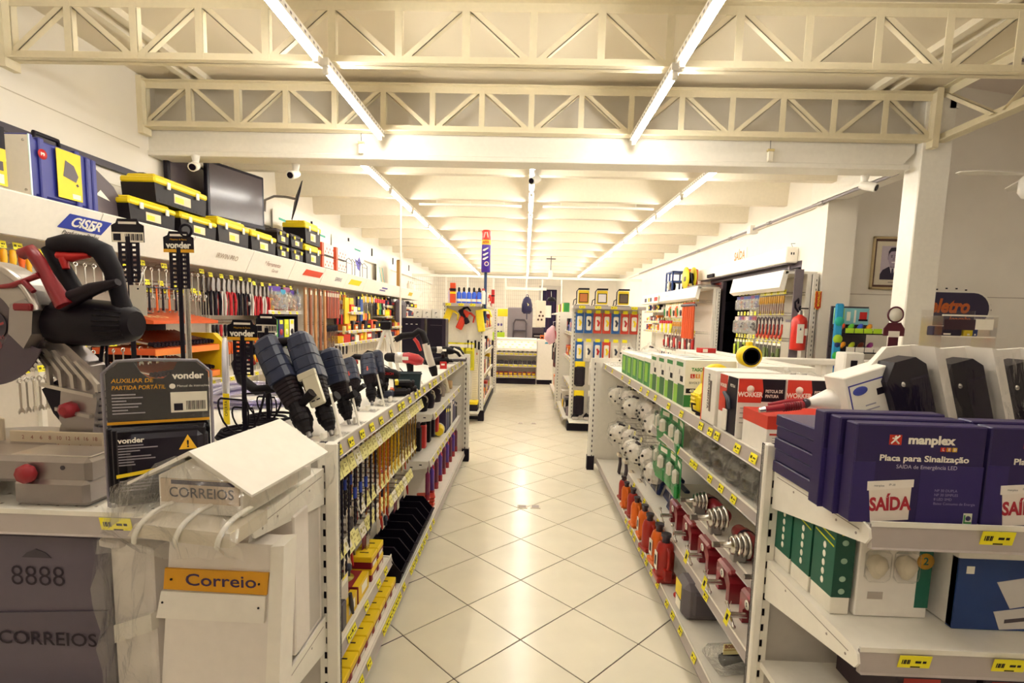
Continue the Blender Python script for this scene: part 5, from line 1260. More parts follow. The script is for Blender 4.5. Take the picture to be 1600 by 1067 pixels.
for i in range(5): b.box(.02, .10, -.001, 0, h*(.42-i*.07), h*(.435-i*.07))
b.build('print_lines', t); MB(M('#2a2430', .4)).tube([(.18, -.003, .07), (.21, -.003, .05), (.32, -.003, .03)], [.004, .007, .003], 6, flat=.3).build('gun_picture', t)
t = thing('spray_gun', 'red hopper spray gun with a white funnel lying on the low carton', 'spray gun', (.965, 1.835, ZT+.137))
MB(M('#9a1c2c', .3)).tube([(-.115, -.03, .022), (-.06, -.03, .030), (.02, -.02, .042)], [.011, .013, .014], 10).tube([(-.09, .0, .035), (-.02, .0, .047), (.03, .0, .05)], [.006, .011, .010], 8).build('gun_body', t)
for i in range(8): MB(M('#7a1424', .35)).torus((-.05+i*.008, -.03, .0315+i*.0011), .014, .002, 'x', 12, 4).build('grip_ring', t)
MB(CHROME).tube([(-.135, -.03, .018), (-.115, -.03, .022)], [.009, .011], 10).build('nozzle', t); MB(DSTEEL).lathe([(.014, 0), (.018, .01), (.012, .02)], 12, (.025, -.012, .045), 'x').build('coupling', t)
MB(M('#f2ebe2', .35)).tube([(.045, -.012, .048), (.085, -.01, .055), (.16, 0, .062), (.25, .01, .066), (.275, .012, .066)], [.015, .028, .055, .064, .062], 20).build('funnel', t); MB(RED).cbox(.19, .205, -.062, -.054, .03, .05, .002).build('label_mark', t)
t = thing('hand_lantern', 'yellow and black rechargeable lantern with its round lens raised, behind the spray gun cartons', 'lantern', (1.16, 2.70, ZT))
MB(TB).cbox(-.05, .05, -.04, .06, 0, .13, .01).build('battery_base', t); MB(TB).tube([(0, 0, .12), (.0, .0, .21)], [.026, .022], 10).build('neck', t)
MB(M('#f2cf14', .35)).lathe([(.046, -.05), (.056, -.045), (.052, .02), (.03, .06), (0.0, .065)], 26, (0, 0, .29), 'y').build('head', t); MB(M('#160f1c', .15)).lathe([(.0, -.035), (.042, -.052), (.046, -.05)], 24, (0, 0, .29), 'y').build('lens', t)
MB(M('#f2cf14', .35)).cbox(-.012, .012, -.03, .01, .33, .365, .004).build('switch', t)

# ================================================================== AISLE FACE OF THE RIGHT GONDOLA
BLU = M('#1d2a5a', .4)
def rhook(y, z, L=.34): hook(GR, (1.275, y, z), L, PI, TAGP if int(y*100) % 3 else None, .05, .036, -.2)
k = 0
for r, (z, zc) in enumerate(((1.02, .86), (.66, .49))):
    for i in range(7):
        y = 3.66+i*.235+.06*r; rhook(y, z)
        x = .955+.03*((i+r) % 3)
        bag('white lamp bagged in clear film on the right gondola, %s row, %s from the camera' % (('upper', 'lower')[r], ORD(i)), (x, y, zc+.02*((i*2) % 3)), .112+.008*(i % 2), [SH, M('#e9e0d4', .35), SH][i % 3], .2*i, 'bagged white lamps on the right gondola', 20+k); k += 1
for i in range(5):
    y = 3.7+i*.3; x = .95
    t = thing('cord_bundle', 'dark bundle of lamp cord bagged below the white lamps, %s from the camera' % ORD(i), 'cord', (x, y, .22+.02*(i % 2)), 0, 'cord bundles low on the right gondola')
    b = MB(M('#3a2a34', .5))
    for q in range(5): b.tube([(0, -.03+q*.014, .1), (.01, -.035+q*.016, 0), (0, -.028+q*.014, -.1)], .009, 6)
    b.build('cord_strands', t); MB(M('#d8c8b0', .5)).cbox(-.02, .02, -.05, .05, .07, .1, .004).build('paper_band', t)
for r in range(2):
    for i in range(4):
        y = 2.98+i*.165; z = (1.03, .79)[r]; rhook(y, z, .33)
        t = thing('green_pack', 'green and white carded pack on the right gondola, %s row, %s from the camera' % (('upper', 'lower')[r], ORD(i)), 'package', (.93+.012*(i % 2), y, z), .15*((i % 3)-1), 'green carded packs on the right gondola')
        MB(M('#2a8a44', .45)).box(0, .003, -.08, .08, -.23, .0).build('card', t); MB(M('#2a8a44', .35)).cbox(-.03, -.001, -.07, .07, -.22, -.13, .012).build('green_sleeve', t); MB(M('#f1eadc', .4)).cbox(-.035, .0, -.035, .035, -.15, -.06, .015).build('product', t); MB(PRINTW).box(-.001, 0, -.05, .05, -.04, -.012).m(M('#c8d23a')).box(-.001, 0, -.06, .06, -.205, -.185).build('header_print', t); MB(BLIST).cbox(-.04, .0, -.055, .055, -.185, -.04, .012).build('clear_dome', t)
# clear glass shades nested on the second shelf
GLS = film('glass_clear', (.93, .92, .9), gloss=.22, rough=.06, wr=.3, scale=8., milk=.22)
for i in range(13):
    y, x = 1.80+(i//2)*.155+.07*(i % 2), .985+.11*(i % 2)
    t = thing('glass_globe', 'clear glass lamp shade bagged on the second shelf of the right gondola, %s from the camera' % ORD(i), 'lamp shade', (x, y, .880), 0, 'clear glass shades on the right gondola')
    MB(GLS).lathe([(.03, .0), (.062, .012), (.07, .05), (.06, .10), (.04, .13), (.05, .165)], 16).build('glass', t); MB(GLS).lathe([(.072, .03), (.074, .036)], 16).lathe([(.066, .08), (.068, .086)], 16).lathe([(.045, .13), (.05, .136)], 16).build('glass_rim', t)
    MB(M('#4a3a3c', .5)).lathe([(.016, .02), (.02, .05), (.012, .08)], 10).build('fitting', t)
    rnd = random.Random(60+i); w = MB(CLEAR); vs = []; fs = []
    for a in range(7):
        for j in range(10): vs.append(((.08+rnd.uniform(-.014, .01))*math.cos(2*PI*j/10), (.08+rnd.uniform(-.014, .01))*math.sin(2*PI*j/10), .006+a*.03))
    for a in range(6):
        for j in range(10): fs.append((a*10+j, a*10+(j+1) % 10, (a+1)*10+(j+1) % 10, (a+1)*10+j))
    w.add(vs, fs).build('clear_bag', t)
# dark blue folded cases on the middle shelf
for i in range(4):
    t = thing('blue_case', 'dark blue folded case leaning on the long low shelf of the right gondola, %s from the camera' % ORD(i), 'case', (1.0+.035*(i % 2), 3.30+i*.22, .345), rot=(.0, .35, 0), group='dark blue cases on the right gondola')
    MB(BLU).cbox(-.015, .015, -.10, .10, 0, .20, .006).build('case_body', t); MB(CHROME).tube([(-.02, -.09, .01), (-.02, .09, .2)], .005, 6).build('steel_rod', t); MB(M('#141c40', .4)).cbox(-.019, -.013, -.08, .08, .02, .06, .003).build('flap', t)
# red cylinders on the shelf below the glass
for i in range(3):
    t = thing('red_cylinder', 'dark red hydraulic ram lying under the second shelf of the right gondola, %s from the camera' % ORD(i), 'hydraulic ram', (1.10, 1.92+.46*i, .562), 0, 'red hydraulic rams on the right gondola')
    MB(DRED).lathe([(.03, -.14), (.042, -.135), (.044, .08), (.036, .10), (.036, .135), (.03, .14)], 20, (0, 0, 0), 'y').build('ram_body', t); MB(CHROME).lathe([(.018, .14), (.018, .165)], 12, (0, 0, 0), 'y').build('rod', t); MB(DRED).cbox(-.05, -.02, .02, .07, -.045, -.01, .004).cbox(-.06, -.03, -.1, -.06, -.045, -.012, .004).build('foot', t)
    MB(BLACK).lathe([(.046, .03), (.047, .04), (.046, .05)], 20, (0, 0, 0), 'y').build('band', t)
# steel stepped pulleys
for i, (x, y) in enumerate(((1.0, 2.86), (.99, 2.58), (.985, 2.28), (1.0, 2.02))):
    t = thing('stepped_pulley', 'shiny steel stepped pulley on the right gondola, %s from the camera' % ORD(3-i), 'pulley', (x, y, (.592, .60, .592, .575)[i]), 0, 'steel pulleys on the right gondola'); s = (.9, 1.1, 1., .8)[i]
    pr = [(.012*s, -.075*s), (.014*s, -.02*s)]
    for q in range(4): r0 = (.03+.006*q)*s; z = (-.018+q*.021)*s; pr += [(r0, z), (r0+.012*s, z+.004*s), (r0+.012*s, z+.010*s), (r0-.004*s, z+.014*s)]
    pr += [(.02*s, .07*s)]
    MB(CHROME).lathe(pr, 22, (0, 0, 0), 'x').build('pulley_body', t); MB(STEEL).lathe([(.013*s, -.10*s), (.013*s, -.07*s)], 10, (0, 0, 0), 'x').build('shaft', t)
    MB(STEEL).cbox(-.012, .05, -.02, .02, {0: -.075, 1: -.083, 2: -.075, 3: -.058}[i], -.02, .004).build('rest', t)
# red bench vises with a round white mark
for i in range(5):
    y = 3.12-i*.27
    t = thing('bench_vise', 'dark red bench vise with a round white mark on the low shelf, %s from the camera' % ORD(4-i), 'vise', (1.0, y, .337), 0, 'red vises on the right gondola')
    arch = [(-.08, 0), (-.08, .095), (-.06, .12), (-.02, .135), (.05, .135), (.08, .12), (.08, 0), (.045, 0), (.045, .06), (.02, .085), (-.02, .085), (-.045, .06), (-.045, 0)]
    MB(M('#8c1220', .3, coat=.6)).prism([(p[0], p[1]) for p in arch], -.045, .045, 'x').build('vise_body', t); MB(M('#8c1220', .3, coat=.6)).cbox(-.05, .055, -.075, .075, .12, .15, .012).build('jaw', t)
    MB(PRINTW).lathe([(.0, -.0515), (.02, -.0515), (.02, -.05)], 16, (0, .0, .105), 'x').build('round_mark', t); text('5', .018, INK, t, (-.0522, 0, .105), (0, -1, 0), bold=.03)
    MB(CHROME).cyl((-.05, 0, .06), (-.12, 0, .06), .012, 10).cyl((-.115, -.04, .03), (-.115, .04, .09), .005, 6).ball((-.115, -.04, .03), .009, 6).ball((-.115, .04, .09), .009, 6).build('screw_handle', t)
    if i in (2, 3, 4): o = MB(TAGY).box(-.0006, .0006, -.014, .014, -.075, 0).m(INK).box(-.0012, -.0006, -.006, .006, -.05, -.02).build('hang_tag', t, (-.13, -.02, .09), (.3, .0, .2)); MB(PRINTW).tube([(-.13, -.02, .09), (-.115, 0, .12)], .001, 4).build('tag_string', t)
t = thing('tool_carton', 'red and white carton at the near end of the low right shelf under the pulleys', 'box', (1.0, 1.735, .337)); MB(M('#f0e6da', .5)).cbox(-.05, .1, 0, .08, 0, .145, .003).build('carton', t); MB(RED).box(-.051, .101, -.001, .081, .11, .146).box(-.051, -.05, -.001, .081, 0, .02).build('red_band', t); MB(DRED).ball((-.05, .04, .08), .025, 7, (.1, 1, 1.2)).build('product_picture', t)
# bottle jacks on the base deck
for i in range(8):
    y = 2.86+i*.19; s = (1.12, 1.05, 1.0, .95, .9, .9, .85, .8)[i]; red = i in (0, 2, 5, 7); c = M('#a8241c', .35) if red else M('#e06a16', .35)
    t = thing('bottle_jack', '%s hydraulic bottle jack on the right base deck, %s from the camera' % ('red' if red else 'orange', ORD(i)), 'jack', (.845+.012*(i % 2), y, .116), .1*(i % 3), 'bottle jacks on the right base deck')
    MB(c).cbox(-.05*s, .06*s, -.055*s, .055*s, 0, .03*s, .006).build('base', t); MB(c).lathe([(.046*s, .03*s), (.046*s, .16*s), (.038*s, .19*s), (.03*s, .20*s)], 16).build('cylinder', t); MB(DSTEEL).lathe([(.02*s, .2*s), (.02*s, .225*s), (.026*s, .23*s), (.026*s, .245*s)], 12).build('ram_head', t)
    MB(c).cbox(-.02*s, .02*s, -.075*s, -.04*s, .02*s, .08*s, .005).tube([(0, -.06*s, .07*s), (0, -.075*s, .13*s), (0, -.06*s, .175*s), (0, -.03*s, .18*s)], .008*s, 7).build('pump_handle', t)
    if i in (0, 1, 3): MB(PRINTW).box(-.0495*s, -.0455*s, -.022*s, .022*s, .06*s, .15*s).m(INK).box(-.0505*s, -.0495*s, -.012*s, .012*s, .08*s, .13*s).build('label_patch', t)
# grey case and clear packs at the near end
t = thing('grey_tool_case', 'grey moulded tool case standing on the right base deck near the post', 'case', (.825, 2.43, .116))
GC = M('#6a6268', .45)
MB(GC).cbox(0, .33, 0, .17, .0, .19, .03).build('shell', t); MB(M('#5a5258', .45)).cbox(.04, .29, -.012, .02, .03, .16, .022).build('front_panel', t)
for i in range(3): MB(M('#544c54', .45)).box(-.001, .331, .04+i*.04, .045+i*.04, .03, .16).build('seam', t)
MB(M('#4a4248', .4)).cbox(.1, .2, -.01, .04, .18, .198, .006).build('latch', t); MB(YELLOW).box(-.0024, -.001, .05, .14, .09, .17).build('yellow_label', t); MB(PRINTW).box(-.0024, -.001, .055, .13, .03, .08).build('white_label', t)
t = thing('carded_tool', 'bagged tool with a cream header card on the base deck before the grey case', 'package', (.945, 2.10, .116), .12); t.scale = (1.2, 1, 1.35)
MB(BAGF).cbox(-.09, .2, -.06, .1, 0, .05, .02).build('clear_bag', t); MB(TB).tube([(-.05, 0, .03), (.03, .02, .045), (.14, .02, .03)], [.02, .03, .02], 10).build('tool_body', t)
MB(M('#e9dca0', .5)).prism([(-.06, .065), (.19, .065), (.19, .10), (-.06, .10)], -.03, -.028).m(M('#c8b070')).box(-.06, .19, -.031, -.03, .078, .082).build('header_card', t); text('BOSCH', .011, M('#8a2a2a'), t, (-.03, -.0312, .092), bold=.03)
t = thing('red_mouse', 'small red fitting lying by the rail beside the grey case', 'fitting', (.86, 2.66, .116)); MB(RED).ball((0, 0, .015), .018, 8, (1, 1.3, .8)).build('body', t); MB(INK).cyl((0, -.02, .012), (0, -.035, .012), .006, 6).build('stub', t)
# ================================================================== TOOLS ON THE LEFT WALL
def wall_hook(y, z, L=.34, paper=TAGY, w=.06): hook(WL, (-3.42, y, z), L, 0, paper, w, .042, -.15)
def cat_in(name, parts):
    """prototype of a hanging tool: list of (part name, MB)"""
    return parts
PROTO = {}
def hang(kind, label, cat, loc, group, rz=0., s=1.):
    if kind not in PROTO:
        t = thing(kind[0], label, cat, loc, rz, group); PROTO[kind] = t; MAKE[kind[0]](t, *kind[1:])
        t.scale = (s, s, s); return t
    return dup(PROTO[kind], loc, rz, label, group, scale=s)
def mk_pliers(t, c, big=0):
    h = M(c, .4); L = .21
    MB(STEEL).prism([(-.006, 0), (.006, 0), (.013, -.03), (.016, -.055), (.010, -.075), (-.010, -.075), (-.016, -.055), (-.013, -.03)], -.006, .006, 'x').build('jaws', t)
    for s in (-1, 1): MB(h).tube([(0, s*.006, -.07), (0, s*.016, -.09), (0, s*.024, -.13), (0, s*.021, -.17), (0, s*.017, -L)], [.006, .008, .0095, .0085, .007], 7, flat=.8).build('handle', t)
def mk_wrench(t, L):
    b = MB(CHROME).torus((0, 0, -.018), .013, .005, 'x', 14, 5); b.cbox(-.003, .003, -.006, .006, -L+.03, -.03, .002)
    b.prism([(-.008, -L+.035), (.008, -L+.035), (.017, -L+.015), (.014, -L), (.006, -L+.012), (-.006, -L+.012), (-.014, -L), (-.017, -L+.015)], -.004, .004, 'x'); b.build('wrench_body', t)
def mk_driver(t, c, L):
    MB(M(c, .4)).lathe([(.006, .0), (.013, -.006), (.014, -.05), (.009, -.085), (.012, -.095), (.005, -.10)], 9).build('handle', t); MB(STEEL).cyl((0, 0, -.1), (0, 0, -L), .003, 6).build('shaft', t)
def mk_hammer(t, c):
    MB(DSTEEL).tube([(0, -.05, -.02), (0, -.01, -.02), (0, .04, -.022), (0, .065, -.03)], [.014, .012, .010, .004], 8).build('head', t); MB(M(c, .45)).tube([(0, 0, .0), (0, 0, -.12), (0, 0, -.29)], [.009, .010, .014], 8).build('handle', t)
def mk_snips(t, c):
    MB(STEEL).prism([(-.004, 0), (.004, 0), (.014, -.08), (.0, -.1), (-.014, -.08)], -.004, .004, 'x').build('blades', t)
    for s in (-1, 1): MB(M(c, .4)).tube([(0, s*.008, -.09), (0, s*.03, -.14), (0, s*.028, -.2), (0, s*.015, -.25)], [.007, .009, .009, .007], 7).build('handle', t)
def mk_file(t, c, L):
    MB(M(c, .5)).lathe([(.004, 0), (.012, -.006), (.013, -.07), (.007, -.09)], 8).build('handle', t); MB(M('#6a4028', .5)).cbox(-.003, .003, -.012, .012, -L, -.09, .002).build('blade', t)
def mk_saw(t, c):
    MB(M(c, .4)).prism([(-.05, 0), (.05, 0), (.06, -.06), (.035, -.11), (.0, -.12), (-.05, -.09)], -.008, .008, 'x').build('handle', t); MB(STEEL).prism([(-.045, -.09), (.03, -.11), (.0, -.36), (-.03, -.36)], -.001, .001, 'x').build('blade', t)
def mk_bag(t, c, c2):
    rnd = random.Random(len(c)+int(c[1:3], 16)); b = MB(M(c2, .4))
    for i in range(7): b.ball((rnd.uniform(-.02, .02), rnd.uniform(-.05, .05), rnd.uniform(-.17, -.08)), .02, 5)
    b.build('contents', t); MB(M(c, .5)).box(-.002, .002, -.07, .07, -.05, 0).build('header_card', t); MB(BAGF).cbox(-.03, .03, -.075, .075, -.21, -.04, .02).build('clear_bag', t)
def mk_ruler(t, c, L): MB(M(c, .5, var=.12)).cbox(-.012, .012, -.03, .03, -L, 0, .003).build('board', t); MB(M('#e8dcc4', .5)).box(.012, .0126, -.02, .02, -.09, -.03).build('paper_label', t)
def mk_glove(t, c, c2):
    b = MB(M(c, .7)).cbox(-.015, .015, -.04, .04, -.14, -.04, .012)
    for i in range(4): b.tube([(0, -.03+i*.02, -.13), (.004, -.034+i*.022, -.2)], [.011, .008], 6)
    b.tube([(0, .036, -.08), (.004, .062, -.13)], [.012, .009], 6); b.build('glove_body', t); MB(M(c2, .6)).cbox(-.017, .017, -.036, .036, -.05, .0, .006).build('cuff', t)
MAKE = dict(pliers=mk_pliers, wrench=mk_wrench, screwdriver=mk_driver, hammer=mk_hammer, tin_snips=mk_snips, file=mk_file, hand_saw=mk_saw, fittings_bag=mk_bag, spirit_level=mk_ruler, work_glove=mk_glove)
CN = {'#c01c28': 'red', '#1c1420': 'black', '#e8641a': 'orange', '#f0b414': 'yellow', '#d8d0c8': 'silver', '#2a3c90': 'blue', '#7a4a28': 'brown', '#2f8a3a': 'green'}
def cname(c): return CN.get(c, 'grey')
def tool_row(name, cat, y0, y1, n, z, cols, where, group, extra=(), x=-3.06, jitter=.02, s=1., depth=1, tags=True, tagz=.03):
    """n tools side by side; label counts from the near end"""
    rnd = random.Random(int(y0*100)+n)
    for i in range(n):
        y = y0+(y1-y0)*(i+.5)/n; c = cols[i % len(cols)]
        if tags and i % 2 == 0: wall_hook(y, z+.012, .34)
        elif i % 2: hook(WL, (-3.42, y, z+.012), .34)
        for d in range(depth):
            lab = '%s %s, left wall, %s, %s from camera' % (cname(c), name.replace('_', ' '), where, ORD(i))
            if depth > 1: lab += (', front one', ', rear one', ', rearmost')[d]
            hang((name, c)+extra, lab, cat, (x-.10*d, y+rnd.uniform(-.006, .006), z+.002), group, rnd.uniform(-jitter, jitter)*6, s)
R_, K_, O_, Y_, S_, B_, N_ = '#c01c28', '#1c1420', '#e8641a', '#f0b414', '#d8d0c8', '#2a3c90', '#7a4a28'
# near stretch (behind the saw)
tool_row('screwdriver', 'screwdriver', 2.86, 3.16, 6, 1.92, [Y_, O_, Y_], 'top hooks behind the saw', 'screwdrivers behind the saw', (.24,), s=1.25)
tool_row('wrench_' [:6], 'wrench', 3.2, 4.05, 10, 1.90, [S_], 'top hooks behind the saw', 'wrenches behind the saw', (), s=1.) if 0 else None
def wrench_row(y0, y1, n, z, L, where, group, x=-3.06, s=1., depth=1, tags=True):
    for i in range(n):
        y = y0+(y1-y0)*(i+.5)/n
        hook(WL, (-3.42, y, z+.012), .34, 0, TAGY if tags and i % 3 == 0 else None, .07, .042, -.15)
        for d in range(depth):
            hang(('wrench', L), 'chrome wrench on the left wall, %s, %s from the camera%s' % (where, ORD(i), '' if depth == 1 else (', front one', ', rear one')[d]), 'wrench', (x-.09*d, y, z), group, .12*((i*7) % 5-2), s)
wrench_row(3.2, 4.1, 12, 1.90, .20, 'top hooks behind the saw', 'top wrenches behind the saw')
wrench_row(2.92, 3.42, 12, 1.17, .22, 'low hooks behind the saw', 'low wrenches behind the saw', -2.98)
wrench_row(3.45, 4.25, 9, 1.30, .15, 'low hooks under the saw motor', 'short wrenches under the saw motor', -3.0)
wrench_row(4.05, 4.9, 10, 1.93, .26, 'top hooks between the tall straps', 'wrenches between the tall straps', depth=1)
tool_row('hammer', 'hammer', 4.1, 4.5, 5, 1.78, [K_, O_], 'row below the top wrenches', 'small hammers on the left wall', (), s=.7, tags=True)
wrench_row(4.45, 4.92, 6, 1.74, .24, 'row below the top wrenches', 'lower wrenches between the tall straps')
# orange tool rack with printed canopy
t = thing('tool_rack', 'orange display rack of sockets and wrenches with a printed canopy, on the left wall', 'rack', (-3.1, 4.35, 0), 0)
OR = M('#d8581c', .45)
MB(OR).prism([(-.28, 1.60), (.22, 1.50), (.22, 1.475), (-.28, 1.475)], -.42, .42, 'y').build('canopy', t)
n_ = Vector((.1, 0, .5)).normalized(); u_ = Vector((-.5, 0, .1)).normalized()
MB(M('#1d1522')).add([Vector((-.03, -.40, 1.5506))+n_*.001, Vector((-.03, -.06, 1.5506))+n_*.001, Vector((-.16, -.06, 1.5766))+n_*.001, Vector((-.16, -.40, 1.5766))+n_*.001], [(0, 1, 2, 3)]).build('black_patch', t)
text('PRO', .085, M('#f3c890'), t, Vector((.09, -.2, 1.5266))+n_*.002, (0, 1, 0), u_, bold=.03); text('TRAMONTINA', .05, PRINTW, t, Vector((-.09, -.22, 1.5626))+n_*.0025, (0, 1, 0), u_, bold=.02, sx=.85)
for z in (1.28, 1.04): MB(OR).box(-.28, .22, -.42, .42, z-.05, z).build('tray', t); MB(M('#f08a3a', .45)).box(.22, .226, -.42, .42, z-.055, z-.005).build('tray_lip', t)
MB(M('#241a24', .6)).box(-.29, -.28, -.42, .42, .95, 1.5).build('back_plate', t); MB(M('#f0cc14', .4)).prism([(-.05, .96), (.24, .96), (.24, 1.30), (.16, 1.38), (-.05, 1.38)], .43, .50, 'y').build('yellow_side', t)
for r, z in enumerate((1.28, 1.04)):
    for i in range(18):
        o = MB(CHROME).tube([(-.18, 0, .12), (-.05, 0, .07), (.16, 0, .03)], [.008, .013, .016], 7).m(BLACK).cyl((.14, 0, .034), (.19, 0, .025), .018, 8) if i == 0 and r == 0 else None
        if o: sk = o.mesh('socket_wrench')
        ob = put(sk, 'socket_wrench', None, (-3.1, 3.98+i*.044, z+.0)); tag(ob, 'socket wrench on the orange rack, %s tray, %s from the camera' % (('upper', 'lower')[r], ORD(i)), 'wrench', 'socket wrenches on the orange rack')
# pliers stretch
tool_row('pliers', 'pliers', 4.95, 5.75, 9, 1.91, [K_, K_, S_, R_, R_, K_], 'upper row under the plain header', 'pliers in the upper row', (), s=1.75, jitter=.01, depth=2)
tool_row('pliers', 'pliers', 5.75, 6.85, 12, 1.88, [R_, R_, '#d8d0c8', R_, Y_, R_], 'upper row by the red header', 'red pliers in the upper row', (), s=1.6, jitter=.01, depth=2)
tool_row('screwdriver', 'screwdriver', 4.95, 5.9, 14, 1.45, [K_, K_, R_], 'row under the near pliers', 'black screwdrivers under the pliers', (.22,), s=1.2, tags=False)
tool_row('screwdriver', 'screwdriver', 4.95, 5.7, 14, 1.26, [O_, Y_, O_], 'orange row beside the rack', 'orange screwdrivers beside the rack', (.2,), s=1.2, tags=False, depth=2)
tool_row('tin_snips', 'snips', 5.75, 6.15, 4, 1.40, [O_, R_], 'row under the red pliers', 'snips under the red pliers', (), s=1.)
tool_row('screwdriver', 'screwdriver', 5.72, 6.1, 8, 1.12, [Y_, O_], 'low row by the snips', 'low screwdrivers by the snips', (.2,), s=1.1, tags=False)
for i in range(5):
    hang(('fittings_bag', ('#5a3aa0', '#3a9ac0', '#8a3a70')[i % 3], ('#a87a5a', '#8a8aa0', '#c8b8a0')[i % 3]), 'clear bag of small fittings under the header on the left wall, %s from the camera' % ORD(i), 'bag', (-3.04, 6.2+i*.16, 1.90-.03*(i % 2)), 'clear bags of fittings', .2*(i-2), 1.3)
# dark display case with four bright packs
t = thing('display_case', 'black open display case with green, yellow and white packs on the left wall', 'case', (-3.14, 6.5, 1.12))
MB(BLACK).box(-.1, .1, -.32, .32, .42, .44).box(-.1, .1, -.32, .32, 0, .02).box(-.1, .1, -.33, -.31, 0, .44).box(-.1, .1, .31, .33, 0, .44).box(-.1, -.08, -.32, .32, 0, .44).build('case_frame', t)
for i, c in enumerate(('#3aa050', '#2a2c6a', '#c8d21c', '#efe6dc')):
    p = thing('blade_pack', ['green spotted', 'navy and red', 'lime', 'white and black'][i]+' carded pack standing in the black display case on the left wall', 'package', (-3.08, 6.27+i*.15, 1.14)); MB(M(c, .45)).box(0, .01, -.06, .06, 0, .36).build('card', p)
    MB([PRINTW, RED, M('#e8e8b0', .4), INK][i]).lathe([(0, .012), (.04, .012), (.04, .0)], 14, (0, 0, .2), 'x').build('disc', p); MB(TAGY).box(.01, .012, -.04, .04, .3, .35).build('yellow_label', p)
# tall wooden levels and planks, blades
for i in range(9):
    c = ('#b07a48', '#d8c09a', '#8a4a28', '#e8d8b8')[i % 4]
    hang(('spirit_level', c, (1.25, .95, 1.1, .8)[i % 4]), 'tall %s wooden rule hanging on the left wall, %s from the camera' % (('tan', 'pale', 'dark brown', 'cream')[i % 4], ORD(i)), 'rule', (-3.0-.04*(i % 2), 6.98+i*.085, 1.93), 'tall wooden rules', 0)
for i in range(7):
    hang(('spirit_level', ('#9a3a1c', '#7a2c18')[i % 2], .42), 'red-brown blade board hanging past the tall rules, %s from the camera' % ORD(i), 'board', (-3.02, 7.82+i*.075, 1.93), 'red-brown boards past the rules', 0)
tool_row('file', 'file', 7.75, 8.35, 10, 1.40, [K_, K_], 'below the red-brown boards', 'black files', (.34,), tags=False, s=1.1)
tool_row('file', 'file', 8.35, 8.85, 6, 1.90, [O_, Y_, N_], 'beside the yellow sheets', 'orange files', (.36,), s=1.1)
for i, (c, w, z0, y) in enumerate((('#f2c41c', .10, 1.42, 8.72), ('#e8b830', .10, 1.42, 8.95), ('#241a3a', .05, 1.46, 9.32), ('#1f4a9a', .07, 1.46, 9.5), ('#d8d48a', .16, 1.08, 8.75), ('#e6e0b0', .14, 1.08, 9.1))):
    t = thing('sheet_pack', ['bright yellow', 'golden', 'black', 'blue', 'pale yellow-green', 'cream'][i]+' pack of abrasive sheets hanging on the left wall', 'package', (-3.05, y, z0), 0, 'abrasive sheet packs'); MB(M(c, .6)).cbox(-.02, .02, -w, w, 0, .44 if i < 4 else .3, .003).build('sheets', t); MB(TAGY).box(.02, .022, -.04, .04, .4 if i < 4 else .26, .44 if i < 4 else .3).build('yellow_label', t)
tool_row('tin_snips', 'snips', 7.8, 8.8, 12, 1.15, ['#d8d0c8', K_], 'low row under the files', 'snips under the files', (), tags=True)
tool_row('hand_saw', 'saw', 9.0, 10.1, 9, 1.60, [Y_, Y_, O_, K_], 'row past the pale sheet packs', 'saws past the sheet packs', (), s=1.2, tags=True)
tool_row('hand_saw', 'saw', 9.6, 10.6, 7, 1.92, [Y_, '#d8d0c8'], 'top row past the blue pack', 'saws in the top row', (), s=1.)
tool_row('work_glove', 'glove', 10.4, 11.4, 7, 1.90, [K_, Y_, '#2f8a3a', K_, '#d8d0c8'], 'top row before the grey case', 'gloves on the left wall', (R_,), s=1.6)
tool_row('screwdriver', 'screwdriver', 9.0, 10.6, 16, 1.22, [O_, K_, Y_], 'low row under the saws', 'low screwdrivers under the saws', (.24,), s=1.3, tags=True)
tool_row('hammer', 'hammer', 11.2, 12.6, 10, 1.97, [Y_, K_, O_], 'top row past the gloves', 'hammers past the gloves', (), s=.8)
tool_row('pliers', 'pliers', 8.2, 8.95, 8, 1.66, [K_, R_], 'row between files and sheets', 'pliers between files and sheets', (), s=1.2)
wrench_row(3.9, 4.9, 14, 1.72, .18, 'second row behind the tall straps', 'second wrenches behind the tall straps', -3.2)
t = thing('grey_backpack', 'grey moulded backpack case hanging high on the left wall shelving', 'case', (-2.85, 11.7, 1.42)); MB(M('#5a545e', .5)).cbox(-.08, .08, -.26, .26, 0, .5, .05).build('shell', t); MB(M('#4a444e', .5)).cbox(.07, .1, -.18, .18, .05, .4, .02).build('front_panel', t)
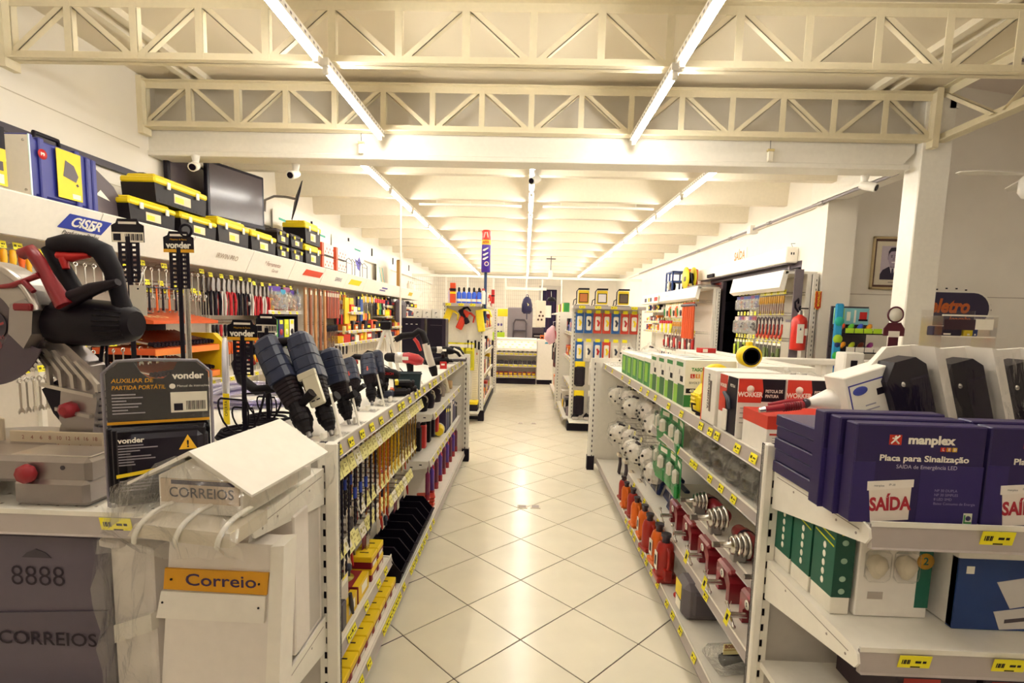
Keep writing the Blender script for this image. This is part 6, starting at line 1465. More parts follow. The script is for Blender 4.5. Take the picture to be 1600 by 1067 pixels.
# boxes and tools on the far wall shelves
rnd = random.Random(21); k = 0
for (z, y0, y1, n) in ((1.30, 8.65, 10.9, 12), (1.62, 8.8, 9.35, 3), (1.10, 8.3, 14.2, 24), (1.32, 11.1, 14.2, 13), (1.55, 11.1, 14.2, 13), (1.78, 11.1, 14.2, 13)):
    for i in range(n):
        y = y0+(y1-y0)*(i+.5)/n; c, nm = rnd.choice((('#1c1420', 'black'), ('#c8301c', 'red'), ('#e87a1a', 'orange'), ('#efe6d8', 'white'), ('#24204a', 'navy'), ('#f0c41c', 'yellow'), ('#5a4a50', 'grey'), ('#1c1420', 'black')))
        t = thing('boxed_tool', '%s boxed tool on the far left wall shelf %s, %s from the camera' % (nm, {1.3: 'below the yellow saws', 1.62: 'above the pale packs', 1.1: 'at the bottom', 1.32: 'second from bottom', 1.55: 'third from bottom', 1.78: 'at the top'}[z], ORD(i)), 'tool', (-3.1, y, z+.001), rnd.uniform(-.3, .3), 'boxed tools on the far left wall shelves')
        h = rnd.uniform(.08, .17); w = (y1-y0)/n*.40
        MB(M(c, .45)).cbox(-.09, .1, -w, w, 0, h, .006).build('carton', t)
        if i % 2: MB(rnd.choice((RED, PRINTW, TB, ORANGE))).tube([(.0, -w*.8, h+.014), (.05, 0, h+.018), (.06, w*.8, h+.012)], [.012, .016, .01], 7).build('tool_on_box', t)
        else: MB(rnd.choice((PRINTW, TAGY, RED))).box(.1, .1015, -w*.7, w*.7, h*.3, h*.7).build('label_patch', t)

# ================================================================== ON TOP OF THE LEFT WALL HEADER
ZT2 = 2.236
def toolbox(x, y, z, w, d, h, label, s_=0, rz=0.):
    """lidded plastic toolbox; its front faces +x"""
    t = thing('toolbox', label, 'toolbox', (x, y, z), rz, 'black toolboxes on the left header'); BK = M('#1c1619', .5)
    MB(BK).prism([(-w/2+.015, 0), (w/2-.015, 0), (w/2, h*.66), (-w/2, h*.66)], -d, 0, 'x').build('box_body', t)
    lid = YELLOW if s_ == 0 else M('#3a3236', .5)
    MB(lid).cbox(-d-.006, .010, -w/2-.008, w/2+.008, h*.66, h*.88, .012).build('lid', t)
    MB(lid).cbox(-d+.02, -.02, -w/2+.03, w/2-.03, h*.86, h, .012).build('lid_top', t)
    MB(BLACK).tube([(-d/2, -w*.22, h*.97), (-d/2, -w*.2, h*1.05), (-d/2, w*.2, h*1.05), (-d/2, w*.22, h*.97)], .009, 6).build('carry_handle', t)
    for y_ in (-w*.28, w*.28): MB(PRINTW if s_ == 0 else YELLOW).cbox(.008, .02, y_-.018, y_+.018, h*.55, h*.80, .003).build('latch', t)
    MB(M('#e8cfa8', .5)).box(-.002, .002, -w*.16, w*.16, h*.16, h*.5).m(YELLOW).box(.002, .003, -w*.14, w*.02, h*.2, h*.4).build('paper_label', t)
    b = MB(BLACK)
    for i in range(12): b.box(-.004, .001, -w*.42+i*w*.07, -w*.42+i*w*.07+w*.035, h*.04, h*.12)
    b.build('rib_row', t)
    return t
toolbox(-2.93, 4.05, ZT2, .50, .25, .19, 'yellow-lidded toolbox at the near end of the bottom row on the header')
toolbox(-2.93, 4.62, ZT2, .50, .25, .19, 'second yellow-lidded toolbox in the bottom row on the header, under the big one')
toolbox(-2.94, 4.42, ZT2+.20, .66, .27, .22, 'big yellow-lidded toolbox stacked on the two nearest ones')
toolbox(-2.93, 5.17, ZT2, .54, .27, .25, 'yellow-lidded toolbox under the television screen, nearer one')
toolbox(-2.93, 5.76, ZT2, .54, .27, .23, 'yellow-lidded toolbox under the far edge of the television')
for i in range(2):
    toolbox(-2.93, 6.22, ZT2+.17*i, .30, .25, .165, 'small charcoal toolbox with a yellow latch, left stack, %s' % ('bottom', 'top')[i], 1)
    toolbox(-2.93, 6.60, ZT2+.17*i, .34, .27, .165, 'small charcoal toolbox with a violet label, right stack, %s' % ('bottom', 'top')[i], 1)
toolbox(-2.93, 7.10, ZT2, .50, .30, .27, 'tall yellow-lidded toolbox at the far end, bottom of two')
toolbox(-2.93, 7.10, ZT2+.275, .50, .30, .29, 'tall yellow-lidded toolbox at the far end, top of two')
for i in range(4):
    t = thing('orange_carton', 'orange and white printed carton beyond the toolboxes, %s pair, %s' % (('first', 'second')[i//2], ('bottom', 'top')[i % 2]), 'box', (-2.95, 7.68+.55*(i//2), ZT2+.19*(i % 2)), 0, 'orange cartons on the left header'); MB(M('#eadccb', .5)).cbox(-.22, 0, -.22, .22, 0, .18, .003).build('carton', t); MB(M('#d8502a', .5)).box(-.221, .001, -.221, -.15, .0, .1805).build('orange_end', t)
    b = MB(M('#a83a3a'))
    for q in range(6): b.ball((.0005, -.1+q*.06, .06+.05*(q % 2)), .018, 5, (.05, 1, 1))
    b.build('product_picture', t); MB(INK).box(-.001, .0015, -.15, .22, .0, .02).build('black_band', t)
# blue tool case with a yellow sheet
t = thing('blue_case', 'blue ribbed plastic tool case with a yellow product sheet on the left header', 'case', (-2.93, 3.27, ZT2)); BL_ = M('#2b2f86', .4)
MB(BL_).cbox(-.14, 0, -.235, .235, 0.01, .345, .012).build('shell', t)
for y_ in (-.22, -.15, .10, .18, .225): MB(BL_).cbox(-.15, .014, y_-.018, y_+.018, .0, .335+.02*(y_ < .15), .006).build('rib', t)
MB(BLACK).tube([(-.07, -.12, .34), (-.07, -.11, .40), (-.07, .05, .40), (-.07, .06, .34)], .014, 8).build('carry_handle', t)
MB(M('#f0cf1c', .5)).box(.014, .0165, -.06, .115, .035, .33).build('product_sheet', t); MB(M('#5a5058', .5)).prism([(-.02, .17), (.07, .15), (.09, .19), (.06, .25), (-.0, .27)], .0166, .018, 'x').build('case_picture', t)
MB(NAVY).box(.0166, .018, .07, .09, .13, .137).box(.0166, .018, .077, .083, .124, .143).build('plus_mark', t); MB(PRINTW).box(.0166, .018, .04, .10, .045, .075).build('barcode', t); MB(RED).lathe([(0, .0155), (.03, .0155), (.03, .014)], 16, (0, -.15, .26), 'x').build('round_sticker', t); text('P9', .018, PRINTW, t, (.0165, -.15, .26), (0, 1, 0), bold=.03)
t = thing('carded_tool', 'yellow and black carded pack at the very left edge on the header', 'package', (-2.93, 2.79, ZT2)); MB(M('#f0d01c', .5)).box(-.01, 0, -.14, .12, .02, .22).m(BLACK).box(-.01, 0, -.14, .12, .22, .34).build('card', t); MB(PRINTW).box(0, .002, .02, .10, .03, .08).m(DGREY).box(0, .002, -.02, .1, .1, .15).build('print_patch', t)
t = thing('flat_pack', 'grey flat pack leaning between the blue case and the toolboxes on the header', 'package', (-3.0, 3.72, ZT2), rot=(0, .0, 0)); MB(M('#5a4e52', .5)).prism([(-.12, 0), (.24, 0), (.06, .23), (-.12, .33)], -.03, -.02, 'x').build('panel_board', t); MB(PRINTW).prism([(-.1, .14), (.02, .12), (-.06, .18)], -.0199, -.018, 'x').build('print_patch', t)
t = thing('divider_panel', 'white divider panel with a bright edge standing before the blue case on the header', 'divider', (-2.90, 3.02, ZT2)); MB(M('#ece4d6', .5)).box(-.5, 0, -.003, .003, 0, .34).build('sheet', t); MB(M('#e8fff6', .2)).box(-.002, .003, -.004, .004, 0, .345).build('bright_edge', t)
for z in (.03, .31): MB(CHROME).lathe([(0, -.006), (.008, -.005), (.008, -.003)], 10, (-.03, 0, z), 'y').build('stud', t)
# televisions
def television(name_, label, c, r, w, h, tilt=0.):
    t = thing('television', label, 'television', c, rot=(tilt, 0, r))
    MB(M('#1a1420', .25)).cbox(-w/2, w/2, -.02, .03, -h/2, h/2, .008).build('casing', t)
    MB(M('#4b4145', .18)).box(-w/2+.03, w/2-.03, -.022, -.019, -h/2+.045, h/2-.03).build('screen', t)
    MB(M('#2a2430', .3)).cbox(-w/2, w/2, -.024, -.018, -h/2, -h/2+.035, .003).build('lower_bezel', t); MB(PRINTW).box(-.03, .03, -.025, -.024, -h/2+.012, -h/2+.022).build('logo_mark', t)
    return t
t = television('a', 'large dark television hung high on the left wall facing the aisle', (-3.15, 5.62, 2.81), 1.249, .73, .585, .0)
MB(DSTEEL).cbox(-.06, .06, .03, .20, -.08, .08, .01).build('wall_mount', t)
t = television('b', 'second dark television flat on the wall at the left of the large one', (-3.44, 5.24, 2.80), PI/2, .58, .56, 0)
MB(DSTEEL).cbox(-.1, .1, .03, .055, -.08, .08, .01).build('wall_mount', t)
# wall fan, seen edge-on
t = thing('wall_fan', 'dark wall fan tilted edge-on on a curved chrome arm beyond the television', 'fan', (-2.93, 6.62, 3.0))
fr = Vector((-.40, .90, .17)).cross(Vector((.28, 0, .96))).normalized().to_track_quat('Y', 'Z').to_euler()
f_ = MB(M('#241c28', .4)).lathe([(0.0, -.02), (.12, -.018), (.25, -.004), (.26, .004), (.12, .014), (0, .016)], 30, (0, 0, 0), 'y')
for i in range(12):
    a = 2*PI*i/12; f_.tube([(.04*math.cos(a), -.024, .04*math.sin(a)), (.25*math.cos(a), -.006, .25*math.sin(a))], .003, 4)
f_.build('fan_guard', t, (0, 0, 0), fr)
MB(STEEL).tube([(-.02, .02, .02), (-.14, .0, .04), (-.30, .02, .05), (-.42, .02, .0), (-.43, .02, -.14)], .016, 8).build('arm', t)
# wire stands, banners, cardboard display
for i in range(3):
    t = thing('wire_stand', 'thin wire easel on the header beyond the orange cartons, %s from the camera' % ORD(i), 'stand', (-3.0, 8.75+i*.42, ZT2), 0, 'wire easels on the left header'); MB(DSTEEL).tube([(0, -.14, 0), (0, -.14, .24), (-.05, -.12, .30), (-.08, -.1, .27)], .006, 5).tube([(0, .14, 0), (0, .14, .24), (-.05, .12, .30), (-.08, .1, .27)], .006, 5).tube([(0, -.14, .2), (0, .14, .2)], .005, 5).build('wire_frame', t)
for i, (y, w, c, nm) in enumerate(((7.25, .34, '#8a86c8', 'violet'), (8.55, .40, '#e8d860', 'yellow'), (10.4, .40, '#5a50b0', 'purple'), (12.3, .6, '#5ac8b8', 'teal striped'), (9.5, .5, '#e8e4d8', 'plain white'))):
    t = thing('hanging_banner', 'pale hanging banner with %s printing high on the left wall' % nm, 'banner', (-3.39, y, 2.95 if i != 3 else 2.72), 0, 'pale banners on the left wall'); H = .62 if i != 3 else .8
    MB(M('#f2ece0', .6)).box(-.004, .0, -w, w, -H, 0).build('sheet', t)
    if i < 3: MB(M(c, .6)).prism([(-w*.5, -H*.45), (-w*.1, -H*.75), (w*.2, -H*.8), (w*.5, -H*.55), (w*.2, -H*.35), (-w*.1, -H*.5)], 0, .002, 'x').build('printed_shape', t); MB(M('#3aa890', .6)).box(0, .002, -w*.5, w*.4, -H*.18, -H*.13).build('green_line', t)
    elif i == 3:
        for q, cc in enumerate(('#4ab8ae', '#e0b878', '#4ab8ae')): MB(M(cc, .6)).prism([(-w*.7+q*.12, -.05), (-w*.62+q*.12, -.05), (w*.1+q*.1, -H*.95), (w*.0+q*.1, -H*.95)], 0, .002, 'x').build('stripe', t)
t = thing('cardboard_display', 'brown and cream cardboard display standing on the far part of the left header', 'display', (-3.05, 12.4, ZT2), .2); MB(M('#a5793a', .6)).cbox(-.05, .05, -.28, -.12, 0, .62, .004).build('brown_side', t); MB(M('#ece0cc', .5)).cbox(-.04, .04, -.08, .34, 0, .55, .01).build('cream_sheet', t); MB(M('#4a4aa0', .5)).prism([(-.05, 0), (.3, 0), (.15, .1)], .041, .043, 'x').build('violet_print', t); MB(BLACK).cbox(-.05, .05, 0, .3, .55, .66, .004).build('black_top', t)
for i in range(3):
    t = thing('clip_bottle', 'tiny pale bottle past the cardboard display on the header, %s from the camera' % ORD(i), 'bottle', (-3.0, 13.2+i*.25, ZT2), 0, 'pale bottles on the far header'); MB(M('#e0d4c4', .4)).lathe([(.05, 0), (.05, .14), (.02, .18), (.02, .22)], 10).build('bottle_body', t)
t = thing('ceiling_rod', 'thin white rod standing from the floor to the ribbed ceiling left of the aisle', 'rod', (-1.75, 7.2, 0)); MB(STEELW).cyl((0, 0, 0), (0, 0, 3.2), .013, 8).build('rod_body', t); MB(STEELW).lathe([(.05, 0), (.05, .01), (.015, .02)], 12).build('foot', t)
# ================================================================== FAR GONDOLAS, COUNTER AND BACK WALL
def far_left_gondola():
    g = thing('gondola_shelf', 'tall white gondola in the middle distance left of the aisle with yellow guns on its end', 'shelving', (0, 0, 0))
    MB(STEELW).box(-1.22, -.66, 7.86, 7.88, .06, 1.76).build('end_panel', g); MB(STEELW).box(-.95, -.93, 7.88, 10.9, .05, 1.75).build('back_panel', g)
    for x, y in ((-.645, 7.84), (-1.22, 7.84), (-.62, 10.88)): put(upright_mesh(1.80, side=1), 'upright', g, (x, y, 0))
    for z in (1.78, 1.4, 1.0, .6, .14): shelf_board(g, -.93, -.68, 7.9, 10.86, z, '+x', .036, [8.1+i*.3 for i in range(9)], tw=.06)
    MB(STEELW).box(-1.22, -.66, 7.6, 7.86, 1.75, 1.785).build('top_shelf', g); MB(GREYRAIL).box(-1.22, -.66, 7.59, 7.6, 1.745, 1.79).build('price_rail', g)
    for x in (-1.14, -.95, -.78): price_tag(g, (x, 7.588, 1.767), '-y', 0, .08, .036)
    MB(BLACK).box(-.69, -.60, 7.78, 7.88, 0, .16).build('post_foot', g); MB(BLACK).box(-.9, -.64, 7.9, 10.9, 0, .08).build('plinth', g)
    s = MB(STEELW).box(-1.22, -.66, 7.5, 7.86, .16, .19).build('shelf', g)
    return g
FL = far_left_gondola()
def hang_gun(x, z, c, label, rz, s=1.):
    t = thing('foam_gun', label, 'gun', (x, 7.74, z), rot=(0, rz, 0)); m = M(c, .4)
    MB(m).cbox(-.05*s, .05*s, -.03, .03, -.30*s, .0, .012).build('barrel', t); MB(m).tube([(0, 0, -.03*s), (.07*s, 0, -.01), (.14*s, 0, -.03*s), (.16*s, 0, -.12*s)], [.016, .018, .016, .012], 8).build('handle', t); MB(M(c, .5)).cbox(-.02*s, .02*s, -.034, -.028, -.22*s, -.1*s, .003).build('side_print', t)
hang_gun(-1.13, 1.70, '#f0d21c', 'yellow gun hanging on the end of the far left gondola, left one', .35)
hang_gun(-.98, 1.70, '#241a24', 'black gun hanging beside the red one on the far left gondola end', -.5, .8)
hang_gun(-.88, 1.68, '#d8381c', 'red gun hanging in the middle of the far left gondola end', .42)
hang_gun(-.70, 1.70, '#f2dc28', 'yellow gun hanging on the end of the far left gondola, right one', -.15, 1.1)
for i in range(3): blister('yellow carded pack hanging low on the far left gondola end, %s from the left' % ORD(i), .16, .42, M('#ece02a', .5), M('#b8b028', .4), (-1.10+i*.13, 7.78, 1.20), -PI/2, 'yellow packs on the far gondola end', .03, (0, 2, 0)[i])
for i in range(4):
    t = thing('trowel', 'black trowel hanging under the yellow packs on the far left gondola end, %s from the left' % ORD(i), 'tool', (-.86+i*.055, 7.79, 1.24-.02*(i % 2)), 0, 'black trowels on the far gondola end'); MB(TB).tube([(0, 0, 0), (0, 0, -.12)], .014, 7).build('handle', t); MB(M('#d8ccba', .5)).prism([(-.02, -.12), (.02, -.12), (.015, -.34), (-.015, -.34)], -.004, .004).build('blade', t)
t = thing('paper_strip', 'tall cream printed strip with an orange top on the far left gondola end', 'sign', (-.74, 7.80, .2)); MB(M('#ece0c4', .6)).box(-.05, .04, -.002, 0, .05, .85).m(M('#d8602a', .5)).box(-.05, .04, -.003, -.002, .82, .85).build('sheet', t)
b = MB(M('#a89a80'))
for i in range(24): b.box(-.04, .03, -.003, -.002, .1+i*.028, .106+i*.028)
b.build('print_lines', t)
t = thing('yellow_carton', 'yellow and black carton on the bottom shelf of the far left gondola end', 'box', (-.80, 7.66, .191)); MB(BLACK).cbox(-.1, .12, -.1, .1, 0, .14, .004).build('carton', t); MB(YELLOW).box(-.1, .1205, -.101, .1, .10, .1405).build('yellow_lid', t)
for i in range(5):
    t = thing('spray_bottle', 'blue bottle with a dark cap on top of the far left gondola, %s from the left' % ORD(i), 'bottle', (-1.0+i*.075, 7.72, 1.786), 0, 'blue bottles on the far gondola'); MB(M('#2a5ad8', .4)).lathe([(.035, 0), (.035, .15), (.012, .18)], 10).build('bottle_body', t); MB(TB).lathe([(.016, .17), (.018, .22), (.01, .24)], 8).build('cap', t); MB(PRINTW).lathe([(.0355, .03), (.0355, .07)], 10).build('label', t)
for i in range(3):
    t = thing('spray_can', ('white can beside', 'dark can behind', 'pale can at the end of')[i]+' the blue bottles on the far left gondola', 'can', (-.64-.06*i if i < 2 else -1.15, 7.74+.06*i, 1.786)); MB([PRINTW, TB, M('#d8c8e0', .4)][i]).lathe([(.035, 0), (.035, .17), (.02, .2), (.02, .22)], 10).build('can_body', t); MB(RED).lathe([(.022, .2), (.02, .23)], 8).build('cap', t)
t = thing('red_carton', 'red carton standing at the left end of the blue bottles', 'box', (-1.09, 7.72, 1.786)); MB(M('#d84a1c', .4)).cbox(-.04, .04, -.04, .04, 0, .30, .004).build('carton', t); MB(BLACK).box(-.041, .041, -.041, .041, .18, .22).m(YELLOW).box(-.041, .041, -.041, .041, .14, .17).build('label_band', t)
# goods along the far gondola
rnd = random.Random(31)
def fill(x, y0, y1, z, n, label, group, face=1, hmin=.1, hmax=.26, kind=0):
    for i in range(n):
        y = y0+(y1-y0)*(i+.5)/n; c, nm = rnd.choice((('#c8301c', 'red'), ('#f0e6d8', 'white'), ('#f0c41c', 'yellow'), ('#2a3c90', 'blue'), ('#1c1420', 'black'), ('#e87a1a', 'orange'), ('#8a7c80', 'grey'), ('#efe6d8', 'cream')))
        h = rnd.uniform(hmin, hmax); w = (y1-y0)/n*.42
        t = thing('shelf_item', '%s item %s, %s from the camera' % (nm, label, ORD(i)), 'product', (x, y, z+.001), 0, group)
        if (i+kind) % 3 == 0: MB(M(c, .45)).lathe([(w*.8, 0), (w*.8, h*.7), (w*.3, h*.85), (w*.3, h)], 9).build('bottle_body', t); MB(rnd.choice((PRINTW, TB, RED))).lathe([(w*.34, h*.92), (w*.3, h+.02)], 8).build('cap', t)
        else: MB(M(c, .45)).cbox(-.08, .08, -w, w, 0, h, .004).build('carton', t); MB(rnd.choice((PRINTW, TAGY, RED, INK))).box(.08*face, .0815*face, -w*.7, w*.7, h*.35, h*.75).build('label_patch', t)
for z, nm in ((1.4, 'on the upper shelf'), (1.0, 'on the middle shelf'), (.6, 'on the lower shelf'), (.14, 'on the base deck'), (1.78, 'on the top')):
    fill(-.78, 7.95, 10.8, z, 13, nm+' of the far left gondola', 'goods on the far left gondola')
for i in range(6): blister('carded pack at the aisle end of the far left gondola, %s from the top' % ORD(i), .09, .2, [PRINTW, RED, YELLOW, PINK, M('#e8e0d0', .5), ORANGE][i], [DGREY, STEEL][i % 2], (-.655, 7.93, 1.72-i*.26), 0, 'packs at the far gondola edge', .03, i % 3)
# tall sealant tube on a pole
t = thing('giant_tube', 'tall printed advertising tube, red above and purple below, held up on a blue pole', 'display tube', (-.615, 7.80, 0))
MB(M('#28406a', .4)).cyl((0, 0, 1.5), (0, 0, 2.30), .022, 10).build('pole', t)
TP = M('#4a2aa0', .35)
MB(TP).lathe([(.06, 2.26), (.068, 2.27), (.068, 2.66)], 20).build('purple_body', t); MB(M('#f0b81c', .4)).lathe([(.0685, 2.66), (.0685, 2.73)], 20).build('yellow_band', t); MB(M('#d82a1c', .4)).lathe([(.0685, 2.73), (.068, 2.86), (.055, 2.875), (0, 2.88)], 20).build('red_cap', t)
b = MB(PRINTW)
for z in (2.60, 2.53, 2.47): b.prism([(-.045, z-.03), (-.02, z-.035), (.04, z+.005), (.035, z+.02), (-.04, z-.012)], -.0715, -.069)
b.build('white_lettering', t); MB(PRINTW).torus((.015, -.069, 2.38), .028, .007, 'y', 14, 5).m(ORANGE).torus((.02, -.07, 2.385), .02, .005, 'y', 12, 5, 0, PI).build('ring_emblem', t); text('ATEX', .026, RED, t, (0, -.0695, 2.695), bold=.04)
b = MB(PRINTW).prism([(-.035, 2.76), (-.025, 2.76), (-.005, 2.84), (-.02, 2.84)], -.0715, -.069).prism([(.035, 2.76), (.025, 2.76), (.005, 2.84), (.02, 2.84)], -.0715, -.069).build('white_flash', t)
t = thing('giant_tube', 'thin red and white upright tube beyond the tall purple one', 'display tube', (-.60, 9.4, 1.79)); MB(PRINTW).lathe([(.02, 0), (.02, .5)], 8).build('stick', t); MB(RED).lathe([(.03, .05), (.03, .3)], 10).build('red_sleeve', t); MB(TB).lathe([(.034, .18), (.034, .2)], 8).build('ring', t)

# right far gondola with blister packs on its end
def far_right_gondola():
    g = thing('gondola_shelf', 'tall white gondola in the middle distance right of the aisle hung with blue and red packs', 'shelving', (0, 0, 0))
    MB(STEELW).box(.68, 1.66, 7.50, 7.52, .06, 1.78).build('end_panel', g); MB(STEELW).box(.96, .98, 7.52, 11.6, .05, 1.75).build('back_panel', g)
    put(upright_mesh(1.75, side=-1), 'upright', g, (.70, 7.48, 0)); put(upright_mesh(1.75, side=-1), 'upright', g, (1.64, 7.48, 0)); put(upright_mesh(1.70, side=-1), 'upright', g, (.585, 9.1, 0))
    MB(STEELW).box(.57, .98, 9.1, 9.13, .05, 1.72).build('mid_panel', g)
    s = MB(STEELW).box(.66, 1.66, 7.2, 7.5, 1.755, 1.785).build('top_shelf', g); MB(GREYRAIL).box(.66, 1.66, 7.19, 7.2, 1.745, 1.79).build('price_rail', g)
    for x in (.78, 1.0, 1.22, 1.5): price_tag(g, (x, 7.188, 1.767), '-y', 0, .085, .036)
    for z in (1.4, 1.0, .6): shelf_board(g, .70, .96, 7.54, 9.08, z, '-x', .036, [7.7, 8.1, 8.5], tw=.06)
    shelf_board(g, .60, .96, 7.54, 11.5, .14, '-x', .04, [7.8+.4*i for i in range(8)], tw=.06); MB(BLACK).box(.64, 1.6, 7.3, 7.5, 0, .1).build('plinth', g)
    MB(STEELW).box(.66, 1.66, 7.2, 7.5, .13, .15).build('base_shelf', g); MB(BLACK).box(.66, .73, 7.42, 7.52, 0, .12).build('post_foot', g)
    return g
FR = far_right_gondola()
for i, x in enumerate((.80, 1.06, 1.36)):
    t = thing('work_light', 'yellow work light with a black wire stand on the far right gondola, %s from the aisle' % ORD(i), 'lamp', (x+.0, 7.34, 1.786), -.15, 'yellow work lights on the far right gondola'); Y = M('#f0d01c', .4)
    MB(Y).cbox(-.065, .085, -.02, .05, .03, .22, .01).build('housing', t); MB([M('#c8783a', .3), M('#e8e0e0', .2), M('#6a5a4a', .3)][i]).box(-.04, .065, -.025, -.02, .06, .17).build('lamp_glass', t); MB(BLACK).box(-.045, .07, -.0245, -.018, .05, .06).box(-.045, .07, -.0245, -.018, .17, .18).box(-.05, -.04, -.0245, -.018, .05, .18).box(.065, .075, -.0245, -.018, .05, .18).build('lamp_bezel', t)
    MB(BLACK).tube([(.09, -.05, .235), (-.06, -.05, .235), (-.085, -.05, .2), (-.085, -.05, .03), (-.11, -.05, .006), (.1, -.05, .006)], .008, 6).tube([(-.085, -.05, .1), (-.12, -.05, .08), (-.13, -.05, .01)], .007, 6).build('wire_stand', t)
    MB(BLACK).cyl((.09, -.05, .235), (-.06, -.05, .235), .013, 7).build('grip', t)
fill(.80, 7.6, 9.0, 1.4, 6, 'on the upper shelf of the far right gondola', 'goods on the far right gondola', -1)
fill(.80, 7.6, 9.0, 1.0, 6, 'on the middle shelf of the far right gondola', 'goods on the far right gondola', -1)
fill(.74, 7.6, 11.4, .14, 14, 'on the base deck of the far right gondola', 'goods on the far right gondola', -1, .15, .35)
fill(.70, 9.3, 11.4, 1.70, 9, 'on the top of the far right gondola', 'goods on the top of the far right gondola', -1, .12, .2) if 0 else None
bl, rd = M('#2a64b0', .4), M('#d2402c', .4)
for r, (z, cols) in enumerate(((1.735, 'bbrrbrr'), (1.33, 'bwbrww'))):
    for i, c in enumerate(cols):
        x = .77+i*.128+(.01 if r else 0)
        t = thing('cable_pack', '%s carded pack on the end of the far right gondola, %s row, %s from the aisle' % ({'b': 'blue', 'r': 'red', 'w': 'pale'}[c], ('upper', 'lower')[r], ORD(i)), 'package', (x-.0, 7.36, z), 0, 'blue and red packs on the far gondola end')
        k = {'b': bl, 'r': rd, 'w': M('#e8ddd2', .45)}[c]
        MB(k).box(-.057, .057, 0, .004, -.33, -.04).build('card', t); MB(TAGY).box(-.035, .035, -.006, -.004, -.05, -.005).build('price_card', t); MB(PRINTW).cbox(-.036, .036, -.03, 0, -.29, -.09, .012).build('product', t); MB([YELLOW, BLUEBLK, RED][i % 3]).tube([(-.01, -.032, -.14), (.015, -.034, -.18), (.0, -.034, -.23)], [.012, .018, .012], 7).build('plug', t)
        MB(CHROME).cyl((0, 0, -.02), (0, .14, -.02), .004, 6).build('hang_rod', t)
for i, (nm, c) in enumerate((('black gloves with a yellow card', '#2a2228'), ('white bagged fitting', '#ece2d6'), ('dark boots pair', '#1e1620'), ('silver fan grille', '#b8b0a8'))):
    t = thing('hanging_pack', nm+' low on the end of the far right gondola', 'package', (.80+.2*(i % 2), 7.36, 1.0-.42*(i//2))); MB(M(c, .6)).cbox(-.075, .075, -.05, .03, -.36, -.06, .03).build('product', t); MB(YELLOW if i % 2 == 0 else PRINTW).cbox(-.07, .07, -.03, .03, -.08, .0, .006).build('header_card', t)
    if i == 3:
        b = MB(STEEL)
        for q in range(4): b.torus((0, -.055, -.2), .02+.02*q, .004, 'y', 16, 4)
        b.build('grille', t)
    MB(CHROME).cyl((0, .02, -.01), (0, .14, -.01), .004, 6).build('hang_rod', t)
for i in range(5):
    t = thing('dark_tool', 'dark boxed tool on the bottom of the far right gondola end, %s from the aisle' % ORD(i), 'tool', (.76+i*.17, 7.36, .151), 0, 'dark tools at the far right gondola foot'); MB(TB).tube([(-.04, 0, .02), (0, 0, .06), (.05, .02, .10)], [.03, .045, .03], 9).build('tool_body', t); MB(M('#c8beb4', .4)).cbox(-.05, .04, -.05, -.04, .01, .05, .003).build('label_patch', t)
# hanging clothes and pink bag past it
t = thing('pink_bag', 'pink and white plastic bag hanging beyond the far right gondola end', 'bag', (.575, 10.6, 1.25)); MB(M('#e8b8c4', .5)).tube([(0, 0, .2), (-.03, 0, .1), (-.05, 0, -.05), (0, 0, -.15)], [.03, .10, .13, .08], 10).build('bag_body', t); MB(M('#c83a4a', .5)).tube([(.03, -.05, .1), (.08, -.06, -.1)], .02, 6).build('red_stripe', t); MB(CHROME).tube([(0, 0, .2), (0, 0, .28), (.1, 0, .3)], .006, 5).build('hang_rod', t)
for i in range(8):
    t = thing('hanging_tool', 'dark glove pack along the aisle edge of the far right gondola, %s from the camera' % ORD(i), 'glove', (.63, 9.25+i*.28, 1.2-.1*(i % 3)), 0, 'glove packs along the far right gondola'); MB([TB, DGREY, M('#7a3a3a', .6)][i % 3]).cbox(-.03, .03, -.06, .06, -.4, -.06, .02).build('glove_body', t); MB(PRINTW).box(-.031, .031, -.05, .05, -.08, 0).build('header_card', t)
for i in range(8):
    t = thing('paint_can', '%s tin on the top of the gondola end panel right of the aisle, %s from the camera' % (['green', 'yellow', 'white', 'red'][i % 4], ORD(i)), 'tin', (.72, 9.2+i*.26, 1.71), 0, 'tins on the far right gondola top'); MB([GREEN, YELLOW, PRINTW, RED][i % 4]).lathe([(.055, 0), (.055, .16), (.05, .17)], 12).build('tin_body', t); MB(STEEL).lathe([(.052, .17), (.052, .175), (0, .176)], 12).build('lid', t)
MB(STEELW).box(.58, .98, 9.13, 11.55, 1.68, 1.709).build('top_shelf', FR)

# display counter with three rows
def counter():
    g = thing('display_counter', 'white stepped display counter across the far end of the aisle', 'counter', (0, 0, 0))
    MB(STEELW).box(-.74, .30, 12.75, 12.95, 0, 1.08).build('back_panel', g); MB(BLACK).box(-.73, .28, 12.35, 12.8, 0, .11).build('plinth', g)
    MB(STEELW).prism([(12.42, .80), (12.9, 1.08), (12.9, 1.10), (12.42, .86)], -.74, .30, 'x').build('sloped_top', g)
    for z in (.74, .46, .19):
        shelf_board(g, -.74, .30, 12.42, 12.75, z, '-y', .05, [-.66+i*.115 for i in range(9)], tw=.08)
    MB(LGREY).box(-.75, -.735, 12.40, 12.95, 0, 1.05).box(.295, .31, 12.40, 12.95, 0, 1.05).build('side_panel', g)
    for i in range(18):
        price_tag(g, (-.68+i*.055, 12.44+.1*(i % 3), .885+.058*(i % 3)), '-y', -.9, .05, .03, TAGP)
    return g
counter()
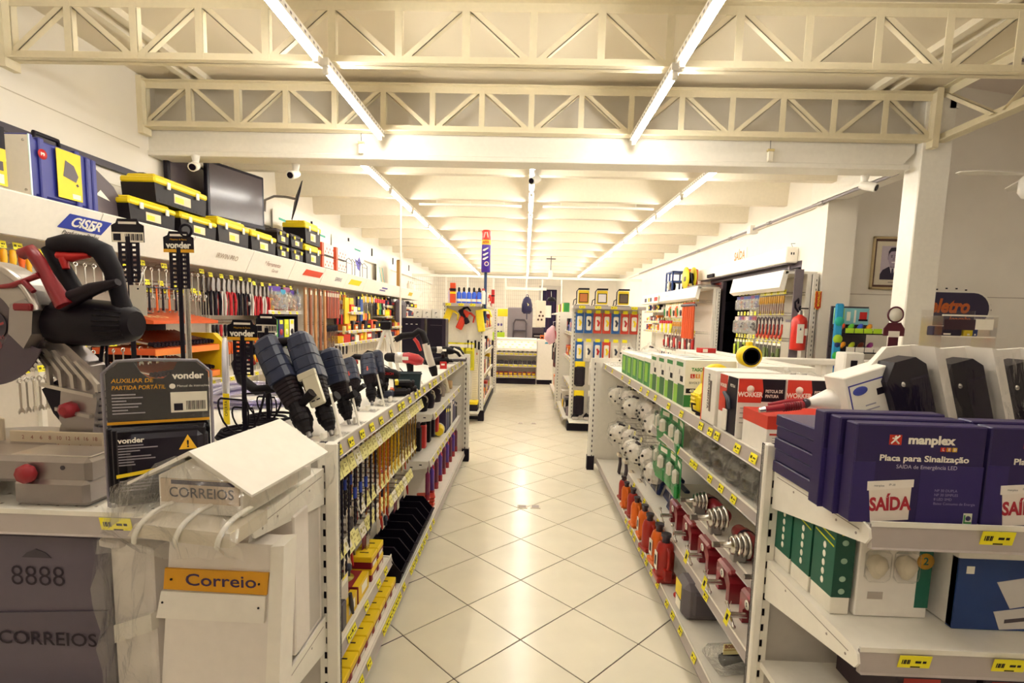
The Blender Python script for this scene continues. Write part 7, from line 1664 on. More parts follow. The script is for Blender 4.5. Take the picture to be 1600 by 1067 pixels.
for r, (z, c, nm) in enumerate(((.74, '#5a4a5a', 'dark'), (.46, '#3a323c', 'charcoal'), (.19, '#a8403a', 'red'))):
    for i in range(9):
        t = thing('fitting_box', '%s open box of fittings on the far display counter, %s from the left' % (nm, ORD(i)), 'box', (-.665+i*.113, 12.56, z+.001), 0, '%s fitting boxes on the counter' % nm); MB(M(c, .5)).cbox(-.045, .045, -.08, .08, 0, .085, .006).build('carton', t); MB([PRINTW, DGREY, YELLOW][r]).box(-.035, .035, -.081, -.08, .02, .06).build('label_patch', t)
        if r < 2: MB(STEEL).ball((0, 0, .09), .03, 5, (1, 1.6, .6)).build('fittings', t)
t = thing('white_counter', 'plain white counter block with a small blue sticker right of the stepped display', 'counter', (.50, 12.55, 0)); MB(M('#f6f0e6', .4)).cbox(-.19, .19, -.15, .35, .11, 1.09, .006).build('block', t); MB(BLACK).box(-.18, .18, -.14, .34, 0, .11).build('plinth', t); MB(M('#3a9ac0', .5)).prism([(-.02, .99), (.10, .99), (.12, 1.03), (.0, 1.03)], -.152, -.15).build('sticker', t)
for i, (x, c, h, nm) in enumerate(((.42, '#d86a2a', .10, 'orange'), (.52, '#f0e4d0', .16, 'cream'), (.60, '#a84a2a', .08, 'rust'))):
    t = thing('small_box', nm+' carton on the white counter block at the far end', 'box', (x, 12.6, 1.091)); MB(M(c, .5)).cbox(-.05, .05, -.06, .06, 0, h, .004).build('carton', t); MB(INK).box(-.03, .03, -.061, -.06, h*.2, h*.6).build('print_patch', t)
t = thing('ladder_table', 'grey folding steps with a rounded frame leaning against the far wire fence', 'ladder', (-.14, 13.6, 0)); GG = M('#8f858a', .5)
MB(GG).cbox(-.33, .33, 0, .04, 0, 1.86, .02).build('back_board', t); MB(M('#5f565e', .5)).tube([(-.17, -.03, .3), (-.17, -.03, 1.45), (-.12, -.03, 1.55), (.12, -.03, 1.55), (.17, -.03, 1.45), (.17, -.03, .3)], .018, 8).build('step_frame', t)
for z in (.6, .95, 1.25): MB(M('#4a424c', .5)).cbox(-.16, .16, -.16, -.02, z, z+.03, .006).build('step', t)
t = thing('backpack', 'navy backpack with a pale diamond badge hanging on the far wire fence', 'backpack', (.03, 12.9, 1.70)); NV = M('#241f4a', .6)
MB(NV).tube([(0, 0, .0), (0, 0, .05), (0, 0, .22), (0, 0, .36), (0, 0, .42)], [.10, .16, .165, .12, .05], 14, flat=.55).build('pack_body', t); MB(NV).cbox(-.12, .12, -.12, -.06, .04, .2, .03).build('front_pocket', t); MB(M('#e8d890', .5)).prism([(-.05, .22), (.0, .17), (.05, .22), (0, .27)], -.1, -.092).build('diamond_badge', t); MB(NV).torus((0, 0, .44), .03, .008, 'y', 12, 5).build('carry_loop', t); MB(NV).tube([(.0, 0, .0), (.0, 0, -.14)], .012, 5).build('loose_strap', t)
MB(PRINTW).tube([(0, 0, .47), (0, .15, 1.50)], .004, 4).build('hang_cord', t)
# wire fence across the back
def fence():
    g = thing('wire_fence', 'white wire mesh fence with posts across the back of the shop', 'fence', (0, 15.5, 0)); P = M('#f2ebdf', .45)
    for x in (-2.4, -1.75, -.62, .0, .47, 1.05): MB(P).box(x-.022, x+.022, -.02, .02, 0, 2.78).build('post', g)
    b = MB(M('#cfc4b8', .5))
    x = -3.4
    while x < .5: b.box(x-.004, x+.004, -.004, .004, 0, 2.75); x += .06
    z = .1
    while z < 2.75: b.box(-3.4, .47, -.004, .004, z-.003, z+.003); z += .12
    o = b.build('wire_mesh', g); o['kind'] = 'stuff'
    MB(P).box(-3.45, 3.4, -.03, .03, 2.75, 2.82).build('top_rail', g); MB(P).box(-.6, .6, -.05, -.03, 2.42, 2.5).build('mid_rail', g)
fence()
# stacked goods behind the counter
for i, (x, y, z, w, h, c, nm) in enumerate(((-.72, 13.9, 1.0, .30, .62, '#ece4d8', 'white printed carton standing tall'), (-.72, 13.85, .0, .34, .99, '#3a2a34', 'dark crate'), (.34, 13.8, 0, .3, 1.35, '#4a3c44', 'dark rack of parts'), (.40, 13.85, 1.36, .26, .7, '#e8dcc8', 'cream sack'), (-.6, 14.0, 1.62, .4, .2, '#f0d818', 'yellow carton'))):
    t = thing('stock_carton', nm+' behind the far display counter', 'box', (x, y, z)); MB(M(c, .5)).cbox(-w/2, w/2, -.1, .1, 0, h, .006).build('carton', t)
    if i == 0:
        b = MB(M('#6a5aa0'))
        for q in range(6): b.ball((-.08+.08*(q % 3), -.1, .2+.2*(q//3)), .03, 5, (1, .06, 1.3))
        b.build('printed_shapes', t)
    if i == 2:
        for q in range(6): MB(M('#241a24', .5)).cbox(-.13, .13, -.14, -.1, .1+q*.2, .2+q*.2, .006).build('parts_tray', t); MB(LGREY).box(-.1, .1, -.142, -.14, .12+q*.2, .14+q*.2).build('tray_label', t)
    if i == 3:
        b = MB(M('#5a3a30', .6))
        for q in range(5): b.ball((-.06+.03*q, -.1, .2+.1*(q % 3)), .03, 5, (1, .08, 1))
        b.build('printed_shapes', t)
t = thing('lime_box', 'lime green and black carton on the dark crate behind the far counter', 'box', (-.70, 13.72, .0)); MB(M('#b8d82a', .5)).cbox(-.16, .16, -.06, .02, .99-.01, 1.2, .006).build('carton', t); MB(BLACK).cbox(-.15, .15, -.05, .02, 0, .98, .004).build('stand', t)
t = thing('white_sheet', 'white paper sheet fixed to the right post of the far wire fence', 'sheet', (.60, 15.45, 1.62)); MB(PRINTW).box(-.16, .16, 0, .012, 0, .36).build('sheet', t); MB(LGREY).box(-.15, -.11, .012, .04, .1, .2).build('clip', t)
t = thing('dark_hat', 'dark cap hung on the right post of the far wire fence', 'cap', (.74, 15.2, 2.1)); MB(TB).lathe([(.13, 0), (.13, .04), (.09, .11), (0, .13)], 14).build('crown', t); MB(TB).cbox(-.12, .12, -.24, -.08, -.005, .012, .004).build('brim', t); MB(PRINTW).tube([(0, 0, .13), (0, .25, .3)], .004, 4).build('hang_cord', t)
t = thing('white_projector', 'small white box hung under the ceiling before the back doorway', 'fitting', (.62, 13.55, 2.62)); MB(PRINTW).cbox(-.05, .05, -.05, .05, 0, .22, .008).build('body', t); MB(DGREY).cyl((0, 0, .22), (0, 0, .59), .012, 6).cbox(-.12, .12, -.05, .05, .5, .52, .004).build('hanger', t)
# ================================================================== RIGHT WALL, DOOR, CHECKOUT SIDE
def exit_door():
    d = thing('sliding_door', 'wide glass sliding door with dark frame under the exit sign, night outside', 'door', (3.5, 0, 0)); FRM = M('#5a5058', .4, .4)
    for y in (6.75, 8.2, 9.4, 9.96): MB(FRM).box(.01, .07, y-.02, y+.03, 0, 2.40).build('frame_post', d)
    MB(FRM).box(.0, .08, 6.75, 10.0, 2.34, 2.42).build('frame_head', d)
    G = film('door_glass', (.55, .5, .62), gloss=.12, rough=.03, wr=0.)
    for a, b in ((6.78, 8.18), (9.43, 9.94)): MB(G).box(.035, .043, a, b, .02, 2.34).build('glass_pane', d)
    c = thing('door_operator', 'long white automatic door housing with two black sockets above the exit', 'door housing', (3.5, 0, 0))
    MB(STEELW).cbox(-.16, 0, 6.85, 10.25, 2.40, 2.60, .012).build('housing', c); MB(INK).box(-.10, -.085, 6.848, 6.85, 2.50, 2.53).box(-.07, -.055, 6.848, 6.85, 2.50, 2.53).build('socket', c); MB(FRM).box(-.12, -.02, 6.9, 10.2, 2.385, 2.40).build('dark_gap', c); MB(INK).cbox(-.2, -.16, 9.35, 9.65, 2.41, 2.47, .006).build('motion_eye', c); MB(INK).tube([(-.08, 6.86, 2.6), (-.1, 6.86, 2.64), (-.03, 6.9, 2.65)], .004, 4).build('wire', c)
    MB(M('#8a7c80', .5)).cyl((-.03, 7.0, 2.0), (-.03, 7.0, 2.40), .015, 6).build('drop_pipe', c)
exit_door()
t = thing('exit_sign', 'small white exit sign lettered in orange high on the right wall', 'sign', (3.497, 8.7, 2.70)); MB(M('#f4ecdc', .5)).box(-.008, 0, -.26, .26, -.11, .11).build('plate', t); text('SAÍDA', .13, M('#e0803a'), t, (-.010, 0, 0), (0, -1, 0), bold=.03, sx=.8)
# outside: dark yard with a parked van
struct(MB(M('#241c30', .9)).box(3.62, 9.5, 6.7, 16, -.1, -.02), 'ground_outside')
struct(MB(M('#1c1630', .9)).box(9.3, 9.5, 6.7, 16, 0, 5).box(3.7, 9.5, 15.9, 16, 0, 5).box(3.62, 9.5, 6.62, 6.7, 0, 5).box(3.62, 9.5, 6.62, 16, 3.65, 3.75), 'wall_outside')
t = thing('parked_van', 'dark van parked outside the glass door at night', 'van', (5.4, 10.6, -.02)); VB = M('#2a2244', .35)
MB(VB).prism([(-1.0, .35), (1.0, .35), (1.02, 1.2), (.88, 2.1), (-.88, 2.1), (-1.02, 1.2)], 0, 3.6, 'y').build('van_body', t)
for z in (1.62, 1.2, .8): MB(M('#171126', .3)).cbox(-.8, .8, -.012, .02, z, z+.26, .006).build('rear_panel', t); MB(M('#171126', .3)).cbox(-1.04, -.97, .3, 2.6, z, z+.26, .006).build('side_panel', t)
MB(M('#8a86a8', .35)).cbox(-1.0, 1.0, -.08, .0, .62, .70, .02).cbox(-1.06, -1.0, 0, 3.5, .62, .70, .02).build('bumper', t)
for x in (-.85, .85):
    for y in (.7, 2.9): MB(M('#120c18', .7)).lathe([(.2, -.1), (.34, -.1), (.34, .1), (.2, .1)], 18, (x, y, .345), 'x').build('wheel', t)

def right_unit(y0, y1, label, x=3.06):
    g = thing('wall_gondola', label, 'shelving', (0, 0, 0))
    MB(M('#efe7da', .5)).box(3.42, 3.44, y0, y1, 0, 2.2).build('back_panel', g)
    MB(M('#f4eee2', .4)).prism([(x, 2.0), (x-.06, 2.04), (x-.02, 2.24), (x+.04, 2.24)], y0, y1, 'y').build('header_panel', g); MB(STEELW).box(x, 3.43, y0, y1, 2.2, 2.23).build('top_shelf', g)
    for y in (y0, y1-.02): MB(STEELW).box(3.32, 3.43, y, y+.02, 0, 2.2).build('side_panel', g)
    put(upright_mesh(2.2, side=-1), 'upright', g, (3.40, y0-.02, 0)); MB(BLACK).box(3.1, 3.42, y0, y1, 0, .08).build('plinth', g)
    shelf_board(g, 3.12, 3.42, y0+.02, y1-.02, .14, '-x', .04, [])
    return g
RU1 = right_unit(6.25, 7.75, 'white tool wall unit by the fire extinguisher at the right of the exit')
RU2 = right_unit(9.3, 13.6, 'long white tool wall unit at the far side of the exit')
def rwall(U, name, label, y0, y1, n, z, fn, group, s=1., x=3.10, tags=True):
    """goods hanging along the right wall; label counts from the near end"""
    for i in range(n):
        y = y0+(y1-y0)*(i+.5)/n
        hk = put(hook_mesh(.30), 'hook', U, (3.42, y, z+.012), (0, 0, PI))
        if tags: put(tag_mesh(.06, .05, TAGP if i % 3 else TAGY), 'price_tag', hk, (.31, 0, .03), (0, 0, PI/2))
        fn(i, (x, y, z), label % ORD(i), group)
U1 = 'on the exit-side wall unit'
rwall(RU1, '', 'small blue or red bagged part '+U1+', top row, %s from the extinguisher', 7.0, 7.7, 6, 1.98, lambda i, p, l, g: hang(('fittings_bag', ('#2a4a9a', '#7a2a5a', '#3a3a8a')[i % 3], ('#6a5a8a', '#a86a4a', '#8a8aa0')[i % 3]), l, 'bag', p, g, PI, .9), 'bagged parts on the exit-side unit')
rwall(RU1, '', 'golden chisel '+U1+', top row, %s from the extinguisher', 6.3, 6.98, 12, 1.95, lambda i, p, l, g: hang(('file', '#b8862a', .2), l, 'chisel', p, g, PI, 1.1), 'golden chisels on the exit-side unit')
rwall(RU1, '', 'bagged tool '+U1+', middle row, %s from the extinguisher', 7.05, 7.7, 6, 1.70, lambda i, p, l, g: hang(('fittings_bag', ('#8a2a3a', '#5a4a8a', '#c8b8b0')[i % 3], ('#3a2a34', '#8a8a98', '#a85a4a')[i % 3]), l, 'bag', p, g, PI, 1.15), 'middle bagged tools on the exit-side unit')
def carab(i, p, l, g):
    if ('frame_saw',) not in PROTO:
        t = thing('frame_saw', l, 'saw', p, PI, g); PROTO[('frame_saw',)] = t
        MB(M('#3a2430', .4)).tube([(0, -.04, -.24), (0, -.045, -.06), (0, -.02, -.01), (0, .02, -.02), (0, .035, -.06)], .009, 7).build('frame', t); MB(M('#c8402a', .4)).tube([(0, -.04, -.24), (0, -.01, -.27), (0, .03, -.20), (0, .035, -.1)], [.012, .016, .014, .01], 8).build('handle', t); MB(STEEL).cyl((0, .035, -.06), (0, -.04, -.2), .003, 5).build('blade', t)
    else: dup(PROTO[('frame_saw',)], p, PI, l, g)
rwall(RU1, '', 'red-handled frame saw '+U1+', %s from the extinguisher', 6.3, 7.0, 7, 1.70, carab, 'frame saws on the exit-side unit')
rwall(RU1, '', 'dark carded pack '+U1+', bottom row, %s from the extinguisher', 6.3, 7.0, 6, 1.385, lambda i, p, l, g: blister(l, .10, .26, M('#4a4438', .5), M('#5a6a30', .4), p, PI, g, .02, i % 3), 'dark packs on the exit-side unit')
rwall(RU1, '', 'green and black carded pack '+U1+', bottom row, %s from the exit edge', 7.05, 7.7, 7, 1.385, lambda i, p, l, g: blister(l, .075, .26, (M('#3a3a34', .5), M('#a8c03a', .5))[i % 2], (M('#b8c83a', .4), TB)[i % 2], p, PI, g, .02, i % 3), 'green packs on the exit-side unit')
U2 = 'on the far wall unit'
rwall(RU2, '', 'long orange lopper '+U2+', %s from the camera', 9.4, 10.1, 6, 1.96, lambda i, p, l, g: hang(('hammer', '#d8541c'), l, 'lopper', (p[0]-.06, p[1], p[2]), g, PI, 2.3), 'orange loppers on the far wall unit')
rwall(RU2, '', 'wooden-handled tool '+U2+', %s from the camera', 10.15, 11.0, 8, 1.60, lambda i, p, l, g: hang(('file', '#d8902a', .34), l, 'tool', p, g, PI, 1.1), 'wooden tools on the far wall unit')
rwall(RU2, '', 'orange and white pack '+U2+', top row, %s from the camera', 10.15, 11.6, 9, 1.97, lambda i, p, l, g: blister(l, .13, .28, (M('#e8642a', .5), M('#efe6d8', .5), M('#e8dccb', .5))[i % 3], (ORANGE, DGREY, GREEN)[i % 3], p, PI, g, .03, i % 3), 'top packs on the far wall unit')
rwall(RU2, '', 'yellow glove pack '+U2+', %s from the camera', 11.0, 12.0, 6, 1.62, lambda i, p, l, g: hang(('work_glove', ('#e8d82a', '#d8d0c8')[i % 2], R_), l, 'glove', p, g, PI, 1.3), 'yellow gloves on the far wall unit')
rwall(RU2, '', 'red and black boxed pruner '+U2+', low row, %s from the camera', 9.45, 11.6, 11, 1.38, lambda i, p, l, g: blister(l, .14, .34, M('#5a2a34', .5), (RED, PRINTW)[i % 2], p, PI, g, .03, i % 3), 'boxed pruners on the far wall unit')
for z in (1.85, 1.6, 1.38): shelf_board(RU2, 3.1, 3.42, 11.7 if z > 1.7 else 12.05 if z > 1.5 else 11.7, 13.55, z, '-x', .04, [12.2+.25*i for i in range(5)], tw=.09)
for z, nm in ((1.85, 'top shelf'), (1.6, 'middle shelf'), (1.38, 'low shelf')): fill(3.22, 12.1, 13.5, z, 9, 'on the %s at the far end of the far wall unit' % nm, 'goods on the far wall unit shelves', -1, .06, .16)
for i, (y, w, c, nm) in enumerate(((9.6, .9, '#d8ccc0', 'grey'), (10.8, .8, '#c8beb4', 'pale'))): text(('Tramontina', 'Jardim')[i], .07, M('#b8a8a0'), RU2, (3.018, y+.4, 2.13), (0, -1, 0), (0, 0, 1))
t = thing('header_card', 'white header strip with red and blue prints at the far end of the far wall unit', 'sign', (3.0, 12.6, 2.0)); MB(PRINTW).box(-.02, -.012, -.8, .8, .02, .2).build('strip', t)
for q, (c, a, b_) in enumerate(((RED, -.75, -.45), (NAVY, -.2, -.05), (M('#e8b82a'), .0, .15), (NAVY, .3, .5))): MB(c).box(-.0225, -.02, a, b_, .06, .15).build('print_patch', t)
# crate, reel and tins on top of the far unit
t = thing('crate', 'blue plastic crate standing on end on top of the far wall unit', 'crate', (3.22, 11.3, 2.231)); BC = M('#2a4a8a', .45)
for z in (0, .2, .4): MB(BC).box(-.16, .16, -.26, .26, z, z+.03).build('slat', t)
for y in (-.26, -.02, .23): MB(BC).box(-.16, -.13, y, y+.03, 0, .43).box(.13, .16, y, y+.03, 0, .43).build('post', t)
MB(TB).tube([(-.1, -.15, .05), (-.08, -.05, .14), (-.1, .1, .1), (-.08, .15, .2)], [.05, .07, .06, .04], 8).build('dark_contents', t); MB(M('#cfc0a8', .5)).cbox(-.17, -.1, -.06, .02, .04, .22, .01).build('pale_box', t)
t = thing('cable_reel', 'yellow cable reel on top of the far wall unit beside the blue crate', 'reel', (3.14, 10.15, 2.231)); YY = M('#d8c81c', .45)
for s in (-.07, .07): MB(YY).lathe([(.04, s-.012), (.21, s-.01), (.21, s+.01), (.04, s+.012)], 24, (0, 0, .21), 'x').build('flange', t)
MB(TB).lathe([(.1, -.06), (.1, .06)], 18, (0, 0, .21), 'x').build('cable_winding', t); MB(BLACK).tube([(-.03, -.15, .3), (-.05, -.3, .25), (-.05, -.38, .08), (0, -.3, .01)], .012, 6).build('loose_cable', t); MB(M('#5a4a3a', .5)).cbox(-.09, -.08, -.06, .06, .15, .24, .003).build('label_patch', t)
for i in range(2):
    t = thing('red_tin', 'red tin behind the yellow cable reel on the far wall unit, %s' % ('bottom', 'top')[i], 'tin', (3.3, 10.55, 2.231+.21*i), 0); MB(M('#d8402c', .4)).lathe([(.13, 0), (.13, .19), (.12, .2)], 16).build('tin_body', t); MB(TB).lathe([(.125, .2), (.12, .207), (0, .208)], 16).build('lid', t)
t = thing('steel_grill', 'flat grey metal rack lying on the near corner of the far wall unit top', 'rack', (3.2, 9.5, 2.231)); b = MB(STEEL)
for i in range(9): b.tube([(-.2+i*.05, -.3, .02), (-.2+i*.05, .3, .02)], .006, 5)
b.tube([(-.2, -.3, .02), (.2, -.3, .02)], .008, 5).tube([(-.2, .3, .02), (.2, .3, .02)], .008, 5); b.build('rack_bars', t)
# small white packets along the foot of the far unit
for i in range(14):
    t = thing('white_packet', 'white carded packet hung low at the foot of the far wall unit, %s from the camera' % ORD(i), 'package', (3.0, 9.4+i*.17, 1.02), .2*((i % 3)-1), 'white packets low on the far wall unit'); MB(PRINTW).box(-.005, .005, -.07, .07, -.2, 0).build('card', t); MB([RED, INK, NAVY][i % 3]).box(-.008, -.005, -.03, .03, -.12, -.06).build('print_patch', t); MB(CHROME).cyl((0, 0, -.01), (.43, 0, -.01), .004, 5).build('hang_rod', t)
# fire extinguisher with its arrow plate
t = thing('fire_extinguisher', 'red fire extinguisher with white labels hung beside the exit-side tool unit', 'extinguisher', (3.20, 6.12, 1.30)); XR = M('#cf2a1c', .3)
MB(XR).lathe([(.02, 0), (.082, .01), (.085, .03), (.085, .34), (.07, .385), (.03, .41), (.025, .42)], 22).build('cylinder', t); MB(PRINTW).lathe([(.0865, .10), (.0865, .31)], 10, (0, 0, 0)).build('label', t) if 0 else MB(PRINTW).box(-.06, .015, -.0875, -.083, .09, .31).box(.02, .06, -.08, -.074, .18, .26).build('label', t)
MB(NAVY).prism([(-.035, .24), (-.015, .24), (-.025, .275)], -.0885, -.0875).build('triangle_mark', t); MB(STEEL).lathe([(.025, .42), (.022, .47)], 12).build('valve', t); MB(BLACK).tube([(0, 0, .46), (-.03, -.03, .50), (-.02, -.04, .52)], .012, 7).cbox(-.02, .09, -.012, .012, .485, .50, .003).build('lever', t); MB(BLACK).tube([(-.02, 0, .45), (-.07, -.02, .50), (-.085, -.03, .56), (-.05, -.03, .60), (-.03, 0, .55)], .012, 7).build('hose', t)
MB(M('#7a7076', .5)).box(-.05, .05, .085, .10, -.25, .95).box(-.04, .04, .10, .24, .33, .36).build('hanging_rail', t)
t = thing('arrow_plate', 'orange and yellow downward arrow plate on the wall right of the extinguisher', 'sign', (3.43, 6.19, 1.90)); MB(M('#f0a01c', .5)).prism([(-.035, .1), (.035, .1), (.035, -.09), (0, -.12), (-.035, -.09)], -.006, 0).build('plate', t)
MB(M('#c8301c', .5)).prism([(-.03, .095), (.03, .095), (.03, -.085), (0, -.11), (-.03, -.085)], -.008, -.006).build('red_face', t); text('EXTINTOR', .026, M('#f4d83a'), t, (0, -.0088, .01), (0, 0, -1), (1, 0, 0), bold=.03)
MB(GREY).cbox(.1, .13, .03, .05, -.2, -.08, .003).build('switch_plate', t)

# ------------------------------------------------------------------ checkout side
t = thing('framed_portrait', 'framed portrait of a smiling man in a dark suit on the checkout wall', 'picture', (4.425, 6.455, 2.37), 0); t.scale = (.78, 1, 1)
FW, FH = .33, .315
b = MB(M('#c8b48a', .35, .5))
for z0, z1, x0, x1 in ((-FH, -FH+.03, -FW, FW), (FH-.03, FH, -FW, FW), (-FH, FH, -FW, -FW+.03), (-FH, FH, FW-.03, FW)): b.cbox(x0, x1, -.035, 0, z0, z1, .005)
b.build('outer_frame', t); b = MB(M('#5a3a30', .4))
for z0, z1, x0, x1 in ((-FH+.03, -FH+.055, -FW+.03, FW-.03), (FH-.055, FH-.03, -FW+.03, FW-.03), (-FH+.03, FH-.03, -FW+.03, -FW+.055), (-FH+.03, FH-.03, FW-.055, FW-.03)): b.cbox(x0, x1, -.026, 0, z0, z1, .003)
b.build('inner_frame', t); MB(M('#ddd2ba', .6)).box(-FW+.05, FW-.05, -.012, -.008, -FH+.05, FH-.05).build('mount', t); MB(M('#c4b6c0', .5)).box(-.185, .185, -.014, -.012, -.195, .205).build('photograph', t)
def pq(pts, c, d, nm): MB(M(c, .5)).prism(pts, -d-.0006, -d).build(nm, t)
def ell(cx, cz, a, b_, n=18): return [(cx+a*math.cos(2*PI*i/n), cz+b_*math.sin(2*PI*i/n)) for i in range(n)]
pq([(-.185, -.195), (.185, -.195), (.185, -.12), (.13, -.07), (.05, -.04), (-.06, -.04), (-.15, -.08), (-.185, -.13)], '#2a2038', .0142, 'suit'); pq([(-.05, -.04), (.05, -.04), (.0, -.16)], '#e8e0e4', .0148, 'shirt'); pq([(-.012, -.06), (.012, -.06), (.018, -.15), (.0, -.18), (-.018, -.15)], '#2c2442', .0154, 'tie')
pq([(-.04, .0), (.04, .0), (.045, -.055), (-.045, -.055)], '#8f7f96', .0152, 'neck'); pq(ell(0, .065, .078, .105), '#b0a0b4', .0158, 'face')
pq([(-.085, .07), (-.082, .14), (-.05, .185), (.02, .19), (.075, .16), (.086, .08), (.072, .12), (.03, .145), (-.04, .14), (-.07, .115)], '#2a2036', .0166, 'hair')
for s in (-1, 1): pq(ell(s*.03, .075, .014, .006, 10), '#352a40', .0166, 'eye'); pq([(s*.014, .098), (s*.046, .096), (s*.044, .088), (s*.014, .09)], '#30263c', .0166, 'eyebrow'); pq(ell(s*.08, .06, .01, .022, 10), '#a090a6', .0155, 'ear')
pq([(-.007, .07), (.007, .07), (.014, .035), (-.014, .035)], '#978799', .0166, 'nose'); pq([(-.032, .02), (.032, .02), (.02, .004), (-.02, .004)], '#efe6ea', .0166, 'smile'); text('JOÃO F. SILVA', .012, DGREY, t, (0, -.0126, -.225)) if 0 else MB(DGREY).box(-.05, .05, -.0126, -.012, -.229, -.222).build('caption_line', t)
# counter between column and gondola
t = thing('checkout_counter', 'white ribbed checkout counter running behind the right gondola', 'counter', (0, 0, 0)); CC = M('#f4ede2', .5)
MB(CC).cbox(1.95, 3.30, 3.9, 4.5, 1.00, 1.06, .01).build('counter_top', t); MB(CC).box(1.97, 3.28, 3.95, 4.45, 0, 1.0).build('counter_body', t)
for i in range(14): MB(M('#e8dfd2', .5)).box(2.0+i*.09, 2.05+i*.09, 3.935, 3.95, .05, .98).build('rib', t)
t = thing('glass_rail', 'white raised rail standing on the counter behind the yellow lantern', 'rail', (0, 0, 1.06)); MB(CC).cbox(1.95, 3.1, 4.2, 4.3, .22, .27, .01).build('rail_top', t)
for i in range(12): MB(CC).box(1.98+i*.095, 2.03+i*.095, 4.22, 4.28, 0, .225).build('baluster', t)
t = thing('socket_post', 'white boxed post with a black square socket behind the right gondola', 'post', (2.53, 4.08, 1.0)); MB(CC).cbox(-.07, .08, -.08, .05, .06, .40, .01).build('post_body', t); MB(INK).cbox(-.025, .025, -.086, -.08, .28, .34, .002).build('socket', t)
t = thing('checkout_counter', 'pale checkout desk at the right edge behind the emergency lamps', 'counter', (4.75, 5.2, 0)); MB(CC).cbox(-1.0, 2.4, -.5, .6, 0, 1.06, .01).build('desk_body', t); MB(CC).cbox(-1.05, 2.45, -.55, .65, 1.06, 1.10, .008).build('desk_top', t)
t = thing('monitor', 'dark computer monitor on the checkout desk at the right edge of the picture', 'monitor', (5.22, 5.25, 1.101), .5); MB(BLACK).cbox(-.25, .25, -.02, .02, .08, .42, .01).build('screen', t); MB(BLACK).cbox(-.03, .03, 0, .04, 0, .12, .004).cbox(-.12, .12, -.08, .08, 0, .015, .004).build('foot', t)
t = thing('waste_bin', 'white printer box on the checkout desk at the right edge', 'printer', (4.75, 5.0, 1.101)); MB(CC).cbox(-.2, .25, -.15, .2, 0, .16, .012).build('case', t); MB(INK).box(-.205, -.2, -.1, -.06, .04, .1).build('slot', t)
# candy rack
t = thing('candy_rack', 'snack rack with a green and blue side panel and bright packets before the portrait wall', 'rack', (3.36, 5.75, 1.10), .0)
MB(DGREY).box(.05, .46, .12, .14, 0, .72).box(.05, .07, -.18, .14, 0, .04).box(.44, .46, -.18, .14, 0, .04).build('rack_back', t)
for z, yy in ((.42, 0), (.22, -.04), (.03, -.08)): MB(BLACK).prism([(-.16+yy, z-.005), (.13, z+.05), (.13, z+.06), (-.16+yy, z+.005)], .06, .46, 'x').build('rack_shelf', t)
MB(M('#2a9ad0', .4)).cbox(-.04, .05, -.12, -.09, -.02, .74, .02).build('side_panel', t)
for z, c, r in ((.18, '#3ac04a', .045), (.36, '#b8e02a', .05), (.55, '#2ac0a8', .05), (.08, '#1a5ac8', .04), (.30, '#1c3a80', .03)): MB(M(c, .4)).lathe([(0, -.125), (r, -.124), (r, -.12)], 14, (.005, 0, z), 'y').build('printed_dot', t)
MB(M('#8ac8d0', .4)).box(.06, .44, .08, .09, .52, .70).build('header_board', t); MB(M('#a8d83a', .4)).box(.06, .17, .078, .08, .53, .69).m(PRINTW).box(.2, .24, .078, .08, .56, .66).box(.28, .30, .078, .08, .54, .68).m(RED).box(.34, .42, .078, .08, .58, .66).m(INK).box(.33, .43, .077, .078, .56, .58).build('header_print', t)
text('TRIDENT', .03, M('#3a5a6a'), t, (.22, .0765, .545), sx=.8) if 0 else None
cc = ('#e8541c', '#6ac83a', '#3a5ad0', '#e89a2a', '#c8d83a', '#7a3a2a', '#a83a8a', '#d83a3a')
for r, (z, yy) in enumerate(((.445, -.02), (.245, -.06), (.05, -.10))):
    for i in range(4):
        p = thing('snack_packet', '%s snack packet on the candy rack, %s shelf, %s from the left' % (['orange', 'green', 'blue', 'amber', 'lime', 'brown', 'violet', 'red'][(i+r*3) % 8], ('top', 'middle', 'bottom')[r], ORD(i)), 'snack', (3.36+.11+i*.098, 5.75+yy, 1.10+z), 0, 'snack packets on the candy rack')
        MB(M(cc[(i+r*3) % 8], .35)).tube([(-.03, 0, .02), (0, .02, .05), (.03, .05, .075)], [.02, .032, .02], 8, flat=.6).build('packet', p); MB(M(('#b8e02a', '#ece4d8', '#5a2a24')[r], .45)).box(-.044, .044, -.125, -.12, -.02, .035).build('shelf_card', p)
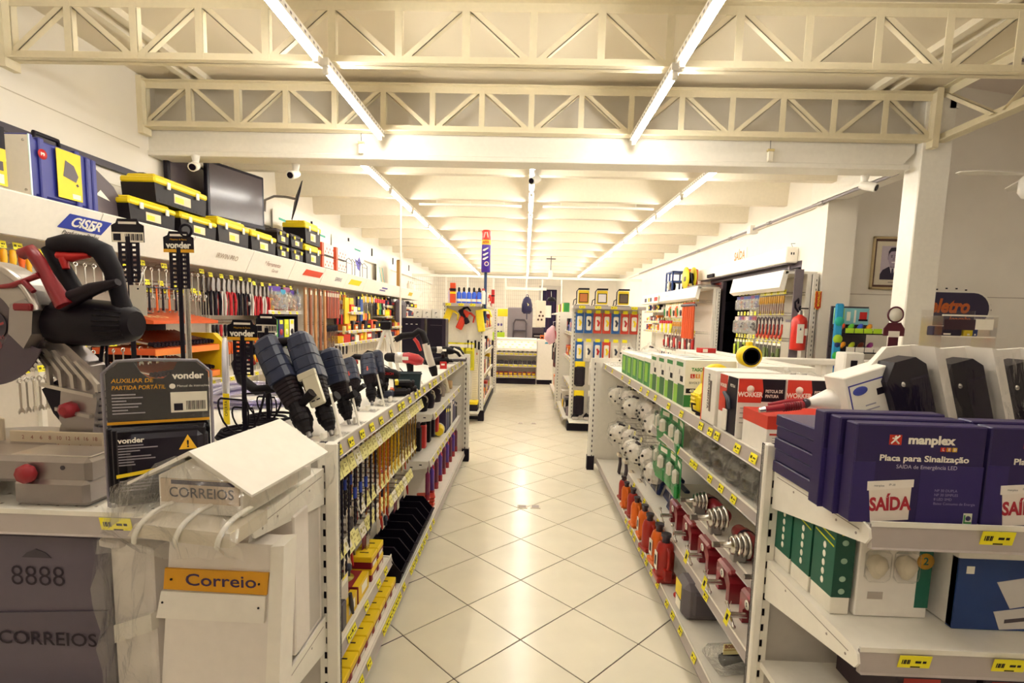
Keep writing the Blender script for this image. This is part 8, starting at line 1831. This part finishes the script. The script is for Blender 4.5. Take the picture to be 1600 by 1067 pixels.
# merchandise stand on the column
t = thing('watch_display', 'maroon merchandise stand with a white ring sign and dark bagged goods before the column', 'stand', (3.05, 4.35, 1.06))
MB(M('#5a1c2c', .4)).prism([(-.085, .47), (.085, .47), (.085, .53), (.05, .58), (-.05, .58), (-.085, .53)], -.006, 0).box(-.04, .04, -.006, 0, .38, .47).build('maroon_board', t); MB(PRINTW).box(-.045, .045, -.008, -.006, .46, .51).build('price_card', t)
MB(M('#5a1c2c', .4)).torus((0, -.003, .645), .062, .007, 'y', 22, 6).build('ring', t); MB(PRINTW).lathe([(0, -.006), (.055, -.006), (.055, 0)], 20, (0, 0, .645), 'y').build('ring_face', t); MB(DSTEEL).cyl((0, .02, 0), (0, .01, .6), .012, 8).build('pole', t)
t = thing('dark_bag', 'dark blue bagged tools hanging on the maroon merchandise stand', 'bag', (3.03, 4.28, 1.06), .1); MB(M('#231f3a', .35)).prism([(-.11, 0), (.10, .0), (.12, .35), (.11, .385), (-.06, .37)], -.04, .03).build('bag_body', t); MB(M('#4a4a6a', .4)).tube([(-.07, -.045, .02), (-.03, -.05, .2)], .02, 7).tube([(-.02, -.045, .02), (.0, -.05, .18)], .016, 7).build('tool_in_bag', t); MB(M('#a8b0c8', .3)).lathe([(0, -.048), (.03, -.046), (.03, -.04)], 14, (.03, 0, .20), 'y').build('badge', t); MB(ORANGE).cbox(.0, .05, -.05, -.04, .05, .09, .003).build('orange_label', t); MB(PRINTW).box(-.05, .1, -.042, -.04, .31, .33).build('text_band', t)
# shop sign on the checkout wall and acrylic display
t = thing('shop_sign', 'dark blue shop sign with orange letters on the checkout wall', 'sign', (5.16, 6.452, 1.84)); SG = M('#2c2344', .4)
rr = [(.40*(1 if q in (0, 3) else -1) and 0, 0) for q in range(0)]
pts = []
for cx, a0 in ((.26, -PI/2), (-.26, PI/2)): pts += [(cx+.20*math.cos(a0+PI*i/12), .20*math.sin(a0+PI*i/12)) for i in range(13)]
MB(PRINTW).prism([(p[0]*1.06, p[1]*1.1) for p in pts], -.012, 0).build('white_rim', t); MB(SG).prism(pts, -.02, -.012).build('blue_plate', t); text('eletro', .16, M('#c8642a'), t, (-.02, -.0215, .03), bold=.04, shear=.2, sx=.85); text('Joaçaba', .06, M('#c8642a'), t, (.12, -.0215, -.12), bold=.02, shear=.2)
b = MB(INK)
for i in range(26): a = 2*PI*i/26; b.box(.49*math.cos(a)-.012, .49*math.cos(a)+.012, -.004, 0, .25*math.sin(a)-.008, .25*math.sin(a)+.008)
b.build('dotted_edge', t)
t = thing('acrylic_display', 'clear acrylic stand holding pens and cards on the counter right of the column', 'display', (2.76, 3.40, 1.06)); AC = film('acrylic', (.98, .97, .96), gloss=.03, rough=.08, wr=0.)
MB(AC).box(-.17, .17, .05, .055, 0, .66).box(-.17, -.165, -.12, .055, 0, .62).box(.165, .17, -.12, .055, 0, .62).build('panel', t)
for z in (.10, .24, .37, .49): MB(AC).box(-.165, .165, -.12, .05, z, z+.005).build('tier', t); MB(M('#f4ecdf', .4)).box(-.165, .165, -.122, -.12, z, z+.008).build('tier_edge', t)
MB(M('#3a2430', .4)).box(-.16, .03, -.125, -.122, .535, .60).m(PRINTW).box(.03, .14, -.125, -.122, .54, .605).build('header_card', t); MB(PRINTW).box(-.17, .17, -.12, -.115, .62, .63).build('top_edge', t)
for i, (x, z, c, w) in enumerate(((-.08, .497, '#2a2440', .09), (.05, .497, '#d8c028', .03), (.09, .497, '#2a3a70', .02), (-.05, .377, '#241c30', .1), (.08, .377, '#241c30', .04), (.06, .247, '#3a3048', .05), (.06, .107, '#3a3048', .06))):
    p = thing('pen_pack', '%s small item in the acrylic stand, %s from the top' % (['dark watch', 'yellow pen', 'blue pen', 'long dark pen', 'short dark pen', 'dark clip', 'dark cutter'][i], ORD(i)), 'stationery', (2.76+x, 3.40-.03, 1.06+z)); MB(M(c, .4)).cbox(-w, w, -.03, .03, 0, .06 if i < 3 else .022, .006).build('item_body', p); MB(PRINTW).box(-w*.3, w*.2, -.0312, -.03, .006, .016).build('print_patch', p)
MB(CC).cbox(2.5, 3.25, 3.2, 3.65, 1.03, 1.058, .006).build('counter_leaf', bpy.data.objects['checkout_counter']); MB(CC).box(2.55, 3.2, 3.25, 3.6, 0, 1.03).build('leaf_body', bpy.data.objects['checkout_counter'])
t = thing('fuse_box', 'grey flush fuse box door on the checkout wall at the right', 'fuse box', (5.80, 6.452, 1.18)); GB = M('#8a7c78', .5); MB(GB).cbox(-.22, .22, -.02, 0, -.17, .17, .004).build('case', t); MB(M('#7d6f6c', .5)).cbox(-.16, -.02, -.026, -.02, -.14, .14, .003).cbox(.02, .16, -.026, -.02, -.14, .14, .003).build('door_leaf', t)
t = thing('cardboard_box', 'small tan box with a black spot on the ledge before the fuse box', 'box', (4.60, 4.72, 1.101)); MB(M('#d8c8a4', .6)).cbox(-.12, .12, -.06, .06, 0, .20, .004).build('carton', t); MB(INK).lathe([(0, -.0615), (.02, -.0615), (.02, -.06)], 12, (-.06, 0, .12), 'y').build('spot', t)
# ceiling fan
t = thing('ceiling_fan', 'white ceiling fan with long blades at the right edge of the picture', 'fan', (4.16, 4.5, 2.80)); 
MB(WHITE).lathe([(0, -.11), (.06, -.10), (.09, -.05), (.09, .05), (.05, .10), (.02, .12)], 22).build('motor', t); MB(WHITE).cyl((0, 0, .1), (0, 0, 1.72), .014, 8).build('down_rod', t)
for a in (PI, PI/3, -PI/3):
    b = MB(WHITE); ca, sa = math.cos(a), math.sin(a); L0, L1 = .06, .62; pts = [(L0, -.03), (L1-.1, -.065), (L1, -.02), (L1, .03), (L1-.12, .07), (L0, .03)]
    b.prism([(p[0]*ca-p[1]*sa, p[0]*sa+p[1]*ca) for p in pts], .085, .093, 'z'); b.build('blade', t)
